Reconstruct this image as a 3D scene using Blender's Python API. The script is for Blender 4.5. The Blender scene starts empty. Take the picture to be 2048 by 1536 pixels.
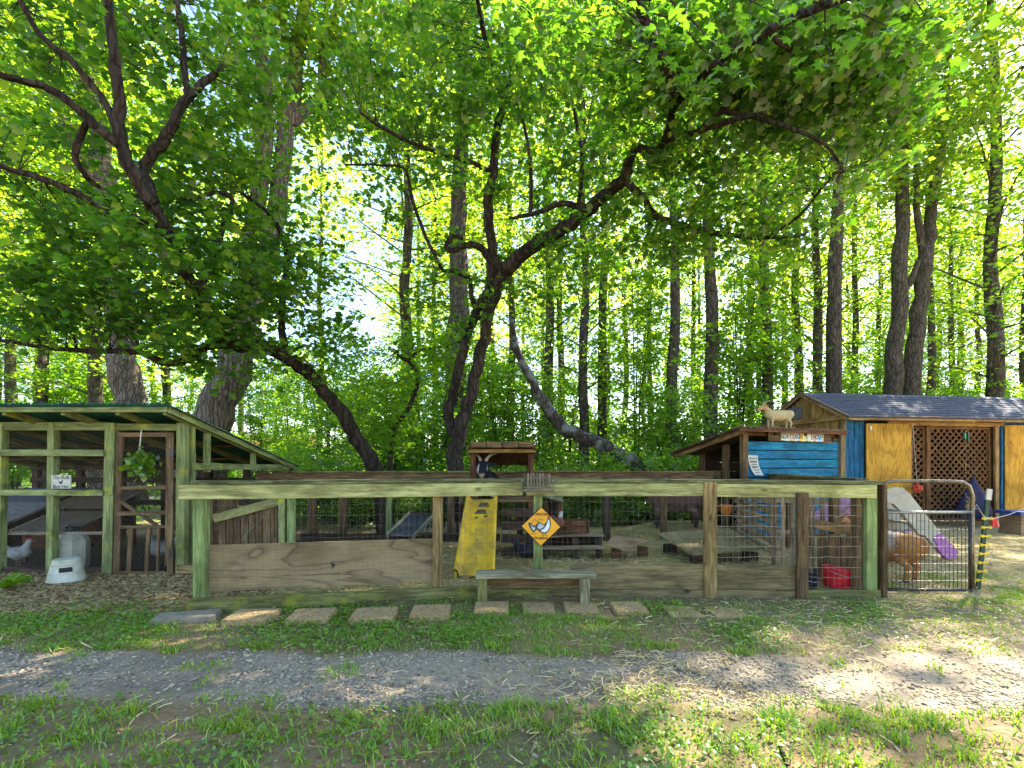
import bpy, bmesh, math, random
import numpy as np
from mathutils import Vector, Matrix, Quaternion
R = math.radians
random.seed(11)
rng = np.random.default_rng(11)
scene = bpy.context.scene
C = scene.collection

# ------------------------------------------------------------------ camera
EYE, HOR, F = 1.3, 925.0, 950.0           # eye height, horizon row, focal length in px of the 2048 px photograph
cam_d = bpy.data.cameras.new('camera')
cam_d.sensor_width = 36.0
cam_d.lens = F * 36.0 / 2048.0
cam_d.shift_y = (HOR - 768.0) / 2048.0
cam_d.clip_start = 0.05
cam_d.clip_end = 3000
cam = bpy.data.objects.new('camera', cam_d)
cam.location = (0, 0, EYE)
cam.rotation_euler = (R(90), 0, 0)
C.objects.link(cam)
scene.camera = cam

# ------------------------------------------------------------------ sky, sun, exposure
SUN_AZ, SUN_EL = 50.0, 43.0               # azimuth measured from +Y towards +X
world = bpy.data.worlds.new('World')
scene.world = world
world.use_nodes = True
wn = world.node_tree
for n in list(wn.nodes): wn.nodes.remove(n)
sky = wn.nodes.new('ShaderNodeTexSky')
sky.sky_type = 'NISHITA'
sky.sun_disc = False
sky.sun_elevation = R(SUN_EL)
sky.sun_rotation = R(SUN_AZ)
sky.air_density = 1.0
sky.dust_density = 0.6
sky.ozone_density = 1.0
bg = wn.nodes.new('ShaderNodeBackground')
bg.inputs['Strength'].default_value = 0.066
wo = wn.nodes.new('ShaderNodeOutputWorld')
wn.links.new(sky.outputs[0], bg.inputs[0])
wn.links.new(bg.outputs[0], wo.inputs[0])
sun_d = bpy.data.lights.new('sun', 'SUN')
sun_d.energy = 5.0
sun_d.angle = R(0.53)
sun_d.color = (1.0, 0.92, 0.78)
sun = bpy.data.objects.new('sun', sun_d)
sv = Vector((math.sin(R(SUN_AZ)) * math.cos(R(SUN_EL)), math.cos(R(SUN_AZ)) * math.cos(R(SUN_EL)), math.sin(R(SUN_EL))))
sun.rotation_euler = (-sv).to_track_quat('-Z', 'Y').to_euler()
sun.location = (20, 17, 30)
C.objects.link(sun)
scene.view_settings.view_transform = 'Standard'
scene.view_settings.look = 'None'
scene.view_settings.exposure = 3.25
scene.view_settings.gamma = 1.0
scene.view_settings.use_curve_mapping = False
cy = scene.cycles
cy.max_bounces = 8
cy.diffuse_bounces = 5
cy.glossy_bounces = 2
cy.transmission_bounces = 4
cy.transparent_max_bounces = 6
cy.sample_clamp_indirect = 6.0
cy.use_denoising = True

# ------------------------------------------------------------------ placing helpers
def P(px, py, d):
    return Vector(((px - 1024.0) / F * d, d, EYE - (py - HOR) / F * d))
def PX(px, d): return (px - 1024.0) / F * d
def G(px, py):
    d = EYE * F / (py - HOR)
    return Vector(((px - 1024.0) / F * d, d, 0.0))

W = {}
def link(o, parent=None, M=None):
    M = M or Matrix.Identity(4)
    C.objects.link(o)
    if parent is not None:
        o.parent = parent
        o.matrix_basis = W[parent.name].inverted() @ M
    else:
        o.matrix_basis = M
    W[o.name] = M
    return o
def tag(o, label=None, cat=None, group=None, kind=None):
    if label: o['label'] = label
    if cat: o['category'] = cat
    if group: o['group'] = group
    if kind: o['kind'] = kind
    return o
def thing(name, label, cat, loc, group=None, rz=0.0):
    o = bpy.data.objects.new(name, None)
    o.empty_display_size = 0.1
    link(o, None, Matrix.Translation(Vector(loc)) @ Matrix.Rotation(rz, 4, 'Z'))
    return tag(o, label, cat, group)
def mesh_obj(name, me, parent=None, M=None):
    return link(bpy.data.objects.new(name, me), parent, M)
def copy_tree(root, M, label=None, group=None):
    r = root.copy()
    link(r, None, M)
    if label: r['label'] = label
    if group: r['group'] = group
    def rec(src, dst):
        for ch in src.children:
            c = ch.copy()
            C.objects.link(c)
            c.parent = dst
            W[c.name] = W[dst.name] @ ch.matrix_basis
            rec(ch, c)
    rec(root, r)
    return r

class MB:
    """collects shapes in world space; build() makes one mesh object with its origin at org"""
    def __init__(s): s.v = []; s.f = []
    def add(s, verts, faces):
        n = len(s.v)
        s.v += [tuple(p) for p in verts]
        s.f += [tuple(n + i for i in f) for f in faces]
        return s
    def box(s, c, size, rot=None):
        c = Vector(c); hx, hy, hz = [k / 2.0 for k in size]
        vs = [Vector((x, y, z)) for x in (-hx, hx) for y in (-hy, hy) for z in (-hz, hz)]
        if rot is not None: vs = [rot @ p for p in vs]
        return s.add([c + p for p in vs], [(0, 1, 3, 2), (4, 6, 7, 5), (0, 4, 5, 1), (2, 3, 7, 6), (0, 2, 6, 4), (1, 5, 7, 3)])
    def tube(s, pts, rad, sides=8, cap=True, flat=1.0):
        pts = [Vector(p) for p in pts]
        if not hasattr(rad, '__len__'): rad = [rad] * len(pts)
        n0 = len(s.v); ref = None
        for i, p in enumerate(pts):
            t = (pts[min(i + 1, len(pts) - 1)] - pts[max(i - 1, 0)])
            t = t.normalized() if t.length > 1e-9 else Vector((0, 0, 1))
            if ref is None: ref = Vector((1, 0, 0)) if abs(t.x) < 0.8 else Vector((0, 1, 0))
            u = (ref - t * ref.dot(t)).normalized(); w = t.cross(u); ref = u
            for k in range(sides):
                a = 2 * math.pi * k / sides
                s.v.append(tuple(p + (u * math.cos(a) + w * math.sin(a) * flat) * rad[i]))
        for i in range(len(pts) - 1):
            for k in range(sides):
                a = n0 + i * sides + k; b = n0 + i * sides + (k + 1) % sides
                s.f.append((a, b, b + sides, a + sides))
        if cap:
            s.f.append(tuple(n0 + k for k in reversed(range(sides))))
            e = n0 + (len(pts) - 1) * sides
            s.f.append(tuple(e + k for k in range(sides)))
        return s
    def lathe(s, c, prof, sides=20, sq=1.0):
        n0 = len(s.v); c = Vector(c)
        for r, z in prof:
            for k in range(sides):
                a = 2 * math.pi * k / sides
                s.v.append((c.x + r * math.cos(a), c.y + r * sq * math.sin(a), c.z + z))
        for i in range(len(prof) - 1):
            for k in range(sides):
                a = n0 + i * sides + k; b = n0 + i * sides + (k + 1) % sides
                s.f.append((a, b, b + sides, a + sides))
        s.f.append(tuple(n0 + k for k in reversed(range(sides))))
        e = n0 + (len(prof) - 1) * sides
        s.f.append(tuple(e + k for k in range(sides)))
        return s
    def slab(s, quad, th):
        """a flat sheet of four corners with thickness th along its normal"""
        q = [Vector(p) for p in quad]
        n = (q[1] - q[0]).cross(q[3] - q[0]).normalized() * th
        k = len(q)
        vs = q + [p - n for p in q]
        fs = [tuple(range(k)), tuple(reversed(range(k, 2 * k)))] + [(i, i + k, (i + 1) % k + k, (i + 1) % k) for i in range(k)]
        return s.add(vs, fs)
    def build(s, name, m, parent=None, org=None, smooth=False, kind=None):
        if org is None: org = W[parent.name].translation if parent is not None else Vector((0, 0, 0))
        org = Vector(org)
        me = bpy.data.meshes.new(name)
        me.from_pydata([(x - org.x, y - org.y, z - org.z) for x, y, z in s.v], [], s.f)
        me.materials.append(m)
        if smooth: me.polygons.foreach_set('use_smooth', [True] * len(me.polygons))
        me.update()
        o = mesh_obj(name, me, parent, Matrix.Translation(org))
        if kind: o['kind'] = kind
        return o

def frame(p0, p1, up=(0, 0, 1)):
    p0, p1, up = Vector(p0), Vector(p1), Vector(up)
    x = (p1 - p0).normalized()
    z = up - x * up.dot(x)
    if z.length < 1e-4:
        up = Vector((0, 1, 0)); z = up - x * up.dot(x)
    z.normalize(); y = z.cross(x)
    return x, y, z
def board(name, p0, p1, th, h, m, parent, up=(0, 0, 1), jit=0.0018, bev=0.004, seg=None):
    """a sawn board from p0 to p1 (centre line): th across, h along `up`; local X runs along the grain"""
    p0, p1 = Vector(p0), Vector(p1)
    x, y, z = frame(p0, p1, up)
    L = (p1 - p0).length
    n = seg or (2 if L < 0.9 else 4)
    b = min(bev, th * 0.3, h * 0.3)
    hy, hz = th / 2, h / 2
    prof = [(hy, -hz + b), (hy, hz - b), (hy - b, hz), (-hy + b, hz), (-hy, hz - b), (-hy, -hz + b), (-hy + b, -hz), (hy - b, -hz)]
    v = []; f = []
    for i in range(n + 1):
        jy, jz = random.uniform(-jit, jit), random.uniform(-jit, jit)
        s = 1 - random.uniform(0, 0.02)
        for (a, c) in prof:
            v.append((L * i / n - L / 2 + (random.uniform(-1, 1) * 0.002 if i in (0, n) else 0), a * s + jy, c * s + jz))
    for i in range(n):
        for k in range(8):
            a = i * 8 + k; c = i * 8 + (k + 1) % 8
            f.append((a, a + 8, c + 8, c))
    f.append(tuple(range(8))); f.append(tuple(n * 8 + k for k in reversed(range(8))))
    me = bpy.data.meshes.new(name)
    me.from_pydata(v, [], f)
    me.materials.append(m)
    M = Matrix.Identity(4)
    for i in range(3):
        M[i][0], M[i][1], M[i][2] = x[i], y[i], z[i]
        M[i][3] = ((p0 + p1) / 2)[i]
    return mesh_obj(name, me, parent, M)
def vpost(name, x, y, z0, z1, w, t, m, parent, lean=(0, 0)):
    return board(name, (x, y, z0), (x + lean[0], y + lean[1], z1), t, w, m, parent, up=(1, 0, 0))

# ------------------------------------------------------------------ materials
def new_mat(name):
    m = bpy.data.materials.new(name); m.use_nodes = True
    nt = m.node_tree
    for n in list(nt.nodes): nt.nodes.remove(n)
    out = nt.nodes.new('ShaderNodeOutputMaterial')
    return m, nt, out
def nd(nt, t, **kw):
    n = nt.nodes.new(t)
    for k, v in kw.items():
        if k.startswith('i_'):
            key = k[2:]
            n.inputs[int(key) if key.isdigit() else key.replace('_', ' ')].default_value = v
        else: setattr(n, k, v)
    return n
def ramp(nt, stops):
    r = nt.nodes.new('ShaderNodeValToRGB')
    el = r.color_ramp.elements
    while len(el) < len(stops): el.new(0.5)
    for e, (p, c) in zip(el, stops):
        e.position = p; e.color = tuple(c) + (1,) if len(c) == 3 else c
    return r
def mixc(nt, fac, a, b, mode='MIX'):
    n = nt.nodes.new('ShaderNodeMix'); n.data_type = 'RGBA'; n.blend_type = mode
    for sock, val in ((n.inputs[0], fac), (n.inputs[6], a), (n.inputs[7], b)):
        if hasattr(val, 'type') and hasattr(val, 'node'): nt.links.new(val, sock)
        elif hasattr(val, '__len__'): sock.default_value = tuple(val) + (1,) if len(val) == 3 else val
        else: sock.default_value = val
    return n.outputs[2]
def paint(name, c, rough=0.5, var=0.12, dirt=None, scale=6.0, metal=0.0, bump=0.0, spec=0.4):
    m, nt, out = new_mat(name)
    b = nd(nt, 'ShaderNodeBsdfPrincipled', i_Roughness=rough, i_Metallic=metal)
    b.inputs['Specular IOR Level'].default_value = spec
    tc = nd(nt, 'ShaderNodeTexCoord')
    no = nd(nt, 'ShaderNodeTexNoise', i_Scale=scale, i_Detail=6.0, i_Roughness=0.62)
    nt.links.new(tc.outputs['Object'], no.inputs['Vector'])
    d = dirt or tuple(k * 0.55 for k in c)
    r = ramp(nt, [(0.32, d), (0.32 + 0.5 * (1 - var) * 0.6, c), (0.9, tuple(min(1, k * (1 + var)) for k in c))])
    nt.links.new(no.outputs[0], r.inputs[0])
    nt.links.new(r.outputs[0], b.inputs['Base Color'])
    if bump:
        bp = nd(nt, 'ShaderNodeBump', i_Strength=bump, i_Distance=0.01)
        nt.links.new(no.outputs[0], bp.inputs['Height']); nt.links.new(bp.outputs[0], b.inputs['Normal'])
    nt.links.new(b.outputs[0], out.inputs[0])
    return m
def wood(name, light, dark, moss=None, moss_amt=0.0, knots=0.5, stretch=16.0, scale=3.0, rough=0.82, peel=None, peel_amt=0.5, vary=0.35):
    """weathered timber: grain along local X, each board different"""
    m, nt, out = new_mat(name)
    L = nt.links
    b = nd(nt, 'ShaderNodeBsdfPrincipled', i_Roughness=rough)
    b.inputs['Specular IOR Level'].default_value = 0.25
    tc = nd(nt, 'ShaderNodeTexCoord'); oi = nd(nt, 'ShaderNodeObjectInfo')
    off = nd(nt, 'ShaderNodeVectorMath', operation='SCALE'); off.inputs[0].default_value = (31.7, 17.3, 23.9)
    L.new(oi.outputs['Random'], off.inputs[3])
    ad = nd(nt, 'ShaderNodeVectorMath', operation='ADD')
    L.new(tc.outputs['Object'], ad.inputs[0]); L.new(off.outputs[0], ad.inputs[1])
    # a slow wander of the grain
    warp = nd(nt, 'ShaderNodeTexNoise', i_Scale=2.2, i_Detail=2.0)
    L.new(ad.outputs[0], warp.inputs['Vector'])
    wv = nd(nt, 'ShaderNodeVectorMath', operation='SCALE'); wv.inputs[3].default_value = 0.07
    L.new(warp.outputs['Color'], wv.inputs[0])
    ad2 = nd(nt, 'ShaderNodeVectorMath', operation='ADD')
    L.new(ad.outputs[0], ad2.inputs[0]); L.new(wv.outputs[0], ad2.inputs[1])
    mp = nd(nt, 'ShaderNodeMapping'); mp.inputs['Scale'].default_value = (1.0, stretch, stretch)
    L.new(ad2.outputs[0], mp.inputs['Vector'])
    g = nd(nt, 'ShaderNodeTexNoise', i_Scale=scale, i_Detail=8.0, i_Roughness=0.68)
    L.new(mp.outputs[0], g.inputs['Vector'])
    r = ramp(nt, [(0.30, tuple(k * 0.55 for k in dark)), (0.44, dark), (0.60, light), (0.8, tuple(min(1, k * 1.12) for k in light))])
    L.new(g.outputs[0], r.inputs[0])
    col = r.outputs[0]
    # stains
    st = nd(nt, 'ShaderNodeTexNoise', i_Scale=3.4, i_Detail=5.0, i_Roughness=0.6)
    mp2 = nd(nt, 'ShaderNodeMapping'); mp2.inputs['Scale'].default_value = (0.6, 1.6, 1.6)
    L.new(ad.outputs[0], mp2.inputs['Vector']); L.new(mp2.outputs[0], st.inputs['Vector'])
    sr = ramp(nt, [(0.38, (0.45, 0.42, 0.38)), (0.56, (1, 1, 1))])
    L.new(st.outputs[0], sr.inputs[0])
    col = mixc(nt, 0.75, col, sr.outputs[0], 'MULTIPLY')
    if knots:
        vo = nd(nt, 'ShaderNodeTexVoronoi', i_Scale=1.0)
        mp3 = nd(nt, 'ShaderNodeMapping'); mp3.inputs['Scale'].default_value = (2.6, 5.2, 5.2)
        L.new(ad2.outputs[0], mp3.inputs['Vector']); L.new(mp3.outputs[0], vo.inputs['Vector'])
        kr = ramp(nt, [(0.05, (1, 1, 1)), (0.13, (0, 0, 0))])
        L.new(vo.outputs['Distance'], kr.inputs[0])
        km = nd(nt, 'ShaderNodeMath', operation='MULTIPLY', i_1=knots); L.new(kr.outputs[0], km.inputs[0])
        col = mixc(nt, km.outputs[0], col, tuple(k * 0.25 for k in dark))
    if peel:
        pn = nd(nt, 'ShaderNodeTexNoise', i_Scale=7.0, i_Detail=8.0, i_Roughness=0.7)
        mp4 = nd(nt, 'ShaderNodeMapping'); mp4.inputs['Scale'].default_value = (0.5, 3, 3)
        L.new(ad.outputs[0], mp4.inputs['Vector']); L.new(mp4.outputs[0], pn.inputs['Vector'])
        pr = ramp(nt, [(1 - peel_amt - 0.02, (0, 0, 0)), (1 - peel_amt + 0.03, (1, 1, 1))])
        L.new(pn.outputs[0], pr.inputs[0])
        col = mixc(nt, pr.outputs[0], col, peel)
    if moss:
        mn = nd(nt, 'ShaderNodeTexNoise', i_Scale=4.5, i_Detail=7.0, i_Roughness=0.65)
        L.new(ad.outputs[0], mn.inputs['Vector'])
        mr = ramp(nt, [(0.62 - 0.35 * moss_amt, (0, 0, 0)), (0.74 - 0.3 * moss_amt, (0.85, 0.85, 0.85))])
        L.new(mn.outputs[0], mr.inputs[0])
        col = mixc(nt, mr.outputs[0], col, moss)
    hs = nd(nt, 'ShaderNodeHueSaturation')
    mr2 = nd(nt, 'ShaderNodeMapRange', i_3=1 - vary, i_4=1 + vary * 0.7); L.new(oi.outputs['Random'], mr2.inputs[0])
    L.new(mr2.outputs[0], hs.inputs['Value']); L.new(col, hs.inputs['Color'])
    L.new(hs.outputs[0], b.inputs['Base Color'])
    bp = nd(nt, 'ShaderNodeBump', i_Strength=0.35, i_Distance=0.004)
    L.new(g.outputs[0], bp.inputs['Height']); L.new(bp.outputs[0], b.inputs['Normal'])
    L.new(b.outputs[0], out.inputs[0])
    return m
def plywood(name, light, dark, sx=0.5, sz=1.6, dist=5.0, wscale=5.0, along='X'):
    """rotary-cut plywood: broad flame-shaped figure"""
    m, nt, out = new_mat(name); L = nt.links
    b = nd(nt, 'ShaderNodeBsdfPrincipled', i_Roughness=0.8); b.inputs['Specular IOR Level'].default_value = 0.2
    tc = nd(nt, 'ShaderNodeTexCoord'); oi = nd(nt, 'ShaderNodeObjectInfo')
    off = nd(nt, 'ShaderNodeVectorMath', operation='SCALE'); off.inputs[0].default_value = (7.1, 0, 5.3)
    L.new(oi.outputs['Random'], off.inputs[3])
    ad = nd(nt, 'ShaderNodeVectorMath', operation='ADD'); L.new(tc.outputs['Object'], ad.inputs[0]); L.new(off.outputs[0], ad.inputs[1])
    mp = nd(nt, 'ShaderNodeMapping'); mp.inputs['Scale'].default_value = (sx, 0.2, sz)
    L.new(ad.outputs[0], mp.inputs['Vector'])
    no = nd(nt, 'ShaderNodeTexNoise', i_Scale=1.5, i_Detail=2.6, i_Distortion=0.7); L.new(mp.outputs[0], no.inputs['Vector'])
    mu = nd(nt, 'ShaderNodeMath', operation='MULTIPLY', i_1=wscale * 2.2); L.new(no.outputs[0], mu.inputs[0])
    fr = nd(nt, 'ShaderNodeMath', operation='FRACT'); L.new(mu.outputs[0], fr.inputs[0])
    r = ramp(nt, [(0.0, dark), (0.07, tuple(a * .45 + c * .55 for a, c in zip(light, dark))), (0.30, tuple(a * .85 + c * .15 for a, c in zip(light, dark))), (0.6, light), (0.93, tuple(a * .9 + c * .1 for a, c in zip(light, dark))), (1.0, tuple((a + c) / 2 for a, c in zip(light, dark)))])
    L.new(fr.outputs[0], r.inputs[0])
    mp2 = nd(nt, 'ShaderNodeMapping'); mp2.inputs['Scale'].default_value = (2.0, 2.0, 30.0) if along == 'X' else (30.0, 2.0, 2.0)
    L.new(ad.outputs[0], mp2.inputs['Vector'])
    g = nd(nt, 'ShaderNodeTexNoise', i_Scale=3.0, i_Detail=6.0); L.new(mp2.outputs[0], g.inputs['Vector'])
    gr = ramp(nt, [(0.3, (0.6, 0.58, 0.55)), (0.6, (1, 1, 1))]); L.new(g.outputs[0], gr.inputs[0])
    col = mixc(nt, 0.7, r.outputs[0], gr.outputs[0], 'MULTIPLY')
    s = nd(nt, 'ShaderNodeTexNoise', i_Scale=2.6, i_Detail=5.0); L.new(ad.outputs[0], s.inputs['Vector'])
    sr = ramp(nt, [(0.36, (0.55, 0.52, 0.46)), (0.55, (1, 1, 1))]); L.new(s.outputs[0], sr.inputs[0])
    col = mixc(nt, 0.8, col, sr.outputs[0], 'MULTIPLY')
    L.new(col, b.inputs['Base Color'])
    bp = nd(nt, 'ShaderNodeBump', i_Strength=0.25, i_Distance=0.004)
    L.new(g.outputs[0], bp.inputs['Height']); L.new(bp.outputs[0], b.inputs['Normal'])
    L.new(b.outputs[0], out.inputs[0])
    return m
def leaf_mat(name, cols, trans=0.55, tcol=1.7, gloss=0.06):
    """thin leaves: part of the light goes through; every leaf its own green"""
    m, nt, out = new_mat(name); L = nt.links
    ge = nd(nt, 'ShaderNodeNewGeometry')
    r = ramp(nt, cols); L.new(ge.outputs['Random Per Island'], r.inputs[0])
    di = nd(nt, 'ShaderNodeBsdfDiffuse'); L.new(r.outputs[0], di.inputs[0])
    tr = nd(nt, 'ShaderNodeBsdfTranslucent')
    tc = mixc(nt, 1.0, r.outputs[0], (1.25 * tcol, 1.25 * tcol, 0.55 * tcol), 'MULTIPLY'); L.new(tc, tr.inputs[0])
    mx = nd(nt, 'ShaderNodeMixShader', i_0=trans); L.new(di.outputs[0], mx.inputs[1]); L.new(tr.outputs[0], mx.inputs[2])
    gl = nd(nt, 'ShaderNodeBsdfGlossy', i_Roughness=0.38); gl.inputs[0].default_value = (0.9, 0.95, 1.0, 1)
    mx2 = nd(nt, 'ShaderNodeMixShader', i_0=gloss); L.new(mx.outputs[0], mx2.inputs[1]); L.new(gl.outputs[0], mx2.inputs[2])
    L.new(mx2.outputs[0], out.inputs[0])
    return m
def island_mat(name, cols, rough=0.85, noise=0.0):
    m, nt, out = new_mat(name); L = nt.links
    ge = nd(nt, 'ShaderNodeNewGeometry')
    r = ramp(nt, cols); L.new(ge.outputs['Random Per Island'], r.inputs[0])
    b = nd(nt, 'ShaderNodeBsdfPrincipled', i_Roughness=rough); b.inputs['Specular IOR Level'].default_value = 0.25
    L.new(r.outputs[0], b.inputs['Base Color']); L.new(b.outputs[0], out.inputs[0])
    return m
def bark_mat(name, light, dark, sz=0.22, scale=9.0, bump=0.9, lichen=None):
    m, nt, out = new_mat(name); L = nt.links
    b = nd(nt, 'ShaderNodeBsdfPrincipled', i_Roughness=0.92); b.inputs['Specular IOR Level'].default_value = 0.15
    tc = nd(nt, 'ShaderNodeTexCoord')
    w = nd(nt, 'ShaderNodeTexNoise', i_Scale=2.0, i_Detail=3.0); L.new(tc.outputs['Object'], w.inputs['Vector'])
    wv = nd(nt, 'ShaderNodeVectorMath', operation='SCALE'); wv.inputs[3].default_value = 0.25; L.new(w.outputs['Color'], wv.inputs[0])
    ad = nd(nt, 'ShaderNodeVectorMath', operation='ADD'); L.new(tc.outputs['Object'], ad.inputs[0]); L.new(wv.outputs[0], ad.inputs[1])
    mp = nd(nt, 'ShaderNodeMapping'); mp.inputs['Scale'].default_value = (1, 1, sz); L.new(ad.outputs[0], mp.inputs['Vector'])
    g = nd(nt, 'ShaderNodeTexNoise', i_Scale=scale, i_Detail=8.0, i_Roughness=0.7); L.new(mp.outputs[0], g.inputs['Vector'])
    vo = nd(nt, 'ShaderNodeTexVoronoi', i_Scale=scale * 1.3, feature='DISTANCE_TO_EDGE'); L.new(mp.outputs[0], vo.inputs['Vector'])
    r = ramp(nt, [(0.32, dark), (0.62, light)]); L.new(g.outputs[0], r.inputs[0])
    vr = ramp(nt, [(0.0, (0.3, 0.28, 0.26)), (0.16, (1, 1, 1))]); L.new(vo.outputs['Distance'], vr.inputs[0])
    col = mixc(nt, 0.75, r.outputs[0], vr.outputs[0], 'MULTIPLY')
    if lichen:
        ln = nd(nt, 'ShaderNodeTexNoise', i_Scale=3.0, i_Detail=6.0); L.new(tc.outputs['Object'], ln.inputs['Vector'])
        lr = ramp(nt, [(0.52, (0, 0, 0)), (0.62, (0.8, 0.8, 0.8))]); L.new(ln.outputs[0], lr.inputs[0])
        col = mixc(nt, lr.outputs[0], col, lichen)
    L.new(col, b.inputs['Base Color'])
    mu = nd(nt, 'ShaderNodeMath', operation='ADD'); L.new(g.outputs[0], mu.inputs[0]); L.new(vr.outputs[0], mu.inputs[1])
    bp = nd(nt, 'ShaderNodeBump', i_Strength=bump, i_Distance=0.03); L.new(mu.outputs[0], bp.inputs['Height']); L.new(bp.outputs[0], b.inputs['Normal'])
    L.new(b.outputs[0], out.inputs[0])
    return m
def attr_mat(name, rough=0.95, nscale=40.0, bump=0.5, lo=0.6, hi=1.25, dist=0.01):
    """colour from the mesh's own colour layer, broken up by fine noise"""
    m, nt, out = new_mat(name); L = nt.links
    b = nd(nt, 'ShaderNodeBsdfPrincipled', i_Roughness=rough); b.inputs['Specular IOR Level'].default_value = 0.2
    at = nd(nt, 'ShaderNodeAttribute', attribute_name='Col')
    tc = nd(nt, 'ShaderNodeTexCoord')
    n = nd(nt, 'ShaderNodeTexNoise', i_Scale=nscale, i_Detail=8.0, i_Roughness=0.7); L.new(tc.outputs['Object'], n.inputs['Vector'])
    r = ramp(nt, [(0.3, (lo, lo, lo)), (0.7, (hi, hi, hi))]); L.new(n.outputs[0], r.inputs[0])
    col = mixc(nt, 1.0, at.outputs['Color'], r.outputs[0], 'MULTIPLY')
    L.new(col, b.inputs['Base Color'])
    bp = nd(nt, 'ShaderNodeBump', i_Strength=bump, i_Distance=dist); L.new(n.outputs[0], bp.inputs['Height']); L.new(bp.outputs[0], b.inputs['Normal'])
    L.new(b.outputs[0], out.inputs[0])
    return m

M_green = wood('algae_green_lumber', (0.44, 0.42, 0.155), (0.26, 0.25, 0.09), moss=(0.13, 0.14, 0.03), moss_amt=0.15, knots=0.8, vary=0.15)
M_greenpost = wood('green_painted_post', (0.28, 0.36, 0.12), (0.17, 0.21, 0.07), peel=(0.10, 0.09, 0.045), peel_amt=0.36, knots=0.4, vary=0.1)
M_coopgreen = wood('coop_green_lumber', (0.30, 0.34, 0.125), (0.18, 0.20, 0.07), moss=(0.36, 0.36, 0.03), moss_amt=0.2, knots=0.6, vary=0.18)
M_cap = wood('dark_weathered_cap', (0.23, 0.23, 0.095), (0.085, 0.085, 0.033), knots=0.5, vary=0.2)
M_post = wood('tan_post', (0.36, 0.25, 0.10), (0.20, 0.13, 0.05), knots=0.9, vary=0.15)
M_brown = wood('brown_lumber', (0.23, 0.14, 0.06), (0.10, 0.06, 0.027), knots=0.6, vary=0.3)
M_door = wood('coop_door_wood', (0.24, 0.15, 0.07), (0.12, 0.075, 0.035), knots=0.6, vary=0.2)
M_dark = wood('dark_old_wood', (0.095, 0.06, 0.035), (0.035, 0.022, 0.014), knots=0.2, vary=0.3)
M_grey = wood('silver_grey_board', (0.25, 0.19, 0.085), (0.14, 0.105, 0.048), knots=1.0, vary=0.12)
M_mossy = wood('mossy_kickboard', (0.20, 0.19, 0.06), (0.11, 0.10, 0.035), moss=(0.19, 0.20, 0.02), moss_amt=0.28, knots=0.3, vary=0.1)
M_bench = wood('bench_board', (0.33, 0.29, 0.18), (0.18, 0.15, 0.08), knots=0.6, vary=0.1)
M_pale = wood('pale_old_wood', (0.42, 0.36, 0.26), (0.24, 0.20, 0.14), knots=0.6, vary=0.2)
M_pallet = wood('pallet_wood', (0.36, 0.26, 0.16), (0.19, 0.13, 0.075), knots=0.6, vary=0.35)
M_red = wood('red_brown_wood', (0.20, 0.09, 0.035), (0.09, 0.035, 0.015), knots=0.4, vary=0.2)
M_cedar = wood('cedar_siding', (0.38, 0.22, 0.07), (0.22, 0.12, 0.035), knots=0.6, vary=0.3)
M_cedartrim = wood('cedar_trim', (0.40, 0.24, 0.09), (0.24, 0.13, 0.045), knots=0.8, vary=0.15)
M_lattice = wood('lattice_wood', (0.20, 0.095, 0.035), (0.11, 0.05, 0.018), knots=0.2, vary=0.25)
M_blue = wood('blue_painted_board', (0.022, 0.235, 0.38), (0.012, 0.14, 0.25), knots=0.4, peel=(0.08, 0.17, 0.25), peel_amt=0.34, vary=0.2)
M_blue2 = wood('dark_blue_siding', (0.02, 0.17, 0.33), (0.01, 0.07, 0.15), knots=0.2, peel=(0.08, 0.09, 0.10), peel_amt=0.33, vary=0.25)
M_ply = plywood('weathered_plywood', (0.32, 0.235, 0.12), (0.115, 0.075, 0.04), sx=0.5, sz=2.6, wscale=3.0)
M_plydoor = plywood('golden_plywood_door', (0.55, 0.30, 0.035), (0.28, 0.125, 0.015), sx=2.4, sz=0.5, wscale=3.6, along='Z')
M_plytan = plywood('tan_ply_sheet', (0.34, 0.22, 0.12), (0.22, 0.13, 0.07))
M_plygrey = plywood('grey_ply_sheet', (0.29, 0.23, 0.12), (0.17, 0.13, 0.07))
M_steel = paint('galvanised_wire', (0.34, 0.34, 0.32), rough=0.4, metal=0.7, scale=30)
M_rustwire = paint('rusty_wire', (0.16, 0.13, 0.10), rough=0.6, metal=0.3, scale=30)
M_black = paint('black_gate_tube', (0.02, 0.02, 0.022), rough=0.35, dirt=(0.05, 0.035, 0.02))
M_bronze = paint('worn_brown_tube', (0.20, 0.15, 0.09), rough=0.28, metal=0.65, dirt=(0.06, 0.045, 0.03))
M_roofgreen = paint('green_corrugated_sheet', (0.015, 0.11, 0.075), rough=0.45, dirt=(0.01, 0.04, 0.03), scale=4)
M_rust = paint('rusty_corrugated_sheet', (0.22, 0.16, 0.11), rough=0.55, metal=0.25, dirt=(0.10, 0.045, 0.02), scale=5)
M_shingle = paint('dark_shingle', (0.075, 0.08, 0.11), rough=0.92, dirt=(0.03, 0.032, 0.045), scale=30, bump=0.6)
M_white = paint('white_plastic', (0.55, 0.53, 0.42), rough=0.5, dirt=(0.33, 0.32, 0.19), scale=4)
M_whitep = paint('white_print_board', (0.58, 0.55, 0.45), rough=0.6, dirt=(0.38, 0.35, 0.26))
M_ink = paint('black_ink', (0.015, 0.015, 0.015), rough=0.7)
M_yellow = paint('yellow_slide_plastic', (0.74, 0.44, 0.012), rough=0.5, dirt=(0.36, 0.22, 0.03), scale=4.5)
M_ysign = paint('yellow_sign_enamel', (0.80, 0.36, 0.01), rough=0.35, dirt=(0.66, 0.28, 0.01), scale=5)
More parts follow.
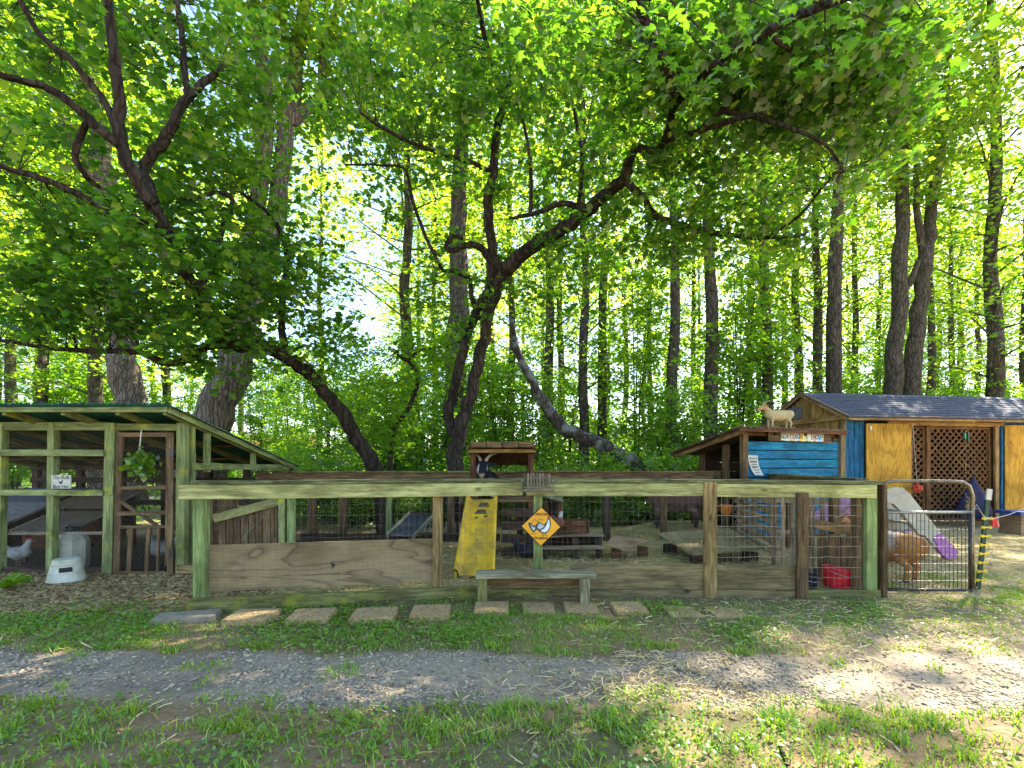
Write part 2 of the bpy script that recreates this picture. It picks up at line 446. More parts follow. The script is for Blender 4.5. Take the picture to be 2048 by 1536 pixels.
M_redp = paint('red_bucket_plastic', (0.55, 0.012, 0.02), rough=0.35, dirt=(0.34, 0.01, 0.015))
M_navy = paint('navy_rubber', (0.012, 0.014, 0.03), rough=0.4)
M_navyc = paint('navy_cloth', (0.022, 0.02, 0.055), rough=0.9, scale=9, bump=0.4)
M_beige = paint('beige_slide_plastic', (0.46, 0.42, 0.33), rough=0.5, dirt=(0.30, 0.27, 0.20), scale=3)
M_purple = paint('purple_plastic', (0.42, 0.14, 0.40), rough=0.5, dirt=(0.30, 0.10, 0.28))
M_pinkp = paint('faded_pink_plastic', (0.50, 0.22, 0.30), rough=0.55, dirt=(0.34, 0.16, 0.22))
M_orange = paint('orange_plastic', (0.55, 0.20, 0.06), rough=0.5)
M_yins = paint('yellow_insulator', (0.80, 0.56, 0.01), rough=0.4)
M_tpost = paint('green_t_post', (0.012, 0.05, 0.03), rough=0.5)
M_asph = paint('asphalt', (0.06, 0.06, 0.063), rough=0.9, scale=20)
M_slate = paint('grey_felt_roof', (0.12, 0.125, 0.15), rough=0.95, scale=12, dirt=(0.07, 0.07, 0.085))
M_feltlt = paint('pale_felt_roof', (0.26, 0.25, 0.24), rough=0.95, scale=14, dirt=(0.15, 0.14, 0.13), bump=0.5)
M_brownply = paint('brown_ply_lid', (0.17, 0.125, 0.075), rough=0.9, scale=5, dirt=(0.10, 0.07, 0.04))
M_scr = paint('black_rubber_mesh', (0.04, 0.045, 0.055), rough=0.6)
M_paver = paint('pebble_paver', (0.42, 0.29, 0.12), rough=0.92, dirt=(0.15, 0.10, 0.045), scale=48, bump=1.0)
M_block = paint('grey_block', (0.25, 0.21, 0.14), rough=0.95, dirt=(0.15, 0.13, 0.08), scale=25, bump=0.6)
M_straw = island_mat('straw', [(0.0, (0.34, 0.23, 0.07)), (0.5, (0.56, 0.42, 0.16)), (1.0, (0.70, 0.58, 0.30))])
M_gravel = island_mat('gravel_stone', [(0.0, (0.12, 0.10, 0.075)), (0.4, (0.30, 0.25, 0.178)), (0.8, (0.44, 0.365, 0.255)), (1.0, (0.56, 0.40, 0.23))], rough=0.9)
M_chip = island_mat('wood_chip', [(0.0, (0.12, 0.075, 0.03)), (0.5, (0.26, 0.18, 0.07)), (1.0, (0.40, 0.30, 0.14))])
M_litter = island_mat('dead_leaf', [(0.0, (0.10, 0.05, 0.025)), (0.6, (0.24, 0.13, 0.06)), (1.0, (0.36, 0.22, 0.10))])
M_grass = leaf_mat('grass_blade', [(0.0, (0.11, 0.22, 0.008)), (0.5, (0.19, 0.34, 0.012)), (0.94, (0.28, 0.39, 0.018)), (1.0, (0.42, 0.36, 0.10))], trans=0.4, tcol=1.4, gloss=0.04)
M_weed = leaf_mat('weed_leaf', [(0.0, (0.10, 0.23, 0.010)), (1.0, (0.20, 0.34, 0.018))], trans=0.4, tcol=1.2, gloss=0.05)
M_maple = leaf_mat('maple_leaf', [(0.0, (0.026, 0.075, 0.008)), (0.5, (0.05, 0.12, 0.010)), (0.85, (0.085, 0.165, 0.012)), (1.0, (0.17, 0.21, 0.015))], trans=0.58, tcol=2.5)
M_wood_leaf = leaf_mat('woodland_leaf', [(0.0, (0.04, 0.10, 0.008)), (0.4, (0.08, 0.15, 0.009)), (0.75, (0.12, 0.18, 0.009)), (1.0, (0.19, 0.22, 0.011))], trans=0.6, tcol=2.5)
M_wood_leaf2 = leaf_mat('woodland_leaf_yellow', [(0.0, (0.07, 0.13, 0.008)), (0.5, (0.13, 0.19, 0.009)), (1.0, (0.22, 0.24, 0.012))], trans=0.62, tcol=2.5)
M_under_leaf = leaf_mat('understory_leaf', [(0.0, (0.05, 0.125, 0.009)), (0.6, (0.095, 0.185, 0.011)), (1.0, (0.17, 0.23, 0.013))], trans=0.58, tcol=2.5)
M_bark = bark_mat('maple_bark', (0.06, 0.046, 0.034), (0.016, 0.012, 0.009))
M_barkold = bark_mat('furrowed_bark', (0.24, 0.19, 0.14), (0.06, 0.045, 0.033), sz=0.12, scale=12, bump=1.0)
M_barkwood = bark_mat('poplar_bark', (0.12, 0.10, 0.072), (0.035, 0.029, 0.021), sz=0.25, scale=10)
M_barkpale = bark_mat('lichen_bark', (0.09, 0.078, 0.058), (0.03, 0.025, 0.018), lichen=(0.20, 0.195, 0.18))
M_ground = attr_mat('ground_soil', nscale=38.0, bump=0.6)
M_fur = attr_mat('animal_coat', rough=0.85, nscale=55.0, bump=0.35, lo=0.72, hi=1.2, dist=0.004)
M_glass = paint('window_glass', (0.04, 0.05, 0.06), rough=0.1, spec=0.6)
M_housew = paint('white_house_siding', (0.72, 0.74, 0.75), rough=0.7)
M_houser = paint('far_red_roof', (0.30, 0.10, 0.06), rough=0.8)

# ------------------------------------------------------------------ numeric helpers
def vnoise(x, y, s=1.0, seed=0):
    """smooth value noise 0..1"""
    x = np.asarray(x, float) * s + seed * 17.31; y = np.asarray(y, float) * s - seed * 9.77
    xi = np.floor(x); yi = np.floor(y); fx = x - xi; fy = y - yi
    fx = fx * fx * (3 - 2 * fx); fy = fy * fy * (3 - 2 * fy)
    def h(a, b):
        v = np.sin(a * 127.1 + b * 311.7 + seed * 74.7) * 43758.5453
        return v - np.floor(v)
    return (h(xi, yi) * (1 - fx) + h(xi + 1, yi) * fx) * (1 - fy) + (h(xi, yi + 1) * (1 - fx) + h(xi + 1, yi + 1) * fx) * fy
def fbm(x, y, s=1.0, seed=0):
    return 0.5 * vnoise(x, y, s, seed) + 0.3 * vnoise(x, y, s * 2.3, seed + 3) + 0.2 * vnoise(x, y, s * 5.1, seed + 7)
def sstep(a, b, x): 
    t = np.clip((np.asarray(x, float) - a) / (b - a), 0, 1); return t * t * (3 - 2 * t)
def gz(x, y):
    x = np.asarray(x, float); y = np.asarray(y, float)
    z = 0.02 * (fbm(x, y, 1.1, 5) - 0.5) * sstep(0.5, 1.5, y)
    z = z + 0.24 * np.exp(-(((x - 3.0) / 1.1) ** 2 + ((y - 8.5) / 0.6) ** 2))          # straw heaped against the back of the pen
    z = z - 0.016 * sstep(2.45, 2.8, y) * (1 - sstep(3.0, 3.35, y))                      # worn wheel track
    z = z + 2.2 * sstep(16, 60, y) * sstep(4, 30, x) * 0.6
    return z
def fast_mesh(name, verts, faces, m, smooth=False, col=None):
    """verts (N,3), faces (K,n) arrays"""
    me = bpy.data.meshes.new(name)
    verts = np.ascontiguousarray(verts, np.float32); faces = np.ascontiguousarray(faces, np.int32)
    k, n = faces.shape
    me.vertices.add(len(verts)); me.vertices.foreach_set('co', verts.ravel())
    me.loops.add(k * n); me.loops.foreach_set('vertex_index', faces.ravel())
    me.polygons.add(k); me.polygons.foreach_set('loop_start', np.arange(0, k * n, n, dtype=np.int32))
    try: me.polygons.foreach_set('loop_total', np.full(k, n, np.int32))
    except Exception: pass
    if smooth: me.polygons.foreach_set('use_smooth', np.ones(k, bool))
    if col is not None:
        a = me.color_attributes.new('Col', 'FLOAT_COLOR', 'POINT')
        c4 = np.ones((len(verts), 4), np.float32); c4[:, :3] = col
        a.data.foreach_set('color', c4.ravel())
    me.materials.append(m)
    me.update(calc_edges=True)
    return me

# ------------------------------------------------------------------ ground: one sheet to the horizon
def zones(x, y):
    """weights of what covers the ground at (x, y)"""
    w1 = (fbm(x, y, 1.3, 21) - 0.5)
    w2 = (fbm(x, y, 3.1, 22) - 0.5)
    front = 2.62 + 0.28 * w1 + 0.10 * w2 - 0.10 * sstep(1.0, 3.0, x)
    back = 3.20 + 0.24 * w1 + 0.12 * w2
    path = sstep(front - 0.08, front + 0.05, y) * (1 - sstep(back - 0.05, back + 0.08, y))
    pen = sstep(-2.75, -2.55, x) * (1 - sstep(3.5, 3.7, x)) * sstep(4.55, 4.75, y) * (1 - sstep(9.0, 9.6, y))
    yard = sstep(3.3, 3.7, x) * sstep(4.3 + 0.5 * w1, 4.7 + 0.5 * w1, y) * (1 - sstep(9.2, 10.2, y)) * (1 - sstep(13, 15, x))
    dirt = sstep(1.2, 2.6, x + 0.8 * w1) * sstep(2.95, 3.15, y + 0.3 * w2) * (1 - sstep(3.5, 4.5, y + 0.5 * w1)) 
    chips = (1 - sstep(-2.6, -2.35, x + 0.4 * w1)) * sstep(3.95, 4.2, y + 0.3 * w1) * (1 - sstep(5.5, 5.8, y)) * sstep(-9, -8, x)
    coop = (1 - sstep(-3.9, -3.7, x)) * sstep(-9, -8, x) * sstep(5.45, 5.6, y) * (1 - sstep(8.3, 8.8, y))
    near = 1 - sstep(front - 0.1, front + 0.02, y)
    strip = sstep(back, back + 0.08, y) * (1 - sstep(4.35, 4.6, y))
    return dict(path=path, pen=pen, yard=yard, dirt=dirt, chips=chips, coop=coop, near=near, strip=strip, w1=w1, w2=w2)
xs = np.concatenate([np.array([-900, -500, -250, -120, -70, -45, -32, -24, -18, -14, -11.5, -10]), np.arange(-9, 13.01, 0.07), np.array([14, 16, 19, 23, 28, 36, 50, 80, 140, 260, 500, 900])])
ys = np.concatenate([np.array([-200, -80, -30, -12, -5, -2, -0.5, 0.3]), np.arange(0.8, 10.2, 0.07), np.array([10.6, 11.2, 12, 13, 14, 15.5, 17, 19, 22, 26, 31, 38, 48, 62, 85, 130, 220, 450, 1000])])
gx, gy = np.meshgrid(xs, ys)
zz = gz(gx, gy)
Z = zones(gx, gy)
def mix3(col, w, c):
    return col * (1 - w[..., None]) + np.array(c) * w[..., None]
soil = np.zeros(gx.shape + (3,)) + np.array((0.24, 0.16, 0.08))
patch = sstep(0.42, 0.6, fbm(gx, gy, 0.9, 31))
soil = mix3(soil, patch * 0.8, (0.13, 0.12, 0.05))
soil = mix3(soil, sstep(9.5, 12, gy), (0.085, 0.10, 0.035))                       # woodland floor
soil = mix3(soil, sstep(20, 24, gy) * (1 - sstep(-2, 3, gx)), (0.10, 0.17, 0.035))   # mown verge beyond the lane
soil = mix3(soil, Z['path'], (0.29, 0.235, 0.16))
soil = mix3(soil, Z['path'] * sstep(0.46, 0.62, fbm(gx, gy, 1.3, 41)) * 0.85, (0.33, 0.25, 0.165))
soil = mix3(soil, Z['path'] * sstep(0.52, 0.66, fbm(gx, gy, 2.1, 43)) * 0.6, (0.15, 0.12, 0.085))
soil = mix3(soil, Z['dirt'] * 0.9, (0.27, 0.205, 0.135))
soil = mix3(soil, Z['pen'] * 0.95, (0.30, 0.235, 0.09))
soil = mix3(soil, Z['yard'] * 0.95, (0.36, 0.29, 0.14))
soil = mix3(soil, Z['chips'] * 0.95, (0.13, 0.09, 0.045))
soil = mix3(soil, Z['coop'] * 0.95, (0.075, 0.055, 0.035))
ny, nx = gx.shape
idx = np.arange(nx * ny).reshape(ny, nx)
quads = np.stack([idx[:-1, :-1], idx[:-1, 1:], idx[1:, 1:], idx[1:, :-1]], -1).reshape(-1, 4)
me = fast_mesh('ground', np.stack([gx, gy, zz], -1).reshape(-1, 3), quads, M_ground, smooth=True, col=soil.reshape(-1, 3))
tag(mesh_obj('ground', me), kind='structure')
# the lane that passes behind the coop
lane = MB()
lx = [-60, -40, -25, -15, -8, -4.5, -3.5]
for i in range(len(lx) - 1):
    a, b = lx[i], lx[i + 1]
    lane.add([(a, 14.2 - 0.04 * (a + 10), 0.03), (b, 14.2 - 0.04 * (b + 10), 0.03), (b, 17.6 - 0.04 * (b + 10), 0.03), (a, 17.6 - 0.04 * (a + 10), 0.03)], [(0, 1, 2, 3)])
tag(lane.build('lane', M_asph), kind='structure')

# ------------------------------------------------------------------ leaf shapes
def fan(outline, centre, droop=0.22):
    o = np.array(outline, float); n = len(o)
    v = np.zeros((n + 1, 3)); v[:n, :2] = o; v[n, :2] = centre
    v[:n, 2] = -droop * np.abs(v[:n, 0]) - 0.10 * v[:n, 1] ** 2; v[n, 2] = 0.02
    return v, np.array([(i, (i + 1) % n, n) for i in range(n)])
half = [(0.10, -0.06), (0.47, 0.10), (0.26, 0.30), (0.55, 0.66), (0.19, 0.62)]
T_maple = fan([(0, 0)] + half + [(0, 1.04)] + [(-x, y) for x, y in reversed(half)], (0, 0.32))
half2 = [(0.46, 0.10), (0.24, 0.34), (0.50, 0.66)]
T_maple8 = fan([(0, 0)] + half2 + [(0, 1.0)] + [(-x, y) for x, y in reversed(half2)], (0, 0.36))
T_kite = (np.array([(0, 0, 0), (0.36, 0.42, -0.09), (0, 1, -0.06), (-0.36, 0.42, -0.09)], float), np.array([(0, 1, 2), (0, 2, 3)]))
T_oval = fan([(0, 0), (0.30, 0.22), (0.36, 0.55), (0, 1.0), (-0.36, 0.55), (-0.30, 0.22)], (0, 0.45), 0.15)
def leaf_verts(pos, nrm, size, tmpl, r):
    N = len(pos)
    n = nrm / np.linalg.norm(nrm, axis=1, keepdims=True)
    a = r.normal(size=(N, 3)); t = a - n * np.sum(a * n, 1, keepdims=True)
    t /= np.linalg.norm(t, axis=1, keepdims=True); b = np.cross(n, t)
    tv, tf = tmpl
    V = pos[:, None, :] + size[:, None, None] * (tv[None, :, 0:1] * b[:, None, :] + tv[None, :, 1:2] * t[:, None, :] + tv[None, :, 2:3] * n[:, None, :])
    K = len(tv)
    Fc = (np.arange(N)[:, None, None] * K + tf[None]).reshape(-1, 3)
    return V.reshape(-1, 3), Fc
def rand_normals(N, r, tilt=0.55):
    n = r.normal(size=(N, 3)) * tilt; n[:, 2] = np.abs(n[:, 2]) * 0.3 + 1.0
    return n
def sprays(centres, per, rad, flat, r):
    """leaves in flattened sprays round each centre"""
    c = np.repeat(np.asarray(centres, float), per, 0)
    rr = np.repeat(np.broadcast_to(rad, (len(centres),)), per)
    g = r.normal(size=(len(c), 3)) * 0.55
    off = g * rr[:, None]; off[:, 2] *= flat
    # sprays sag at their rims
    off[:, 2] -= 0.25 * (off[:, 0] ** 2 + off[:, 1] ** 2) / np.maximum(rr, 1e-3)
    return c + off

# ------------------------------------------------------------------ trees
def wobble(pts, rads, n=4, amp=0.25, seed=0):
    """refine a polyline with Catmull-Rom and a little irregularity"""
    r = random.Random(seed); pts = [Vector(p) for p in pts]
    out = []; ro = []
    for i in range(len(pts) - 1):
        p0 = pts[max(i - 1, 0)]; p1 = pts[i]; p2 = pts[i + 1]; p3 = pts[min(i + 2, len(pts) - 1)]
        for k in range(n):
            t = k / n
            q = 0.5 * ((2 * p1) + (p2 - p0) * t + (2 * p0 - 5 * p1 + 4 * p2 - p3) * t * t + (3 * p1 - p0 - 3 * p2 + p3) * t ** 3)
            rr = rads[i] * (1 - t) + rads[i + 1] * t
            q = q + Vector((r.uniform(-1, 1), r.uniform(-1, 1), r.uniform(-1, 1))) * rr * amp * (0 if i == 0 and k == 0 else 1)
            out.append(q); ro.append(rr * (1 + r.uniform(-0.07, 0.07)))
    out.append(pts[-1]); ro.append(rads[-1])
    return out, ro
def limb(name, pts, rads, m, parent, sides=9, seed=0, n=4):
    p, r = wobble(pts, rads, n=n, seed=seed)
    o = MB().tube(p, r, sides).build(name, m, parent, smooth=True)
    return o, p, r
def pxl(lst): return [P(a, b, d) for a, b, d in lst]

def woodland_variant(seed, H=23.0, base=6.0, rad=2.6, nbr=60, per=56, leaf=0.165, r0=0.24):
    """one kind of tall wood tree: trunk, branches, crown as mesh data to be shared"""
    r = np.random.default_rng(seed); rd = random.Random(seed)
    pts = [Vector((0, 0, -0.15))]; lean = Vector((rd.uniform(-0.25, 0.25), rd.uniform(-0.25, 0.25), 0))
    for i in range(1, 9):
        t = i / 8
        pts.append(Vector((lean.x * t + rd.uniform(-0.12, 0.12), lean.y * t + rd.uniform(-0.12, 0.12), H * t)))
    rads = [r0 * 1.25] + [max(0.03, r0 * (1 - 0.85 * (i / 8))) for i in range(1, 9)]
    tr = MB(); tp, trr = wobble(pts, rads, n=4, amp=0.12, seed=seed); tr.tube(tp, trr, 9)
    br = MB(); cent = []
    for k in range(nbr):
        f = (k + rd.random()) / nbr
        h = base + (H - base) * f ** 0.85
        az = k * 2.399 + rd.uniform(-0.4, 0.4)
        L = rad * (0.45 + 0.75 * math.sin(math.pi * min(1, 0.18 + 0.82 * f))) * rd.uniform(0.6, 1.15)
        s = Vector((lean.x * h / H, lean.y * h / H, h))
        rise = rd.uniform(0.05, 0.6) * L
        e = s + Vector((math.cos(az) * L, math.sin(az) * L, rise))
        mid = (s + e) / 2 + Vector((0, 0, 0.12 * L))
        br.tube([s, mid, e], [0.035, 0.022, 0.008], 4, cap=False)
        for q in (0.45, 0.75, 1.0):
            c = s.lerp(e, q) + Vector((rd.gauss(0, 0.25), rd.gauss(0, 0.25), rd.gauss(0, 0.15) + 0.08 * L))
            cent.append(tuple(c))
    cent = np.array(cent)
    pos = sprays(cent, per, r.uniform(0.45, 0.95, len(cent)), 0.42, r)
    V, Fc = leaf_verts(pos, rand_normals(len(pos), r, 0.6), r.uniform(0.7, 1.2, len(pos)) * leaf, T_kite, r)
    me = fast_mesh('crown', V, Fc, M_wood_leaf2 if seed % 2 else M_wood_leaf)
    def mk(mb, nm, m):
        q = bpy.data.meshes.new(nm); q.from_pydata(mb.v, [], mb.f); q.materials.append(m)
        q.polygons.foreach_set('use_smooth', [True] * len(q.polygons)); q.update(); return q
    return dict(trunk=mk(tr, 'trunk', M_barkwood), branches=mk(br, 'branches', M_barkwood), crown=me, r0=r0)
def plant_tree(var, x, y, s_xy, s_z, rz, name, label, group, trunk=True, cat='tree'):
    t = bpy.data.objects.new(name, None)
    z = float(gz(x, y))
    link(t, None, Matrix.Translation((x, y, z - 0.05)) @ Matrix.Rotation(rz, 4, 'Z') @ Matrix.Diagonal((s_xy, s_xy, s_z, 1)))
    tag(t, label, cat, group)
    for k in (('trunk',) if trunk else ()) + ('branches', 'crown'):
        o = bpy.data.objects.new(k, var[k]); C.objects.link(o); o.parent = t
        W[o.name] = W[t.name]
        if k == 'crown': o['kind'] = 'stuff'
    return t
VAR = [woodland_variant(101, H=23, base=7.0, rad=2.5), woodland_variant(102, H=21, base=5.0, rad=2.9), woodland_variant(103, H=24, base=8.5, rad=2.7),
       woodland_variant(104, H=20, base=3.5, rad=2.4), woodland_variant(105, H=22, base=6.0, rad=3.1, nbr=56)]
def shrub_variant(seed, H=3.2, rad=1.3, ncl=60, per=58, leaf=0.12, nst=5):
    r = np.random.default_rng(seed); rd = random.Random(seed)
    st = MB(); cent = []
    for k in range(nst):
        az = rd.uniform(0, 6.28); L = rad * rd.uniform(0.2, 0.8); h = H * rd.uniform(0.65, 1.0)
        p = [Vector((0.08 * math.cos(az), 0.08 * math.sin(az), -0.1)), Vector((L * 0.3 * math.cos(az), L * 0.3 * math.sin(az), h * 0.5)), Vector((L * math.cos(az), L * math.sin(az), h))]
        st.tube(p, [0.028, 0.018, 0.006], 5, cap=False)
        for q in range(ncl // nst):
            u = rd.uniform(0.22, 1.05)
            b = p[0].lerp(p[1], u * 2) if u < 0.5 else p[1].lerp(p[2], u * 2 - 1)
            a2 = rd.uniform(0, 6.28); rr = rad * rd.uniform(0.15, 0.75) * (1.1 - 0.5 * u)
            c = b + Vector((math.cos(a2) * rr, math.sin(a2) * rr, rd.uniform(-0.1, 0.25)))
            st.tube([b, c], [0.008, 0.004], 3, cap=False); cent.append(tuple(c))
    cent = np.array(cent)
    pos = sprays(cent, per, r.uniform(0.22, 0.5, len(cent)), 0.45, r)
    pos[:, 2] = np.maximum(pos[:, 2], 0.03)
    V, Fc = leaf_verts(pos, rand_normals(len(pos), r, 0.7), r.uniform(0.65, 1.2, len(pos)) * leaf, T_kite, r)
    me = fast_mesh('crown', V, Fc, M_under_leaf)
    q = bpy.data.meshes.new('stem'); q.from_pydata(st.v, [], st.f); q.materials.append(M_bark); q.update()
    return dict(branches=q, crown=me, trunk=q)
SHR = [shrub_variant(201), shrub_variant(202, H=4.5, rad=1.5, ncl=75), shrub_variant(203, H=2.0, rad=1.2, ncl=50, leaf=0.11), shrub_variant(204, H=6.0, rad=1.8, ncl=95, per=58, nst=4)]
def plant_shrub(i, x, y, s, label, group, name='leafy_shrub', cat='shrub'):
    t = bpy.data.objects.new(name, None)
    link(t, None, Matrix.Translation((x, y, float(gz(x, y)) - 0.02)) @ Matrix.Rotation(random.uniform(0, 6.28), 4, 'Z') @ Matrix.Scale(s, 4))
    tag(t, label, cat, group)
    for k, nm in (('branches', 'stems'), ('crown', 'foliage')):
        o = bpy.data.objects.new(nm, SHR[i][k]); C.objects.link(o); o.parent = t; W[o.name] = W[t.name]
        if k == 'crown': o['kind'] = 'stuff'
    return t

# wood trees placed by the trunk's column in the photograph, its distance and its width there
NEAR_LAB = {1425: 'thick dark wood trunk rising behind the tip of the rusty lean-to roof',
            1533: 'tall dark trunk directly behind the goat figure on the goat house roof',
            1345: 'slim tall tree rising past the low end of the goat house roof',
            1665: 'stout grey trunk rising behind the peak of the shed roof',
            1995: 'ivy dark trunk rising behind the hipped far end of the shed roof',
            1640: 'mottled trunk just beside the stout one behind the shed peak',
            815: 'grey trunk standing between the crooked sapling and the forked maple',
            1025: 'thin trunk between the forked maple and the leaning lichen trunk',
            1100: 'straight trunk rising just behind the leaning lichen trunk',
            1165: 'slim trunk crossing behind the low end of the leaning lichen trunk',
            1203: 'brown slim trunk beside the foot of the leaning lichen trunk',
            195: 'narrow pale trunk beside the thick pale brown one behind the coop roof',
            90: 'slim trunk seen above the coop roof beyond the lane',
            1595: 'dark trunk above the gable peak of the shed, next to the mottled pair',
            1860: 'thin dark trunk next to the outward leaning one behind the shed',
            1710: 'thin trunk between the stout grey one and the scaly forked one behind the shed',
            640: 'thin far trunk in the open gap beside the arching maple'}
trees = [(195, 18, 28), (90, 22, 20), (20, 26, 22), (150, 31, 18), (330, 25, 18), (640, 27, 11), (815, 18, 28), (1025, 20, 15), (1100, 17, 19), (1122, 23, 14),
         (1165, 15, 17), (1203, 16, 16), (1345, 14, 18), (1425, 14, 29), (1500, 24, 14), (1533, 15, 19), (1595, 20, 18), (1640, 18, 21), (1665, 15, 29),
         (1710, 24, 14), (1860, 22, 15), (1905, 25, 11), (1755, 27, 11), (1995, 16, 31), (2048, 23, 14), (1955, 28, 12), (1570, 29, 12), (1390, 28, 12),
         (1300, 27, 11), (1250, 31, 12), (985, 31, 12), (870, 27, 12), (-60, 20, 22), (-150, 27, 20)]
for i, (px, d, w) in enumerate(trees):
    v = VAR[(i * 3 + (px // 50)) % 5]
    diam = w / F * d
    s = max(0.55, min(1.5, diam / 2 / v['r0'] / 0.92))
    lab = NEAR_LAB.get(px, 'slender straight trunk with a high thin crown in the wood')
    plant_tree(v, PX(px, d), d, s * 0.5 + 0.45 if s < 1 else s, random.uniform(0.9, 1.12), random.uniform(0, 6.28), 'woodland_tree', lab, 'straight trees of the wood')
for i in range(38):                                             # deeper in the wood
    px = -120 + i * 2300 / 38 + random.uniform(-20, 20)
    d = random.uniform(32, 52)
    if 540 < px < 760: d = random.uniform(46, 60)
    plant_tree(VAR[i % 5], PX(px, d), d, random.uniform(1.0, 1.4), random.uniform(0.75, 1.0) * (0.55 if 540 < px < 760 else 1), random.uniform(0, 6.28), 'distant_tree',
               'distant leafy tree far beyond the lane behind the coop' if px < 640 else ('distant leafy tree deep in the wood behind the shed' if px > 1480 else 'distant leafy tree deep in the wood behind the pen'),
               'distant trees beyond the coop' if px < 640 else ('distant trees behind the shed' if px > 1480 else 'distant trees behind the pen'))
# understory
sh = []
for i in range(84):
    px = -40 + (i * 137.5) % 2130
    d = random.choice([random.uniform(11.5, 15), random.uniform(13, 22), random.uniform(18, 30)])
    if px > 1480: d = max(d, 19 + random.uniform(0, 9))
    if px < 640: d = max(d, 19 + random.uniform(0, 8))
    sh.append((px, d))
for i, (px, d) in enumerate(sh):
    k = random.choice([0, 1, 2, 3, 3]) if d > 14 else random.choice([0, 1, 2])
    plant_shrub(k, PX(px, d), d, random.uniform(0.8, 1.35), 'leafy green bush on the verge beyond the lane behind the coop' if px < 640 else ('leafy green bush among the trunks behind the shed' if px > 1480 else 'leafy green bush among the trunks beyond the back rail of the pen'),
                'undergrowth beyond the coop' if px < 640 else ('undergrowth behind the shed' if px > 1480 else 'undergrowth beyond the pen'))
for i in range(26):                                             # low green bank behind the back rail
    px = 575 + i * 34 + random.uniform(-12, 12)
    d = random.uniform(9.3, 11.3)
    plant_shrub(2, PX(px, d), d, random.uniform(0.45, 0.75), 'low green bush growing just behind the back rail of the pen', 'low bushes behind the pen')
for i, (px, d) in enumerate([(1900, 16.5), (1700, 16.0), (2040, 16.0)]):
    plant_shrub(1, PX(px, d), d, random.uniform(0.9, 1.1), 'tall sapling bush standing close behind the shed', 'saplings behind the shed')

# --- individual big trunks with their own crowns --------------------------------------------------------------
def crown_from(tree, limbs, centres, per, rad, flat, leaf, tmpl, m, seed, twig_r=0.006, tilt=0.6, reach=2.6):
    """twigs from the nearest limb point to each spray centre, and the leaves round it"""
    r = np.random.default_rng(seed)
    nodes = np.array([tuple(q) for l in limbs for q in l])
    tw = MB(); keep = []
    for c in centres:
        d2 = np.sum((nodes - np.array(c)) ** 2, 1); j = int(np.argmin(d2 * r.uniform(.7, 1.6, len(d2))))
        if d2[j] > reach ** 2: continue
        a = Vector(nodes[j]); b = Vector(c); L = (b - a).length
        mid = a.lerp(b, 0.5) + Vector((random.gauss(0, 0.08), random.gauss(0, 0.08), 0.10)) * L
        q3 = a.lerp(b, 0.8) + Vector((random.gauss(0, 0.05), random.gauss(0, 0.05), 0.06)) * L
        k = twig_r * (0.45 + 0.3 * L)
        tw.tube([a, mid, q3, b], [k * 1.6, k * 1.1, k * 0.8, k * 0.4], 5, cap=False)
        for _ in range(3):
            e = b + Vector((random.gauss(0, 1), random.gauss(0, 1), random.gauss(0, 0.35))).normalized() * rad * random.uniform(0.6, 1.0)
            tw.tube([q3.lerp(b, random.random()), e], [k * 0.5, k * 0.25], 3, cap=False)
        keep.append(tuple(c))
    if tw.v: tw.build('twigs', M_bark, tree)
    keep = np.array(keep)
    pos = sprays(keep, per, r.uniform(0.7, 1.25, len(keep)) * rad, flat, r)
    V, Fc = leaf_verts(pos, rand_normals(len(pos), r, tilt), r.uniform(0.45, 1.2, len(pos)) * leaf, tmpl, r)
    org = W[tree.name].translation
    me = fast_mesh('crown', V - np.array(tuple(org)), Fc, m)
    o = mesh_obj('crown', me, tree, Matrix.Translation(org)); o['kind'] = 'stuff'
    return keep
def vol(lst, seed, mul=1.0):
    """spray centres in ellipsoids (px, py, d, rx_px, ry_px, rd, n)"""
    rd = random.Random(seed); out = []
    for (px, py, d, rx, ry, rdp, n) in lst:
        for _ in range(int(n * mul)):
            while True:
                a, b, c = rd.uniform(-1, 1), rd.uniform(-1, 1), rd.uniform(-1, 1)
                if a * a + b * b + c * c <= 1: break
            out.append(tuple(P(px + a * rx, py + b * ry, d) + Vector((0, c * rdp, 0))))
    return out

# A: old leaning tree behind the coop
A0 = P(388, 1060, 9.6); A0.z = 0
tA = thing('leaning_old_tree', 'massive leaning old tree with furrowed bark behind the chicken coop', 'tree', A0)
_, tp1, _ = limb('trunk', [A0 + Vector((-.05, 0, -.1))] + pxl([(412, 900, 9.6), (440, 800, 9.7), (475, 690, 9.8), (505, 610, 9.9), (530, 530, 10), (555, 400, 10.2), (575, 250, 10.4), (605, 60, 10.6), (622, -120, 10.8)]),
                 [.50, .42, .36, .31, .26, .22, .19, .17, .15, .12], M_barkold, tA, sides=14, seed=1)
_, tp2, _ = limb('limb', pxl([(486, 660, 9.85), (495, 580, 9.8), (500, 470, 9.8), (525, 330, 10), (528, 170, 10), (508, 40, 10.1), (500, -80, 10.2)]), [.19, .16, .15, .15, .15, .12, .09], M_barkold, tA, sides=12, seed=2)
_, tp3, _ = limb('limb', pxl([(575, 250, 10.4), (640, 190, 10.6), (650, 90, 10.8), (690, -40, 11)]), [.13, .11, .09, .06], M_barkold, tA, seed=3)
crown_from(tA, [tp1, tp2, tp3], vol([(560, 100, 10.3, 170, 150, 1.8, 42), (660, 60, 10.6, 130, 150, 2, 36), (480, 330, 10.4, 130, 110, 1.2, 18)], 5), 110, 0.6, 0.45, 0.15, T_kite, M_wood_leaf, 51)
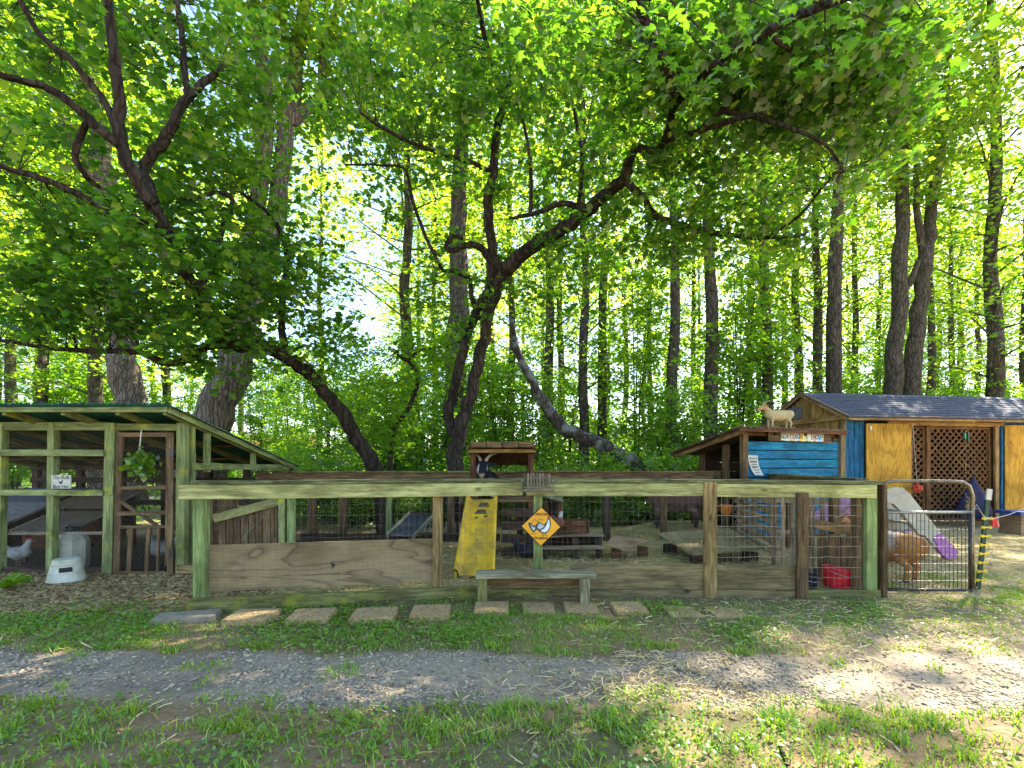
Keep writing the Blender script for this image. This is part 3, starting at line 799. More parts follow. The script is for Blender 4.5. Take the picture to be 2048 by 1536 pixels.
# B: thick pale trunk further back
B0 = P(262, 1000, 13); B0.z = 0
tB = thing('thick_pale_tree', 'thick pale brown trunk rising straight behind the coop roof', 'tree', B0)
_, tp1, _ = limb('trunk', [B0 + Vector((0, 0, -.1))] + pxl([(255, 800, 13), (240, 690, 13), (235, 560, 13), (215, 400, 13.2), (190, 230, 13.4), (160, 60, 13.6), (140, -100, 14)]),
                 [.46, .38, .34, .31, .27, .22, .17, .1], M_barkold, tB, sides=12, seed=4)
_, tp2, _ = limb('limb', pxl([(215, 400, 13.2), (180, 330, 13.3), (110, 200, 13.4), (70, 60, 13.6), (40, -60, 13.8)]), [.17, .15, .12, .09, .05], M_barkold, tB, seed=5)
crown_from(tB, [tp1, tp2], vol([(160, 250, 13.4, 200, 260, 2, 70), (60, 120, 13.6, 160, 160, 2, 36)], 6), 110, 0.75, 0.45, 0.19, T_kite, M_wood_leaf, 52)
# E: grey trunk behind the middle maple
E0 = P(905, 1010, 14); E0.z = 0
tE = thing('grey_trunk_tree', 'straight grey trunk just behind the forked maple', 'tree', E0)
_, tp1, _ = limb('trunk', [E0 + Vector((0, 0, -.1))] + pxl([(908, 800, 14), (916, 620, 14), (918, 430, 14), (925, 230, 14.2), (932, 0, 14.4)]), [.36, .31, .28, .24, .2, .13], M_barkwood, tE, sides=12, seed=6)
crown_from(tE, [tp1], vol([(920, 200, 14.2, 170, 230, 2, 60)], 7), 100, 0.75, 0.45, 0.19, T_kite, M_wood_leaf, 53)
# two-stemmed pair behind the shed
for (cols, lab, sd) in (([(1783, 1000, 15), (1786, 790, 15), (1795, 640, 15), (1803, 500, 15), (1806, 330, 15.2), (1810, 120, 15.4), (1815, -60, 15.6)], 'scaly trunk with a side fork behind the shed roof', 8),
                        ([(1815, 1000, 15.2), (1822, 790, 15.2), (1838, 620, 15.2), (1850, 520, 15.2), (1862, 450, 15.3), (1880, 280, 15.4), (1900, 60, 15.6)], 'trunk leaning slightly outward beside the scaly forked one behind the shed', 9)):
    b0 = P(*cols[0]); b0.z = 0
    t = thing('forked_wood_tree', lab, 'tree', b0)
    _, q1, _ = limb('trunk', [b0 + Vector((0, 0, -.1))] + pxl(cols[1:]), [.27, .24, .22, .2, .17, .14, .09], M_barkwood, t, sides=11, seed=sd)
    fk = [(1800, 590, 15), (1824, 558, 15), (1836, 520, 14.9)] if sd == 8 else [(1850, 520, 15.2), (1835, 440, 15.1), (1832, 330, 15)]
    _, q2, _ = limb('limb', pxl(fk), [.12, .1, .07], M_barkwood, t, seed=sd + 20)
    crown_from(t, [q1, q2], vol([(cols[4][0], 180, 15.2, 150, 240, 2, 50)], sd), 100, 0.75, 0.45, 0.19, T_kite, M_wood_leaf, 53 + sd)
# G: leaning lichen trunk
G0 = P(1300, 985, 9.9); G0.z = 0.0
tG = thing('fallen_leaning_trunk', 'pale lichen covered trunk leaning low over the back rail', 'tree', G0)
limb('trunk', [G0 + Vector((.1, 0, -.05))] + pxl([(1285, 950, 9.9), (1245, 915, 10), (1205, 893, 10.1), (1160, 872, 10.2), (1115, 845, 10.3), (1085, 800, 10.4), (1060, 755, 10.5), (1035, 705, 10.6), (1022, 640, 10.7)]),
     [.19, .18, .17, .155, .145, .135, .115, .095, .075, .04], M_barkpale, tG, sides=12, seed=10)

# C: curved maple arching over the coop, reaching towards the viewer
C0 = P(772, 1075, 8.4); C0.z = 0
tC = thing('arching_maple', 'dark arching maple trunk bending over the back rail towards the coop', 'tree', C0)
limbsC = []
def cl(pts, rads, nm='limb', seed=0, sides=9):
    _, q, _ = limb(nm, pxl(pts) if not isinstance(pts[0], Vector) else pts, rads, M_bark, tC, sides=sides, seed=seed); limbsC.append(q)
cl([C0 + Vector((.05, 0, -.08))] + pxl([(752, 945, 8.3), (722, 890, 8.2), (690, 835, 8.0), (650, 785, 7.8), (610, 740, 7.5), (570, 712, 7.2), (520, 692, 6.9), (470, 690, 6.6), (425, 660, 6.2), (395, 590, 5.8), (350, 500, 5.4), (305, 410, 5.0)]),
   [.165, .14, .125, .115, .107, .10, .095, .09, .095, .085, .075, .07, .065], 'trunk', 30, 11)
cl([(305, 410, 5.0), (270, 350, 4.9), (240, 290, 4.8), (238, 220, 4.8), (232, 140, 4.7), (222, 60, 4.7), (208, -40, 4.6)], [.07, .065, .06, .055, .05, .045, .04], seed=31)
cl([(305, 400, 5.0), (288, 335, 5.1), (320, 290, 5.1), (350, 240, 5.1), (375, 195, 5.2), (432, 145, 5.3)], [.06, .058, .056, .052, .045, .034], seed=32)
cl([(375, 195, 5.2), (368, 130, 5.3), (362, 60, 5.3), (350, -40, 5.4)], [.035, .034, .03, .03], seed=33)
cl([(242, 295, 4.8), (190, 250, 4.7), (120, 190, 4.5), (60, 165, 4.4), (-40, 140, 4.2)], [.05, .042, .038, .032, .026], seed=34)
cl([(235, 260, 4.8), (200, 190, 4.8), (140, 120, 4.7), (80, 70, 4.6), (30, -20, 4.5)], [.035, .032, .03, .026, .02], seed=35)
cl([(190, 250, 4.7), (178, 240, 4.75), (150, 310, 4.8), (175, 355, 4.9), (200, 375, 5)], [.03, .032, .03, .028, .02], seed=36)
cl([(320, 450, 5.2), (240, 430, 5.1), (150, 385, 5.0), (60, 350, 4.9), (-30, 325, 4.8)], [.045, .04, .036, .03, .024], seed=37)
cl([(470, 690, 6.6), (420, 690, 6.5), (385, 712, 6.4), (335, 728, 6.3), (280, 705, 6.3), (200, 702, 6.3), (110, 697, 6.3), (0, 680, 6.2), (-60, 668, 6.2)], [.07, .06, .06, .05, .04, .035, .03, .022, .015], seed=38)
cl([(395, 590, 5.8), (420, 520, 5.9), (440, 470, 6.0), (465, 400, 6.0), (430, 385, 5.9), (390, 400, 5.8)], [.05, .04, .035, .03, .024, .02], seed=39)
cl([(570, 712, 7.2), (563, 640, 7.2), (568, 565, 7.2), (575, 520, 7.1), (560, 460, 7.0), (530, 420, 6.8), (480, 385, 6.6)], [.06, .052, .046, .04, .034, .028, .02], seed=40)
cl([(563, 585, 7.2), (530, 580, 7.1), (500, 570, 7)], [.035, .028, .02], seed=41)
cl([(425, 660, 6.2), (470, 630, 6.4), (480, 600, 6.4), (470, 560, 6.4)], [.06, .05, .04, .02], seed=42)
cC = vol([(385, 590, 5.5, 150, 120, 0.3, 26), (270, 480, 4.9, 140, 80, 0.3, 10), (300, 520, 6.1, 330, 150, 0.8, 105), (160, 400, 5.6, 260, 190, 0.8, 62), (260, 160, 5.6, 330, 190, 0.9, 78), (470, 430, 6.7, 210, 220, 0.9, 52),
          (90, 80, 5.3, 200, 160, 0.7, 32), (420, 80, 6.0, 200, 140, 0.9, 30), (560, 560, 7.2, 140, 160, 0.6, 26), (430, 690, 6.3, 140, 80, 0.5, 26), (620, 640, 7.3, 110, 120, 0.5, 22), (110, 620, 5.9, 180, 80, 0.6, 30)], 60, 1.45)
crown_from(tC, limbsC, cC, 21, 0.27, 0.5, 0.102, T_maple8, M_maple, 61, twig_r=0.0045, tilt=0.7, reach=1.15)

# D: forked maple in the middle of the pen
D0 = P(915, 1078, 8.2); D0.z = 0
tD = thing('forked_maple', 'dark two stemmed maple with a long limb sweeping right over the pen', 'tree', D0)
limbsD = []
def dl(pts, rads, nm='limb', seed=0, sides=9):
    _, q, _ = limb(nm, pxl(pts) if not isinstance(pts[0], Vector) else pts, rads, M_bark, tD, sides=sides, seed=seed); limbsD.append(q)
dl([D0 + Vector((0, 0, -.08))] + pxl([(908, 960, 8.2), (915, 880, 8.2), (935, 810, 8.2), (952, 745, 8.15), (968, 680, 8.1), (982, 610, 8.0), (1008, 545, 7.9)]), [.185, .15, .125, .11, .105, .10, .10, .115], 'trunk', 70, 11)
dl([(915, 880, 8.25), (898, 830, 8.4), (912, 770, 8.4), (926, 705, 8.35), (945, 640, 8.25), (985, 570, 8.0), (1008, 545, 7.9)], [.10, .095, .09, .085, .08, .078, .075], seed=71)
dl([(1008, 545, 7.9), (1050, 505, 7.7), (1110, 468, 7.4), (1170, 425, 7.1), (1215, 385, 6.8), (1248, 358, 6.6), (1258, 325, 6.45), (1272, 298, 6.3), (1310, 300, 6.1), (1335, 280, 5.9), (1400, 262, 5.4), (1470, 240, 5.0), (1530, 225, 4.6)],
   [.125, .118, .105, .095, .088, .082, .06, .05, .045, .04, .032, .026, .02], seed=72, sides=10)
dl([(1248, 360, 6.6), (1285, 395, 6.6), (1310, 430, 6.6), (1370, 452, 6.6), (1440, 468, 6.6), (1530, 475, 6.5), (1610, 470, 6.4)], [.06, .05, .046, .042, .036, .03, .018], seed=73)
dl([(1400, 262, 5.4), (1440, 225, 5.1), (1510, 235, 4.9), (1590, 260, 4.7), (1650, 290, 4.6), (1690, 345, 4.6)], [.026, .024, .022, .02, .016, .008], seed=74)
dl([(1330, 283, 5.9), (1345, 215, 5.4), (1330, 130, 4.6), (1290, 40, 3.8), (1240, -40, 3.2)], [.05, .045, .042, .036, .03], seed=75)
dl([(1345, 215, 5.4), (1430, 130, 4.6), (1540, 60, 3.9), (1650, 10, 3.4), (1760, -30, 3.2)], [.042, .04, .034, .028, .022], seed=76)
dl([(985, 575, 8.0), (985, 490, 7.9), (975, 420, 7.8), (985, 350, 7.7), (992, 280, 7.6), (1005, 210, 7.5), (1030, 130, 7.4), (1045, 60, 7.3)], [.1, .085, .08, .075, .066, .056, .046, .034], seed=77)
dl([(1005, 210, 7.5), (990, 140, 7.2), (965, 60, 6.6), (950, -30, 6.0)], [.045, .04, .034, .026], seed=78)
dl([(985, 345, 7.7), (930, 320, 7.4), (860, 300, 7.1), (790, 270, 6.7), (720, 225, 6.3)], [.04, .034, .03, .026, .018], seed=79)
dl([(1170, 428, 7.1), (1130, 408, 7.1), (1060, 430, 7.2), (1020, 436, 7.3)], [.05, .045, .035, .02], seed=80)
dl([(1060, 430, 7.2), (1062, 340, 7.1), (1050, 260, 7.0), (1035, 210, 6.9)], [.03, .028, .024, .018], seed=81)
dl([(1155, 420, 7.1), (1165, 320, 6.9), (1150, 220, 6.6), (1170, 140, 6.2), (1190, 60, 5.8)], [.034, .03, .026, .024, .018], seed=82)
dl([(1008, 548, 7.9), (985, 520, 7.9), (960, 495, 7.8), (935, 490, 7.7), (905, 500, 7.7), (893, 492, 7.65), (905, 472, 7.6), (925, 478, 7.6)], [.09, .075, .06, .05, .045, .04, .036, .03], seed=83)
dl([(958, 640, 8.25), (945, 600, 8.2), (938, 560, 8.1), (915, 545, 8.0), (885, 542, 7.9)], [.05, .045, .045, .04, .025], seed=84)
dl([(885, 540, 7.9), (850, 470, 7.7), (825, 400, 7.5), (810, 340, 7.3), (760, 330, 7.2), (690, 330, 7.0)], [.03, .028, .026, .022, .018, .014], seed=85)
dl([(1440, 225, 5.1), (1500, 170, 5.1), (1580, 140, 5.1), (1680, 130, 5.0), (1790, 150, 5.0)], [.03, .028, .024, .02, .012], seed=86)
dl([(1530, 478, 6.5), (1600, 430, 6.2), (1660, 360, 5.9), (1740, 320, 5.7)], [.022, .02, .016, .01], seed=87)
dl([(1540, 60, 3.9), (1580, 100, 4.4), (1640, 110, 4.8), (1720, 90, 5.0)], [.026, .022, .018, .012], seed=88)
cD = vol([(1010, 300, 7.9, 240, 200, 1.0, 46), (830, 260, 7.4, 220, 190, 0.9, 48), (760, 120, 6.9, 240, 150, 0.9, 60), (1180, 180, 6.7, 220, 180, 0.9, 62), (1420, 210, 5.7, 220, 140, 0.7, 85),
          (1420, 430, 6.5, 260, 110, 0.6, 70), (1650, 250, 5.4, 190, 150, 0.6, 72), (1560, 90, 4.8, 300, 100, 0.6, 78), (1250, 60, 4.9, 260, 100, 0.6, 55), (1000, 90, 6.6, 260, 130, 0.8, 46),
          (1150, 560, 7.6, 130, 130, 0.6, 30), (930, 560, 8.0, 110, 110, 0.5, 22), (1700, 60, 4.4, 200, 110, 0.4, 34), (1330, 330, 6.6, 130, 90, 0.5, 20), (1760, 180, 5.0, 130, 130, 0.4, 18)], 90, 1.25)
crown_from(tD, limbsD, cD, 24, 0.28, 0.5, 0.098, T_maple8, M_maple, 91, twig_r=0.0045, tilt=0.7, reach=1.35)
# the sprays that hang nearest: single leaves
lm = []
for s in range(2):
    v = T_maple[0].copy(); v[:, 2] *= (1.0 + 0.8 * s); v[:, 0] *= (1 - 0.12 * s)
    me = bpy.data.meshes.new('leaf'); me.from_pydata([tuple(p) for p in v], [], [tuple(f) for f in T_maple[1].tolist()]); me.materials.append(M_maple); lm.append(me)
nearc = [(1015, -5, 2.9), (1060, 25, 2.9), (1110, 40, 3.0), (1150, 20, 2.9), (1250, 10, 3.0), (1320, 60, 3.1), (1370, 40, 3.0), (1350, 140, 3.2), (1380, 180, 3.3), (1430, 90, 3.1), (1500, 40, 3.0), (1560, 30, 3.0),
         (1640, 50, 3.0), (1700, 25, 3.0), (1300, 110, 3.2), (1200, 50, 3.0), (1460, 140, 3.3), (1660, 110, 3.2), (1850, 30, 3.0), (1790, 60, 3.1)]
tw = MB()
rdn = random.Random(5)
for (px, py, d) in nearc:
    c = P(px, py, d)
    a = c + Vector((rdn.uniform(-.15, .15), 0.25, 0.35)); 
    nd_ = min(limbsD[5] + limbsD[6], key=lambda q: (q - a).length)
    tw.tube([nd_, nd_.lerp(a, .6) + Vector((0, 0, .1)), a, c], [.009, .007, .005, .003], 5, cap=False)
    for k in range(14):
        q = c + Vector((rdn.gauss(0, .10), rdn.gauss(0, .10), rdn.gauss(0, .05)))
        n = Vector((rdn.gauss(0, .55), -0.45 + rdn.gauss(0, .4), 1)).normalized()
        rot = n.to_track_quat('Z', 'Y') @ Quaternion((0, 0, 1), rdn.uniform(0, 6.28))
        mesh_obj('leaf', lm[k % 2], tD, Matrix.Translation(q) @ rot.to_matrix().to_4x4() @ Matrix.Scale(rdn.uniform(.065, .105), 4))
tw.build('twigs', M_bark, tD)
# thin crooked sapling in front of the wood
S0 = P(775, 1055, 9.6); S0.z = 0
tS = thing('crooked_sapling', 'thin crooked sapling stem bending right then left beside the arching maple', 'tree', S0)
_, q, _ = limb('trunk', [S0 + Vector((0, 0, -.05))] + pxl([(780, 930, 9.5), (790, 860, 9.4), (815, 820, 9.3), (835, 770, 9.3), (828, 735, 9.2), (800, 712, 9.2), (793, 700, 9.2)]), [.06, .055, .05, .045, .04, .036, .03, .02], M_bark, tS, seed=95)
_, q2, _ = limb('limb', pxl([(815, 722, 9.2), (840, 700, 9.2), (880, 695, 9.1), (930, 680, 9.0)]), [.03, .025, .02, .012], M_bark, tS, seed=96)
crown_from(tS, [q, q2], vol([(790, 760, 9.3, 130, 110, .9, 46), (870, 690, 9.1, 90, 60, .5, 18), (740, 850, 9.4, 90, 70, .6, 20)], 97), 60, 0.36, 0.5, 0.11, T_kite, M_under_leaf, 98, reach=2)

# ================================================================== buildings
def corrugated(name, a, b, c, m, parent, period=0.075, amp=0.012, th=0.003, nv=6, per=6):
    """ribbed sheet: a->b runs across the ribs, a->c along them"""
    a, b, c = Vector(a), Vector(b), Vector(c)
    u, v = b - a, c - a
    n = u.cross(v).normalized()
    if n.z < 0: n = -n
    nu = max(4, int(u.length / period * per))
    vs = []; fs = []
    for layer in (0, 1):
        for i in range(nu + 1):
            for j in range(nv + 1):
                h = amp * math.sin(2 * math.pi * i / per) + 0.004 * math.sin(i * 0.37 + j * 1.3)
                vs.append(a + u * (i / nu) + v * (j / nv) + n * (h - layer * th))
    S = (nu + 1) * (nv + 1)
    for i in range(nu):
        for j in range(nv):
            q = i * (nv + 1) + j
            fs.append((q, q + nv + 1, q + nv + 2, q + 1)); fs.append((S + q, S + q + 1, S + q + nv + 2, S + q + nv + 1))
    for i in range(nu):
        for j in (0, nv):
            q = i * (nv + 1) + j; r = q + nv + 1
            fs.append((q, S + q, S + r, r))
    for j in range(nv):
        for i in (0, nu):
            q = i * (nv + 1) + j
            fs.append((q, q + 1, S + q + 1, S + q))
    return MB().add(vs, fs).build(name, m, parent, smooth=True)
def hexwire(name, a, b, h, m, parent, cell=0.038, rad=0.0011):
    """chicken wire on a vertical rectangle from a to b, h tall"""
    a, b = Vector(a), Vector(b); u = (b - a).normalized(); L = (b - a).length
    mb = MB(); cw = cell; ch = cell * 0.75
    nrows = int(h / ch); ncol = int(L / cw)
    z = Vector((0, 0, 1))
    for i in range(ncol * 2 + 1):          # zig-zag verticals
        x0 = i * cw / 2
        pts = []
        for j in range(nrows + 1):
            s = cw * 0.17 * (1 if (j + i) % 2 else -1)
            pts.append(a + u * min(max(x0 + s, 0), L) + z * min(j * ch, h))
        mb.tube(pts, rad, 3, cap=False)
    return mb.build(name, m, parent)
def weld(name, pts_xy, z0, z1, m, parent, dx=0.05, dz=0.10, rad=0.0013, sag=0.006):
    """welded wire along a polyline"""
    mb = MB(); rd = random.Random(len(pts_xy) * 7 + int(z1 * 100))
    P2 = [Vector((x, y, 0)) for x, y in pts_xy]
    for s in range(len(P2) - 1):
        a, b = P2[s], P2[s + 1]; u = b - a; L = u.length; n = max(1, int(L / dx))
        nrm = Vector((u.y, -u.x, 0)).normalized()
        for i in range(n + 1):
            p = a + u * (i / n) + nrm * rd.uniform(-sag, sag)
            mb.tube([p + Vector((0, 0, z0)), p + Vector((rd.uniform(-sag, sag), 0, (z0 + z1) / 2)), p + Vector((0, 0, z1))], rad, 3, cap=False)
        k = int((z1 - z0) / dz)
        for j in range(k + 1):
            zz_ = z0 + j * dz
            mb.tube([a + u * t + nrm * rd.uniform(-sag, sag) + Vector((0, 0, zz_ + rd.uniform(-sag, sag))) for t in np.linspace(0, 1, 9)], rad, 3, cap=False)
    return mb.build(name, m, parent)
def text(body, size, M, m, parent, extrude=0.0008, shear=0.0, sx=1.0, name='lettering', bold=0.0, align='CENTER'):
    cu = bpy.data.curves.new('t', 'FONT'); cu.body = body; cu.size = size; cu.extrude = extrude; cu.shear = shear
    cu.align_x = align; cu.align_y = 'CENTER'; cu.offset = bold; cu.resolution_u = 3
    o = bpy.data.objects.new('t', cu); C.objects.link(o)
    dg = bpy.context.evaluated_depsgraph_get()
    me = bpy.data.meshes.new_from_object(o.evaluated_get(dg))
    bpy.data.objects.remove(o); bpy.data.curves.remove(cu)
    me.name = name; me.materials.clear(); me.materials.append(m)
    me.transform(Matrix.Diagonal((sx, 1, 1, 1)))
    return mesh_obj(name, me, parent, M)
def face_cam(loc, rz=0.0, roll=0.0):
    """a matrix whose XY plane stands upright facing -Y"""
    return Matrix.Translation(Vector(loc)) @ Matrix.Rotation(rz, 4, 'Z') @ Matrix.Rotation(R(90), 4, 'X') @ Matrix.Rotation(roll, 4, 'Z')

# ------------------------------------------------------------------ chicken coop
YF, YB = 5.6, 8.15
XR = -3.84
coop = thing('chicken_coop', 'green timber and wire chicken coop with sloping green corrugated roof', 'chicken coop', (-5.0, 6.8, 0))
def cz(py): return EYE - (py - HOR) / F * YF
def cx(px): return PX(px, YF)
for (a0, a1, wpx, m) in ((108, 104, 13, M_coopgreen), (225, 219, 20, M_coopgreen), (4, -2, 16, M_coopgreen), (366, 364, 17, M_coopgreen), (-110, -112, 14, M_coopgreen)):
    board('post', (cx(a1), YF, -0.03), (cx(a0), YF, cz(846)), 0.09, wpx / F * YF, m, coop, up=(1, 0, 0))
board('beam', (-8.2, YF - .012, cz(853)), (cx(216), YF - .012, cz(853)), 0.05, 0.10, M_coopgreen, coop)
board('beam', (cx(236), YF - .005, cz(854)), (cx(357), YF - .005, cz(855)), 0.05, 0.08, M_coopgreen, coop)
board('rail', (-8.2, YF - .055, cz(904)), (cx(217), YF - .055, cz(906)), 0.04, 0.078, M_coopgreen, coop)
board('rail', (-8.2, YF - .055, cz(984)), (cx(215), YF - .055, cz(985)), 0.04, 0.07, M_coopgreen, coop)
board('rail', (-8.2, YF + .06, cz(1068)), (cx(210), YF + .06, cz(1068)), 0.02, 0.035, M_pale, coop)
board('sill_board', (-8.2, YF + .01, 0.03), (cx(240), YF + .01, 0.03), 0.05, 0.07, M_dark, coop)
board('sill_board', (cx(357), YF - .02, 0.06), (-3.0, YF - .3, 0.05), 0.04, 0.10, M_post, coop)
# side wall facing the pen
for (y, wd) in ((5.70, .05), (5.98, .07), (7.05, .06), (8.05, .07)):
    ztop = 1.93 - (y - 5.2) / (8.15 - 5.2) * 0.66 - 0.06
    board('post', (XR, y, -0.03 if y in (5.70, 8.05) else 1.18), (XR, y, ztop), 0.06, wd, M_coopgreen, coop, up=(0, 1, 0))
board('rail', (XR + .045, 5.66, 1.255), (XR + .045, 8.10, 1.215), 0.035, 0.085, M_coopgreen, coop)
for k in range(9):
    y = 5.72 + k * 0.115
    board('plank', (XR - .02 + random.uniform(-.006, .006), y, 0.06), (XR - .02, y, 0.98 + random.uniform(-.02, .02)), 0.018, 0.105, M_brown, coop, up=(0, 1, 0))
board('sill_board', (XR, 5.66, 0.05), (XR, 8.1, 0.05), 0.05, 0.09, M_coopgreen, coop)
# back wall
for x in (-8.15, -7.4, -6.7, -5.95, -5.2, -4.55, XR):
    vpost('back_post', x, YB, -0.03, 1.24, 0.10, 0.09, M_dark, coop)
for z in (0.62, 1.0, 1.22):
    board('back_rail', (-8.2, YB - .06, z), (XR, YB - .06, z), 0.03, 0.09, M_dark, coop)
# roof
RF, RB = 5.2, 8.35
zf, zb = 1.925, 1.235
def rz_(y): return zf + (zb - zf) * (y - RF) / (RB - RF)
for x in (-8.1, -7.45, -6.8, -6.2, -5.6, -4.95, -4.35, -3.83):
    board('rafter', (x, RF + .04, rz_(RF + .04) - .055), (x, RB - .05, rz_(RB - .05) - .055), 0.04, 0.075, M_coopgreen, coop)
board('fascia', (-8.3, RF + .015, rz_(RF) - .045), (-3.78, RF + .015, rz_(RF) - .045), 0.022, 0.06, M_coopgreen, coop)
for y in (5.9, 6.8, 7.6, 8.25):
    board('purlin', (-8.25, y, rz_(y) - .016 - .028), (-3.80, y, rz_(y) - .016 - .028), 0.05, 0.025, M_red, coop)
board('barge_board', (-3.765, RF + .02, rz_(RF) - .045), (-3.765, RB - .02, rz_(RB) - .045), 0.02, 0.075, M_coopgreen, coop)
corrugated('roof_sheet', (-8.35, RF - .06, rz_(RF - .06)), (-3.72, RF - .06, rz_(RF - .06)), (-8.35, RB + .05, rz_(RB + .05)), M_roofgreen, coop, period=0.075)
hexwire('chicken_wire', (-8.2, YF + .05, 0.06), (cx(216), YF + .05, 0.06), cz(858) - 0.06, M_rustwire, coop, cell=0.045)
hexwire('chicken_wire', (XR - .035, 6.75, 0.1), (XR - .035, 8.0, 0.1), 1.1, M_rustwire, coop, cell=0.06)
# door
dr = MB(); 
door = board('door', (cx(238), YF - .03, cz(1148)), (cx(246), YF - .03, cz(865)), 0.035, 0.075, M_door, coop, up=(1, 0, 0))
for args in (((345, 1148), (346, 866), 0.065, (1, 0, 0)), ((338, 1130), (340, 870), 0.03, (1, 0, 0)), ((243, 870), (348, 870), 0.05, (0, 0, 1)), ((240, 976), (343, 974), 0.045, (0, 0, 1)),
             ((240, 1027), (343, 1024), 0.05, (0, 0, 1)), ((240, 1054), (343, 1052), 0.04, (0, 0, 1)), ((234, 1146), (345, 1146), 0.06, (0, 0, 1)), ((263, 1142), (268, 1056), 0.05, (1, 0, 0)), ((297, 1142), (303, 1056), 0.045, (1, 0, 0)), ((320, 1142), (322, 1056), 0.03, (1, 0, 0)), ((243, 1000), (318, 1050), 0.04, (0, 0, 1))):
    (p0, p1, w, up) = args
    board('door_rail' if up[2] else 'door_stile', (cx(p0[0]), YF - .035 + random.uniform(-.004, .004), cz(p0[1])), (cx(p1[0]), YF - .035, cz(p1[1])), 0.028, w, M_door, door, up=up)
hexwire('door_wire', (cx(243), YF - .012, 0.05), (cx(342), YF - .012, 0.05), 1.6, M_rustwire, door, cell=0.05)
lk = MB(); lk.tube([(cx(232), YF - .08, cz(990)), (cx(238), YF - .085, cz(988)), (cx(238), YF - .085, cz(972)), (cx(234), YF - .07, cz(972))], 0.005, 6)
lk.build('latch', M_black, door)
for z in (cz(905), cz(1105)):
    MB().box((cx(350), YF - .056, z), (0.05, 0.008, 0.10)).build('hinge', M_black, door)
# things in and on the coop
def sloped_hutch(name, label, x0, x1, y0, y1, zlo, zhi, zl, mr, mw, lid=None):
    t = thing(name, label, 'hutch', ((x0 + x1) / 2, (y0 + y1) / 2, 0))
    for x in (x0, x1):
        board('leg', (x, y0, -0.02), (x, y0, zlo - .03), 0.04, 0.05, mw, t, up=(1, 0, 0)); board('leg', (x, y1, -0.02), (x, y1, zhi - .03), 0.04, 0.05, mw, t, up=(1, 0, 0))
    MB().slab([(x0, y0 + .03, zl), (x1, y0 + .03, zl), (x1, y0 + .03, zlo - .04), (x0, y0 + .03, zlo - .04)], -0.015).build('front_panel', mw, t)
    MB().slab([(x0, y1, zl), (x1, y1, zl), (x1, y1, zhi - .04), (x0, y1, zhi - .04)], -0.015).build('back_panel', mw, t)
    for x in (x0 + .03, x1 - .03):
        MB().slab([(x, y0, zl), (x, y1, zl), (x, y1, zhi - .04), (x, y0, zlo - .04)], 0.015).build('side_panel', mw, t)
    MB().slab([(x0, y0, zl), (x1, y0, zl), (x1, y1, zl), (x0, y1, zl)], 0.02).build('floor_panel', mw, t)
    e = 0.10
    MB().slab([(x0 - e, y0 - e, zlo - .02), (x1 + e, y0 - e, zlo - .02), (x1 + e, y1 + .05, zhi), (x0 - e, y1 + .05, zhi)], 0.018).build('lid', mr, t)
    board('lid_edge', (x1 + e, y0 - e, zlo - .018), (x1 + e, y1 + .05, zhi + .002), 0.02, 0.03, M_pale, t)
    board('lid_edge', (x0 - e, y0 - e, zlo - .018), (x0 - e, y1 + .05, zhi + .002), 0.02, 0.03, M_pale, t)
    return t
sloped_hutch('nest_box', 'brown nest box with a low sloping plywood lid behind the white jug', -6.35, -5.78, 6.2, 6.68, 0.44, 0.61, 0.2, M_brownply, M_red)
sloped_hutch('nest_box', 'taller brown nest box with sloping lid at the back of the coop', -6.5, -5.85, 6.9, 7.35, 0.68, 0.86, 0.3, M_brownply, M_dark)
sloped_hutch('felt_hutch', 'low hutch with pale grey felt roof inside the coop', -7.75, -6.98, 6.35, 7.15, 0.42, 0.70, 0.15, M_feltlt, M_dark)
sloped_hutch('felt_hutch', 'hutch with dark slate felt roof at the back of the coop', -7.95, -7.12, 7.35, 7.85, 0.72, 0.88, 0.3, M_slate, M_dark)
jug = thing('water_jug', 'large white plastic water jug with a black cap inside the coop wire', 'water jug', (PX(142, 5.85), 5.85, 0))
MB().lathe((PX(142, 5.85), 5.85, 0.0), [(.165, 0.0), (.175, .02), (.178, .12), (.182, .33), (.17, .36), (.10, .44), (.075, .455)], 8).build('jug_body', M_white, jug)
MB().lathe((PX(142, 5.85), 5.85, 0.456), [(.085, 0), (.085, .045), (.075, .052)], 18).build('cap', M_black, jug)
MB().tube([(PX(142, 5.85) - .07, 5.83, .5), (PX(142, 5.85), 5.82, .535), (PX(142, 5.85) + .07, 5.83, .5)], .01, 6).build('handle', M_black, jug)
bk = G(133, 1161)
bkt = thing('upturned_bucket', 'white upturned plastic bucket with a black printed patch outside the coop', 'bucket', bk)
MB().lathe(bk, [(.165, 0), (.17, .015), (.163, .025), (.150, .09), (.152, .10), (.146, .105), (.132, .175), (.134, .185), (.126, .19), (.116, .235), (.108, .242)], 24).build('bucket_body', M_white, bkt, smooth=False)
pm = MB()
for k in range(6):
    a0 = -1.25 + k * 0.13; a1 = a0 + 0.13
    def q(a, z, r): return (bk.x + r * math.cos(a), bk.y + r * math.sin(a), z)
    pm.add([q(a0, .115, .1475), q(a1, .115, .1475), q(a1, .165, .1385), q(a0, .165, .1385)], [(0, 1, 2, 3)])
pm.build('printed_patch', M_ink, bkt)
sg = thing('coop_name_board', 'small white board lettered the fluffy butt hut leaning on the coop rail', 'sign', (cx(137), YF - .09, cz(978)))
MB().box((cx(137), YF - .088, cz(963)), (0.225, 0.012, 0.155)).build('board', M_whitep, sg)
text('The Fluffy', 0.058, face_cam((cx(137), YF - .0952, cz(955))), M_ink, sg, shear=0.3, sx=0.85)
text('Butt Hut', 0.055, face_cam((cx(136), YF - .0952, cz(972.5))), M_ink, sg, shear=0.3, sx=0.95)
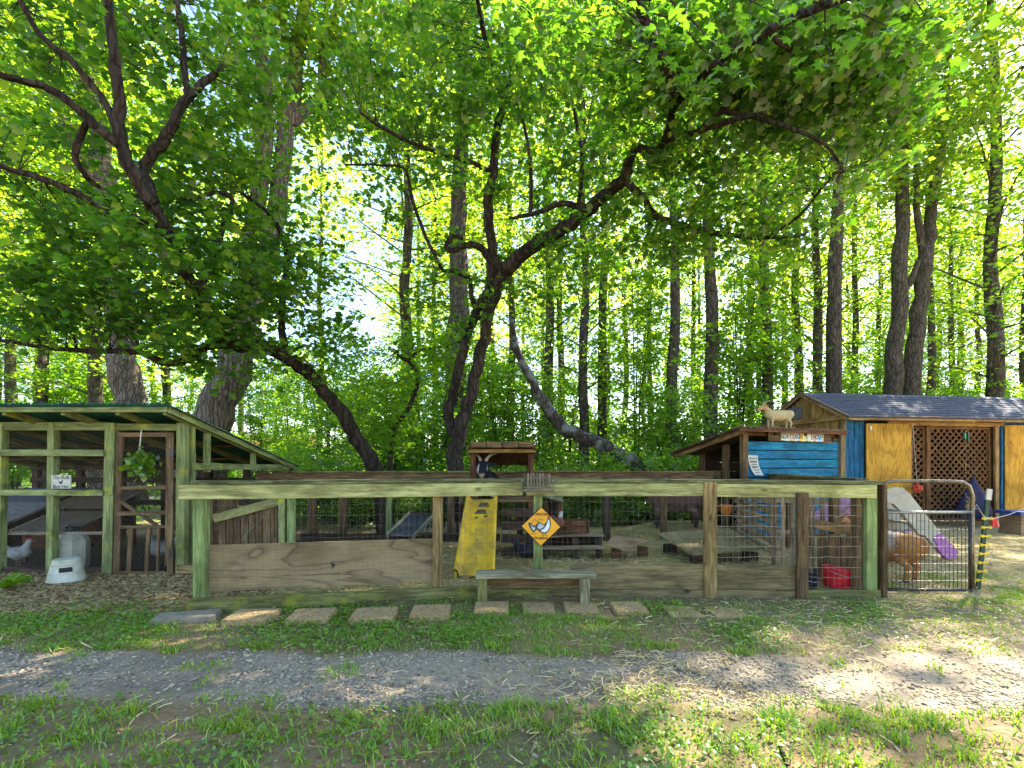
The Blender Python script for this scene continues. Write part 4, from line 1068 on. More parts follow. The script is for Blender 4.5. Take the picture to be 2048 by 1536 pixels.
hp = [(-.024, .002), (-.030, .020), (-.020, .012), (0, .010), (.010, .016), (.014, .028), (.021, .030), (.026, .024), (.022, .020), (.020, .002), (.008, -.010), (.004, -.022), (-.002, -.022), (-.004, -.011), (-.016, -.008)]
mbh = MB(); z0 = cz(964.5); mbh.add([(cx(137) + x, YF - .0955, z0 + z) for x, z in hp], [tuple(range(len(hp)))]); mbh.build('hen_silhouette', M_ink, sg)
MB().tube([(cx(128), YF - .088, cz(951)), (cx(124), YF - .08, cz(938)), (cx(118), YF - .075, cz(930))], .0025, 4).build('hanging_wire', M_rustwire, sg)
MB().tube([(cx(148), YF - .088, cz(951)), (cx(151), YF - .08, cz(938)), (cx(153), YF - .075, cz(930))], .0025, 4).build('hanging_wire', M_rustwire, sg)
# bunch of greens hanging in the doorway
hb = thing('hanging_greens', 'bunch of leafy greens hung on a white cord in the coop doorway', 'plant', (cx(279), YF - .09, cz(930)))
MB().tube([(cx(294), YF - .085, cz(862)), (cx(293), YF - .09, cz(880)), (cx(290), YF - .09, cz(906))], 0.007, 6).build('cord', M_whitep, hb)
r_ = np.random.default_rng(3)
pos = np.array(tuple(P(279, 928, YF - .10))) + r_.normal(size=(190, 3)) * np.array((.075, .05, .07))
V_, F_ = leaf_verts(pos, r_.normal(size=(190, 3)) + np.array((0, -.4, .5)), r_.uniform(.05, .09, 190), T_oval, r_)
org = W[hb.name].translation
o = mesh_obj('leaves', fast_mesh('leaves', V_ - np.array(tuple(org)), F_, M_under_leaf), hb, Matrix.Translation(org)); o['kind'] = 'stuff'
st = MB()
for k in range(12):
    a = P(286, 908, YF - .09); st.tube([a, a + Vector((random.uniform(-.14, .14), random.uniform(-.04, .04), random.uniform(-.17, .02)))], .003, 4)
st.build('stalks', M_weed, hb)

# ------------------------------------------------------------------ blue goat house with the rusty lean-to roof
W0, W1 = Vector((3.9, 7.9, 0)), Vector((5.76, 8.4, 0))
du = (W1 - W0).normalized(); dv = Vector((-du.y, du.x, 0))
gh = thing('goat_house', 'blue boarded goat house under a rusty corrugated lean-to roof', 'goat house', (4.8, 8.8, 0))
def gp(s, t, z): return W0 + du * s + dv * t + Vector((0, 0, z))
Lw = (W1 - W0).length
zt = 1.655
for k in range(11):                                                             # front boards, top one just under the sign
    z = zt - 0.075 - k * 0.150
    if z < 0.02: break
    board('blue_board', gp(0.0, 0.0, z), gp(Lw, 0.0, z), 0.02, 0.138 + random.uniform(-.006, .004), M_blue, gh)
for s in (-0.06, Lw + 0.06):
    board('post', gp(s, -0.01, -0.03), gp(s, -0.01, 1.84), 0.09, 0.10, M_brown if s < 0 else M_grey, gh, up=du)
board('header', gp(-.12, .01, 1.79), gp(Lw + .14, .01, 1.775), 0.04, 0.075, M_red, gh)
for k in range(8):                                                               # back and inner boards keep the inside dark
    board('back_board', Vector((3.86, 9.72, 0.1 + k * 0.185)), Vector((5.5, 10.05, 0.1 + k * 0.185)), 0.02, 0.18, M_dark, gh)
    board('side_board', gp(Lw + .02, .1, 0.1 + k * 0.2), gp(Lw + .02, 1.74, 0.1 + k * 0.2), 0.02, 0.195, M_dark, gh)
LB = Vector((3.85, 9.62, 0))
def lp_(y, z, off=0.0): return Vector((3.9 - (y - 7.9) * 0.029 + off, y, z))
for y_, w_ in ((8.62, .13), (9.62, .09)): board('post', lp_(y_, -.03), lp_(y_, 1.62 if y_ < 9 else 1.46), .09, w_, M_brown, gh, up=(0, 1, 0))
board('low_board', lp_(8.70, 1.08, -.06), lp_(9.66, 1.10, -.06), .02, .13, M_brown, gh)
board('low_board', lp_(8.70, .5, -.06), lp_(9.66, .5, -.06), .02, .20, M_brown, gh)
# one sheet roof falling away to the back, seen from below along its left rake
TR = Vector((3.66, 7.62, 1.885)); FR_ = Vector((5.86, 8.25, 1.86)); RL_ = Vector((3.24, 9.9, 1.477))
corrugated('roof_sheet', TR, FR_, RL_, M_rust, gh, period=0.12, amp=0.016, nv=8)
for t_ in (0.06, .35, .62, .95):
    o_ = (FR_ - TR) * t_ + Vector((0, 0, -.062))
    board('rafter', TR.lerp(RL_, .04) + o_, TR.lerp(RL_, .97) + o_, 0.04, 0.075, M_cedartrim if t_ < .1 else M_dark, gh)
board('purlin', TR.lerp(RL_, .5) + Vector((0, 0, -.03)), TR.lerp(RL_, .5) + (FR_ - TR) + Vector((0, 0, -.03)), .05, .025, M_dark, gh)
board('fascia', TR + Vector((0, .03, -.045)), Vector((5.84, 8.28, 1.815)), 0.025, 0.07, M_red, gh)
# number plate letters on a board
pb = thing('plate_sign', 'board of cut licence plate letters under the goat house roof edge', 'sign', gp(1.1, -.08, 1.7))
sA = gp(0.62, -.075, 1.745); sB = gp(1.52, -.075, 1.735)
board('backing_board', gp(0.38, -.062, 1.745), gp(1.70, -.062, 1.725), 0.015, 0.17, M_brown, pb)
letters = 'GOATSAON.T ENOUF'
pc = [(.62, .60, .42), (.60, .60, .48), (.58, .60, .50), (.60, .55, .40), (.68, .42, .30), (.50, .54, .56), (.55, .62, .66), (.75, .55, .05), (.70, .62, .20), (.60, .52, .42), (.66, .62, .38), (.62, .64, .50), (.64, .45, .32), (.64, .62, .56), (.20, .48, .68), (.62, .60, .36)]
lc = [(.02, .03, .02), (.02, .04, .025), (.015, .04, .02), (.02, .03, .02), (.25, .03, .015), (.03, .05, .07), (.02, .03, .05), (.35, .05, .01), (.03, .03, .02), (.03, .03, .025), None, (.02, .05, .025), (.3, .06, .03), (.02, .02, .02), (.01, .03, .12), (.01, .04, .15)]
rzs = math.atan2(du.y, du.x)
for i, ch in enumerate(letters):
    p = sA.lerp(sB, (i + 0.5) / 16)
    pl = MB().box((0, 0, 0), (0.0552, 0.002, 0.142 + 0.01 * ((i * 7) % 3)))
    me = bpy.data.meshes.new('plate'); me.from_pydata(pl.v, [], pl.f); me.materials.append(paint('plate_enamel', pc[i], rough=0.4, var=0.05))
    o = mesh_obj('plate', me, pb, Matrix.Translation(p + Vector((0, -.006 - .001 * (i % 3), 0))) @ Matrix.Rotation(rzs, 4, 'Z'))
    if lc[i] and ch != ' ':
        text(ch, 0.122, face_cam(p + Vector((0, -.0105, -.004)), rzs), paint('plate_ink', lc[i], rough=0.5, var=0.02), o, sx=0.62, name='letter', bold=0.0015)
# printed paper notice
pn = thing('paper_notice', 'curling white printed notice pinned to the blue boards', 'notice', gp(0.16, -.03, 1.2))
n0 = []; nf = []
for i in range(7):
    t_ = i / 6
    z = 1.425 - 0.335 * t_; sh_ = 0.095 * t_ * t_; out_ = -.018 - 0.05 * t_ ** 3
    n0 += [gp(0.015 + sh_, out_, z), gp(0.205 + sh_ * 0.85, out_ - .004, z - 0.006)]
for i in range(6): nf.append((2 * i, 2 * i + 1, 2 * i + 3, 2 * i + 2))
MB().add(n0 + [p + dv * 0.0015 for p in n0], nf + [tuple(14 + k for k in reversed(f)) for f in nf]).build('paper', M_whitep, pn)
for (t_, s_, tx) in ((.17, .030, 'THE SIGHT OF'), (.33, .046, 'SUPPORTS'), (.46, .020, 'OUR FRIENDS'), (.60, .052, 'MAATC'), (.74, .026, 'AND NEIGH'), (.86, .022, 'FRONT GATE')):
    sh_ = 0.095 * t_ * t_
    text(tx, s_, face_cam(gp(0.11 + sh_ * .93, -.018 - 0.05 * t_ ** 3 - .008, 1.423 - .335 * t_), rzs, -.03), M_ink, pn, sx=0.62 if s_ > .03 else .8)

# ------------------------------------------------------------------ shed
S0_ = Vector((6.70, 9.60, 0)); su = Vector((math.cos(R(8)), math.sin(R(8)), 0)); sv_ = Vector((-su.y, su.x, 0))
SL, SD, SE, SR = 5.6, 2.15, 2.26, 2.83
shed = thing('garden_shed', 'blue and cedar board shed with open plywood doors and dark shingle roof', 'shed', (9.3, 11.0, 0))
def sp(s, t, z): return S0_ + su * s + sv_ * t + Vector((0, 0, z))
rs = math.atan2(su.y, su.x)
for k in range(4):
    board('blue_siding', sp(.055 + k * .118, 0.0, -0.02), sp(.055 + k * .118, 0, SE - .10), 0.018, 0.112, M_blue2, shed, up=su)
for k in range(17):
    s = 3.72 + k * 0.118
    if s > SL - .03: break
    board('blue_siding', sp(s, 0.0, -0.02), sp(s, 0, SE - .10), 0.018, 0.112, M_blue2, shed, up=su)
for k in range(18):                                                              # gable end, upright cedar boards
    t_ = 0.06 + k * 0.119
    if t_ > SD - .03: break
    top = SE + (SR - SE) * (1 - abs(t_ - SD / 2) / (SD / 2)) - .05
    board('cedar_board', sp(-.01, t_, 0.0), sp(-.01, t_, top), 0.018, 0.113, M_cedar, shed, up=sv_)
    board('cedar_board', sp(SL + .01, t_, 0.0), sp(SL + .01, t_, top), 0.018, 0.113, M_cedar, shed, up=sv_)
for k in range(11):
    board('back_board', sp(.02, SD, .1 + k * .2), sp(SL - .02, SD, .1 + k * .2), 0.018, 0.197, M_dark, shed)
for s_ in (0.0, SL): board('corner_trim', sp(s_ - .03, -.03, -.02), sp(s_ - .03, -.03, SE - .05), 0.03, 0.09, M_cedartrim, shed, up=sv_)
board('tie_beam', sp(-.05, -.12, SE - .05), sp(-.05, SD + .1, SE - .05), 0.04, 0.10, M_cedartrim, shed)
MB().box(sp(-.035, SD * .60, SE + .17), (0.02, 0.36, 0.27), Matrix.Rotation(rs, 3, 'Z')).build('gable_vent', M_slate, shed)
board('barge_board', sp(-.09, -.22, SE - .11 + .03), sp(-.09, SD / 2, SR + .0), 0.03, 0.10, M_cedartrim, shed)
board('barge_board', sp(-.09, SD + .22, SE - .11 + .03), sp(-.09, SD / 2, SR + .0), 0.03, 0.10, M_cedartrim, shed)
board('fascia', sp(-.1, -.22, SE - .07), sp(SL * .5, -.22, SE - .075), 0.025, 0.10, M_cedartrim, shed)
board('fascia', sp(SL * .5, -.22, SE - .075), sp(SL + .1, -.22, SE - .07), 0.025, 0.10, M_cedartrim, shed)
board('door_header', sp(1.0, -.015, SE - .155), sp(3.8, -.015, SE - .16), 0.03, 0.09, M_cedartrim, shed)
# roof decks and single shingles
e0, r0_ = SE - .06, SR + .035
rw = (SD / 2 + .25)
MB().slab([sp(-.12, -.25, e0), sp(SL + .12, -.25, e0), sp(SL + .12, SD / 2, r0_), sp(-.12, SD / 2, r0_)], 0.02).build('roof_deck', M_shingle, shed)
MB().slab([sp(SL + .12, SD + .25, e0), sp(-.12, SD + .25, e0), sp(-.12, SD / 2, r0_), sp(SL + .12, SD / 2, r0_)], 0.02).build('roof_deck', M_shingle, shed)
slope = (sp(0, SD / 2, r0_) - sp(0, -.25, e0)); sl = slope.length; sn = su.cross(slope).normalized()
shm = []
for vv in range(3):
    mb = MB(); wdt = 0.328; dp = 0.19
    lift = .010 + .003 * vv
    mb.add([(0, 0, lift), (wdt, 0, lift + .002), (wdt - .004 * vv, dp, .002), (.003 * vv, dp, .002), (0, 0, lift - .006), (wdt, 0, lift - .006)], [(0, 1, 2, 3), (4, 5, 1, 0), (4, 0, 3), (5, 2, 1)])
    me = bpy.data.meshes.new('shingle'); me.from_pydata(mb.v, [], mb.f); me.materials.append(M_shingle); shm.append(me)
SMX = Matrix.Identity(4)
sy = slope.normalized()
for i in range(3): SMX[i][0], SMX[i][1], SMX[i][2] = su[i], sy[i], sn[i]
ncr = int(sl / 0.14)
for j in range(ncr):
    for i in range(17):
        s = -.12 + i * 0.333 + (0.166 if j % 2 else 0) - 0.0
        if s + .328 > SL + .14: break
        M_ = SMX.copy(); M_.translation = sp(s, -.25, e0) + sy * (j * 0.14 - .01) + sn * .002
        mesh_obj('shingle', shm[(i * 5 + j * 3) % 3], shed, M_)
# open plywood doors folded flat against the front
for (a, b, n) in ((0.46, 1.50, 'left'), (3.78, 4.90, 'right')):
    c = sp((a + b) / 2, -.055, 1.06)
    me_b = MB().box((0, 0, 0), (b - a, 0.02, 2.06)); me = bpy.data.meshes.new('door'); me.from_pydata(me_b.v, [], me_b.f); me.materials.append(M_plydoor)
    d_ = mesh_obj('door', me, shed, Matrix.Translation(c) @ Matrix.Rotation(rs, 4, 'Z'))
    hx = b + .02 if n == 'left' else a - .02
    for z in (.4, 1.7): MB().box(sp(hx, -.06, z), (0.03, 0.02, 0.10), Matrix.Rotation(rs, 3, 'Z')).build('hinge', M_black, d_)
    if n == 'left': MB().box(sp(a + .09, -.07, 2.0), (0.05, 0.02, 0.09), Matrix.Rotation(rs, 3, 'Z')).build('hasp', M_whitep, d_)
    else: board('door_edge', sp(a - .055, -.03, .02), sp(a - .055, -.03, 2.08), 0.04, 0.05, M_blue2, shed, up=su)
board('door_jamb', sp(1.53, -.01, 0), sp(1.53, -.01, SE - .2), 0.05, 0.07, M_lattice, shed, up=su)
board('door_jamb', sp(3.60, -.03, 0), sp(3.60, -.03, SE - .2), 0.05, 0.09, M_cedartrim, shed, up=su)
board('sill_board', sp(1.5, -.02, .03), sp(3.62, -.02, .03), 0.05, 0.08, M_lattice, shed)
def lattice(s0, s1, z0, z1, t_, pitch=0.145):
    p = thing_part = MB().box(sp((s0 + s1) / 2, t_ + .012, z0 + .02), (s1 - s0, 0.02, 0.05), Matrix.Rotation(rs, 3, 'Z')).build('lattice_panel', M_lattice, shed)
    for (a, b, up) in (((s0, z0), (s0, z1), su), ((s1, z0), (s1, z1), su), ((s0, z1), (s1, z1), (0, 0, 1))):
        board('lattice_frame', sp(a[0], t_, a[1]), sp(b[0], t_, b[1]), 0.03, 0.05, M_lattice, p, up=up)
    w, h = s1 - s0, z1 - z0
    for dirn in (1, -1):
        k = -h
        while k < w:
            # line x = k + (z - z0) for dirn 1
            xa, xb = max(k, 0), min(k + h, w)
            if xb - xa > .03:
                za, zb_ = xa - k, xb - k
                if dirn == 1: A_, B_ = (s0 + xa, z0 + za), (s0 + xb, z0 + zb_)
                else: A_, B_ = (s1 - xa, z0 + za), (s1 - xb, z0 + zb_)
                tt = t_ + (0.004 if dirn == 1 else 0.014)
                board('lath', sp(A_[0], tt, A_[1]), sp(B_[0], tt, B_[1]), 0.007, 0.036, M_lattice, p, seg=1, jit=.0005)
            k += pitch
lattice(1.58, 1.98, 0.08, 2.03, .10)
lattice(2.06, 3.54, 0.08, 2.03, .06)
board('stud', sp(2.02, .07, .02), sp(2.02, .07, 2.05), 0.05, 0.07, M_lattice, shed, up=su)
# hay bag and hanging ball in the doorway
hbp = sp(2.62, -.35, 0); hbp.z = 0
bag = thing('hay_bag', 'dark navy cloth hay bag hanging in the shed doorway with hay showing', 'hay bag', hbp)
vsb = []; fsb = []
prof = [(.02, 1.02), (.05, .96), (.09, .86), (.17, .70), (.26, .52), (.33, .36), (.345, .24), (.27, .17), (.1, .15)]
for i, (r__, z) in enumerate(prof):
    for k in range(22):
        a = 2 * math.pi * k / 22; rr = r__ * (1 + .07 * math.sin(3 * a + i) + .05 * math.sin(7 * a - i * .7))
        vsb.append((hbp.x + rr * math.cos(a), hbp.y + .6 * rr * math.sin(a), z))
for i in range(len(prof) - 1):
    for k in range(22): fsb.append((i * 22 + k, i * 22 + (k + 1) % 22, (i + 1) * 22 + (k + 1) % 22, (i + 1) * 22 + k))
fsb.append(tuple(8 * 22 + k for k in range(22)))
MB().add(vsb, fsb).build('bag_cloth', M_navyc, bag, smooth=True)
hay = MB(); rdh = random.Random(8)
for k in range(160):
    c = hbp + Vector((-.17 + rdh.gauss(0, .05), -.13 + rdh.gauss(0, .012), .42 + rdh.gauss(0, .09)))
    dvec = Vector((rdh.gauss(0, 1), rdh.gauss(0, .4), rdh.gauss(0, 1))).normalized() * rdh.uniform(.02, .05)
    hay.tube([c - dvec, c + dvec], .003, 3, cap=False)
hay.build('hay', M_straw, bag, kind='stuff')
MB().tube([hbp + Vector((0, 0, 1.0)), hbp + Vector((0.02, .2, 1.6)), hbp + Vector((0.02, .30, 2.04))], .006, 5).build('strap', M_black, bag)
bl = sp(1.46, -.22, 0); bz = 0.78
ball = thing('toy_ball', 'orange red lattice ball on a string beside the left plywood door', 'toy ball', bl + Vector((0, 0, bz)))
bmsh = MB(); 
for k in range(9):
    ax = Quaternion(Vector((math.sin(k * 2.1), math.cos(k * 1.7), math.sin(k * .9 + 1))).normalized(), k * .9)
    bmsh.tube([bl + Vector((0, 0, bz)) + ax @ Vector((.085 * math.cos(t), .085 * math.sin(t), 0)) for t in np.linspace(0, 2 * math.pi, 17)], .009, 5, cap=False)
bmsh.build('ball_ribs', paint('red_orange_plastic', (.62, .07, .02), rough=.4), ball)
MB().tube([bl + Vector((0, 0, bz + .08)), bl + Vector((0, .1, SE - .2))], .004, 4).build('string', M_whitep, ball)
lp = sp(2.95, .03, 0)
lpt = thing('clip_lamp', 'small black and green clip hanging at the top of the lattice', 'clip', lp + Vector((0, 0, 1.8)))
MB().box(lp + Vector((0, -.03, 1.84)), (.05, .03, .20)).build('clip_body', M_black, lpt)
MB().box(lp + Vector((-.07, -.03, 1.86)), (.03, .02, .12)).build('clip_tag', paint('green_tag', (.05, .45, .12)), lpt)

# far houses glimpsed through the trunks
def far_house(label, x, y, w, d, h, rh, mw, mr, rz=0.0):
    t = thing('far_house', label, 'house', (x, y, 0), rz=rz)
    M_ = W[t.name]
    def bl_(mb, nm, m, par=t):
        me = bpy.data.meshes.new(nm); me.from_pydata(mb.v, [], mb.f); me.materials.append(m); return mesh_obj(nm, me, par, M_)
    bl_(MB().box((0, 0, h / 2), (w, d, h)), 'wall', mw)
    bl_(MB().add([(-w / 2 - .4, -d / 2 - .4, h), (w / 2 + .4, -d / 2 - .4, h), (w / 2 + .4, d / 2 + .4, h), (-w / 2 - .4, d / 2 + .4, h), (-w / 2 - .4, 0, h + rh), (w / 2 + .4, 0, h + rh)], [(0, 1, 5, 4), (2, 3, 4, 5), (0, 4, 3), (1, 2, 5), (3, 2, 1, 0)]), 'roof', mr)
    for k in range(int(w // 2.6)):
        xw = -w / 2 + 1.3 + k * 2.6
        o = bl_(MB().box((xw, -d / 2 - .02, h * .55), (1.1, .06, 1.4)), 'window', M_housew)
        bl_(MB().box((xw, -d / 2 - .05, h * .55), (.9, .04, 1.2)), 'pane', M_glass, o)
    return t
far_house('white house half hidden far behind the leaning trunk', PX(1232, 46), 46, 5.5, 8, 2.9, 1.6, M_housew, M_slate)
far_house('long pale building with a red roof far beyond the lane', PX(520, 75), 75, 17, 9, 3.4, 2.2, M_housew, M_houser, rz=.15)
# overhead wires
for (z, lb) in ((0.0, 'upper thin black overhead cable crossing behind the coop'), (0.55, 'lower thin black overhead cable crossing behind the coop')):
    a, b = P(-300, 690, 24), P(900, 905, 24)
    pts = [a.lerp(b, t) + Vector((0, 0, -.9 * math.sin(math.pi * t) * .5 - z * (1 - .3 * t))) for t in np.linspace(0, 1, 24)]
    o = MB().tube(pts, .014, 5).build('overhead_cable', M_black, org=a); tag(o, lb, 'cable', 'overhead cables')

# ================================================================== pen fences
FA, FB, FC = Vector((-2.78, 4.13, 0)), Vector((0.12, 4.66, 0)), Vector((3.55, 4.62, 0))
def fl(px, off=0.0):
    """point of the front fence line in column px (off = towards the viewer)"""
    k = (px - 1024.0) / F
    for a, b in ((FA, FB), (FB, FC)):
        d = b - a; den = d.x - k * d.y
        t = (k * a.y - a.x) / den
        if -0.12 <= t <= 1.0 or (b is FC and t > 0):
            p = a + d * t
            return p + Vector((0, -off, 0))
fence = thing('pen_fence', 'front fence of the pen with pale green top rail and brown posts', 'fence', (0.4, 4.6, 0))
def rail(p0, p1, z, th, h, m, nm='rail', off=0.0):
    return board(nm, Vector((p0.x, p0.y - off, z)), Vector((p1.x, p1.y - off, z)), th, h, m, fence)
A_ = fl(366); 
board('rail', Vector((A_.x, A_.y - .045, 1.043)), Vector((FB.x - .02, FB.y - .045, 1.043)), 0.038, 0.125, M_green, fence)
rail(FB + Vector((.02, 0, 0)), fl(1405), 1.036, 0.038, 0.125, M_green, off=.045)
board('rail', Vector((fl(1426).x, fl(1426).y - .045, 1.034)), Vector((3.50, FC.y - .045, 1.02)), 0.038, 0.128, M_green, fence)
B0_ = fl(388)
board('cap_board', Vector((B0_.x, B0_.y, 1.125)), Vector((FB.x - .04, FB.y, 1.125)), 0.135, 0.036, M_cap, fence)
board('cap_board', Vector((FB.x - .03, FB.y, 1.122)), Vector((fl(1500).x, fl(1500).y, 1.118)), 0.135, 0.036, M_cap, fence)
board('cap_board', Vector((fl(1500).x + .005, fl(1500).y, 1.116)), Vector((3.56, FC.y, 1.104)), 0.135, 0.036, M_cap, fence)
def fpost(px, w, z0, z1, m, off=0.0, th=0.09):
    p = fl(px); return board('post', (p.x, p.y - off, z0), (p.x, p.y - off, z1), th, w, m, fence, up=(1, 0, 0))
fpost(403, .10, -.03, 1.10, M_greenpost, .0)
fpost(875, .085, -.03, 1.10, M_post, -.02)
fpost(1076, .085, -.03, 1.10, M_greenpost, -.02)
fpost(1415, .125, -.03, 1.112, M_post, .06, .045)
fpost(1593, .105, -.03, 1.01, M_brown, .09, .045)
fpost(1738, .10, -.03, 1.10, M_greenpost, .0)
fpost(1720, .06, -.03, 1.08, M_brown, -.05)
board('post', (3.585, 4.60, -.03), (3.585, 4.60, 1.09), .09, .035, M_brown, fence, up=(1, 0, 0))
# lower boards
def kb(px0, px1, z0, z1, m, off, nm='kick_board', th=.03):
    a, b = fl(px0), fl(px1)
    return board(nm, (a.x, a.y - off, (z0 + z1) / 2), (b.x, b.y - off, (z0 + z1) / 2), th, z1 - z0, m, fence)
board('kick_board', (fl(386).x, fl(386).y - .06, .065), (fl(965).x, fl(965).y - .06, .055), .04, .14, M_mossy, fence)
kb(978, 1100, -.03, .075, M_mossy, .05); kb(1101, 1405, -.03, .07, M_grey, .05); kb(1428, 1585, -.03, .07, M_grey, .05); kb(1604, 1752, -.03, .075, M_mossy, .05)
kb(978, 1190, .08, .17, M_grey, .03, th=.025)
kb(1140, 1403, .072, .315, M_grey, .035, th=.025); kb(1428, 1586, .072, .31, M_grey, .035, th=.025)
a, b = fl(411), fl(867)
mid = (a + b) / 2; L_ = (b - a).length
plyb = MB()
NS = 18
for i in range(NS):                                                                # sheet with a slight warp and a ragged lower edge
    x0, x1 = -L_ / 2 + L_ * i / NS, -L_ / 2 + L_ * (i + 1) / NS
    def wv_(x): return .006 * math.sin(x * 2.3)
    plyb.add([(x0, wv_(x0) - .007, .165 + .004 * math.sin(x0 * 9)), (x1, wv_(x1) - .007, .165 + .004 * math.sin(x1 * 9)), (x1, wv_(x1) - .007, .575), (x0, wv_(x0) - .007, .575),
              (x0, wv_(x0) + .007, .165), (x1, wv_(x1) + .007, .165), (x1, wv_(x1) + .007, .575), (x0, wv_(x0) + .007, .575)],
             [(0, 1, 2, 3), (7, 6, 5, 4), (3, 2, 6, 7), (0, 4, 5, 1)] + ([(0, 3, 7, 4)] if i == 0 else []) + ([(1, 5, 6, 2)] if i == NS - 1 else []))
me = bpy.data.meshes.new('plywood_panel'); me.from_pydata(plyb.v, [], plyb.f); me.materials.append(M_ply)
ply = mesh_obj('plywood_panel', me, fence, Matrix.Translation(mid + Vector((0, .03, 0))) @ Matrix.Rotation(math.atan2((b - a).y, (b - a).x), 4, 'Z'))
kn = fl(663); MB().add([(kn.x + x, kn.y + .018, .365 + z) for x, z in ((-.02, .005), (-.004, .022), (.012, .006), (.03, 0), (.008, -.03), (0, -.045), (-.002, -.01))], [tuple(range(7))]).build('knot_hole', M_ink, ply)
weld('wire_mesh', [(fl(412).x, fl(412).y - .02), (FB.x, FB.y - .0), (fl(1410).x, FB.y - .02)], .12, 1.0, M_rustwire, fence, dx=.052, dz=.10, rad=.0010)
weld('wire_mesh', [(fl(1430).x, FC.y + .0), (fl(1590).x, FC.y + .02), (fl(1725).x, FC.y + .0)], .08, 1.0, M_steel, fence, dx=.052, dz=.10, rad=.0016)

# back rail of the pen
YR = 7.75
bf = thing('back_fence', 'dark weathered fence along the back of the pen', 'fence', (-.5, YR, 0))
board('rail', (PX(512, YR), YR, 1.075), (PX(1085, YR), YR, 1.085), .035, .11, M_brown, bf)
board('rail', (PX(1087, YR), YR, 1.085), (PX(1425, YR + .3), YR + .3, 1.07), .035, .11, M_brown, bf)
board('cap_board', (PX(512, YR), YR, 1.145), (PX(1090, YR), YR, 1.15), .12, .025, M_cap, bf)
board('cap_board', (PX(1091, YR), YR, 1.15), (PX(1425, YR + .3), YR + .3, 1.14), .12, .025, M_brown, bf)
for (px, w, m, ln) in ((560, .09, M_greenpost, 0), (622, .15, M_brown, -.02), (680, .13, M_brown, .06), (763, .07, M_dark, 0), (774, .08, M_greenpost, .03), (900, .10, M_brown, 0), (1040, .10, M_dark, 0), (1120, .10, M_greenpost, 0), (1215, .11, M_dark, 0), (1330, .10, M_brown, 0)):
    board('post', (PX(px, YR), YR + .07, -.05), (PX(px, YR) + ln, YR + .07, 1.06), .08, w, m, bf, up=(1, 0, 0))
board('low_board', (PX(600, YR), YR + .02, .06), (PX(1000, YR), YR + .02, .06), .03, .16, M_dark, bf)
weld('wire_mesh', [(PX(560, YR), YR - .03), (PX(1400, YR), YR - .03)], .05, 1.05, M_rustwire, bf, dx=.10, dz=.10)
# right side of the pen
sf = thing('side_fence', 'side fence of the pen running back to the blue goat house', 'fence', (4.0, 6.7, 0))
sfa, sfb = Vector((3.52, 4.78, 0)), Vector((4.36, 8.0, 0))
for z, h, th, m, nm in ((1.06, .10, .035, M_brown, 'rail'), (1.125, .03, .12, M_cap, 'cap_board')):
    board(nm, sfa + Vector((0, 0, z)), sfb + Vector((0, 0, z - .02)), th, h, m, sf)
for t_ in (.25, .5, .75, 1.0):
    p = sfa.lerp(sfb, t_); board('post', p + Vector((.06, 0, -.03)), p + Vector((.06, 0, 1.05)), .09, .09, M_brown, sf, up=(0, 1, 0))
weld('wire_mesh', [(sfa.x + .02, sfa.y), (sfb.x + .02, sfb.y)], .05, 1.0, M_rustwire, sf, dx=.10, dz=.10)

# upright pallets inside the pen on the right
def pallet(label, p0, p1, z0, z1, n, horiz, gap=.6):
    t = thing('pallet', label, 'pallet', (p0 + p1) / 2, 'old pallets stood on edge in the pen')
    u = (p1 - p0); L = u.length; un = u.normalized(); nn = Vector((un.y, -un.x, 0))
    if horiz:
        for k in range(n):
            z = z0 + (k + .5) * (z1 - z0) / n
            board('slat', p0 + Vector((0, 0, z)), p1 + Vector((0, 0, z)), .016, (z1 - z0) / n * gap, M_pallet, t)
        for s in (.04, .5, .96): board('stringer', p0.lerp(p1, s) - nn * .045 + Vector((0, 0, z0 - .02)), p0.lerp(p1, s) - nn * .045 + Vector((0, 0, z1)), .04, .07, M_pallet, t, up=nn)
    else:
        for k in range(n):
            p = p0.lerp(p1, (k + .5) / n)
            board('slat', p + Vector((0, 0, z0 + random.uniform(0, .02))), p + Vector((random.uniform(-.01, .01), 0, z1 + random.uniform(-.03, .02))), .016, L / n * gap, M_pallet, t, up=un)
        for z in (z0 + .08, (z0 + z1) / 2, z1 - .12): board('stringer', p0 - nn * .045 + Vector((0, 0, z)), p1 - nn * .045 + Vector((0, 0, z)), .07, .05, M_pallet, t)
    return t
pallet('pallet with wide horizontal slats seen at an angle beside the grey ramp', Vector((PX(1470, 7.6), 7.6, 0)), Vector((PX(1542, 5.9), 5.9, 0)), .15, 1.0, 7, True, .68)
pallet('pallet with upright slats beside the post left of the buckets', Vector((PX(1538, 5.55), 5.55, 0)), Vector((PX(1655, 5.25), 5.25, 0)), .0, .98, 6, False, .48)
bx = thing('feed_box', 'dark brown slatted feed box behind the red bucket', 'box', (PX(1680, 5.3), 5.3, 0))
for k in range(9):
    p = Vector((PX(1640 + k * 11.5, 5.15), 5.15, 0)); board('slat', p + Vector((0, 0, -.01)), p + Vector((0, 0, .50 + .012 * ((k * 5) % 4))), .018, .055, M_brown, bx, up=(1, 0, 0))
board('top_board', (PX(1632, 5.25), 5.25, .62), (PX(1738, 5.25), 5.25, .50), .03, .10, M_cedartrim, bx)
board('side_board', (PX(1640, 5.2), 5.2, .25), (PX(1640, 5.6), 5.6, .25), .02, .5, M_brown, bx)

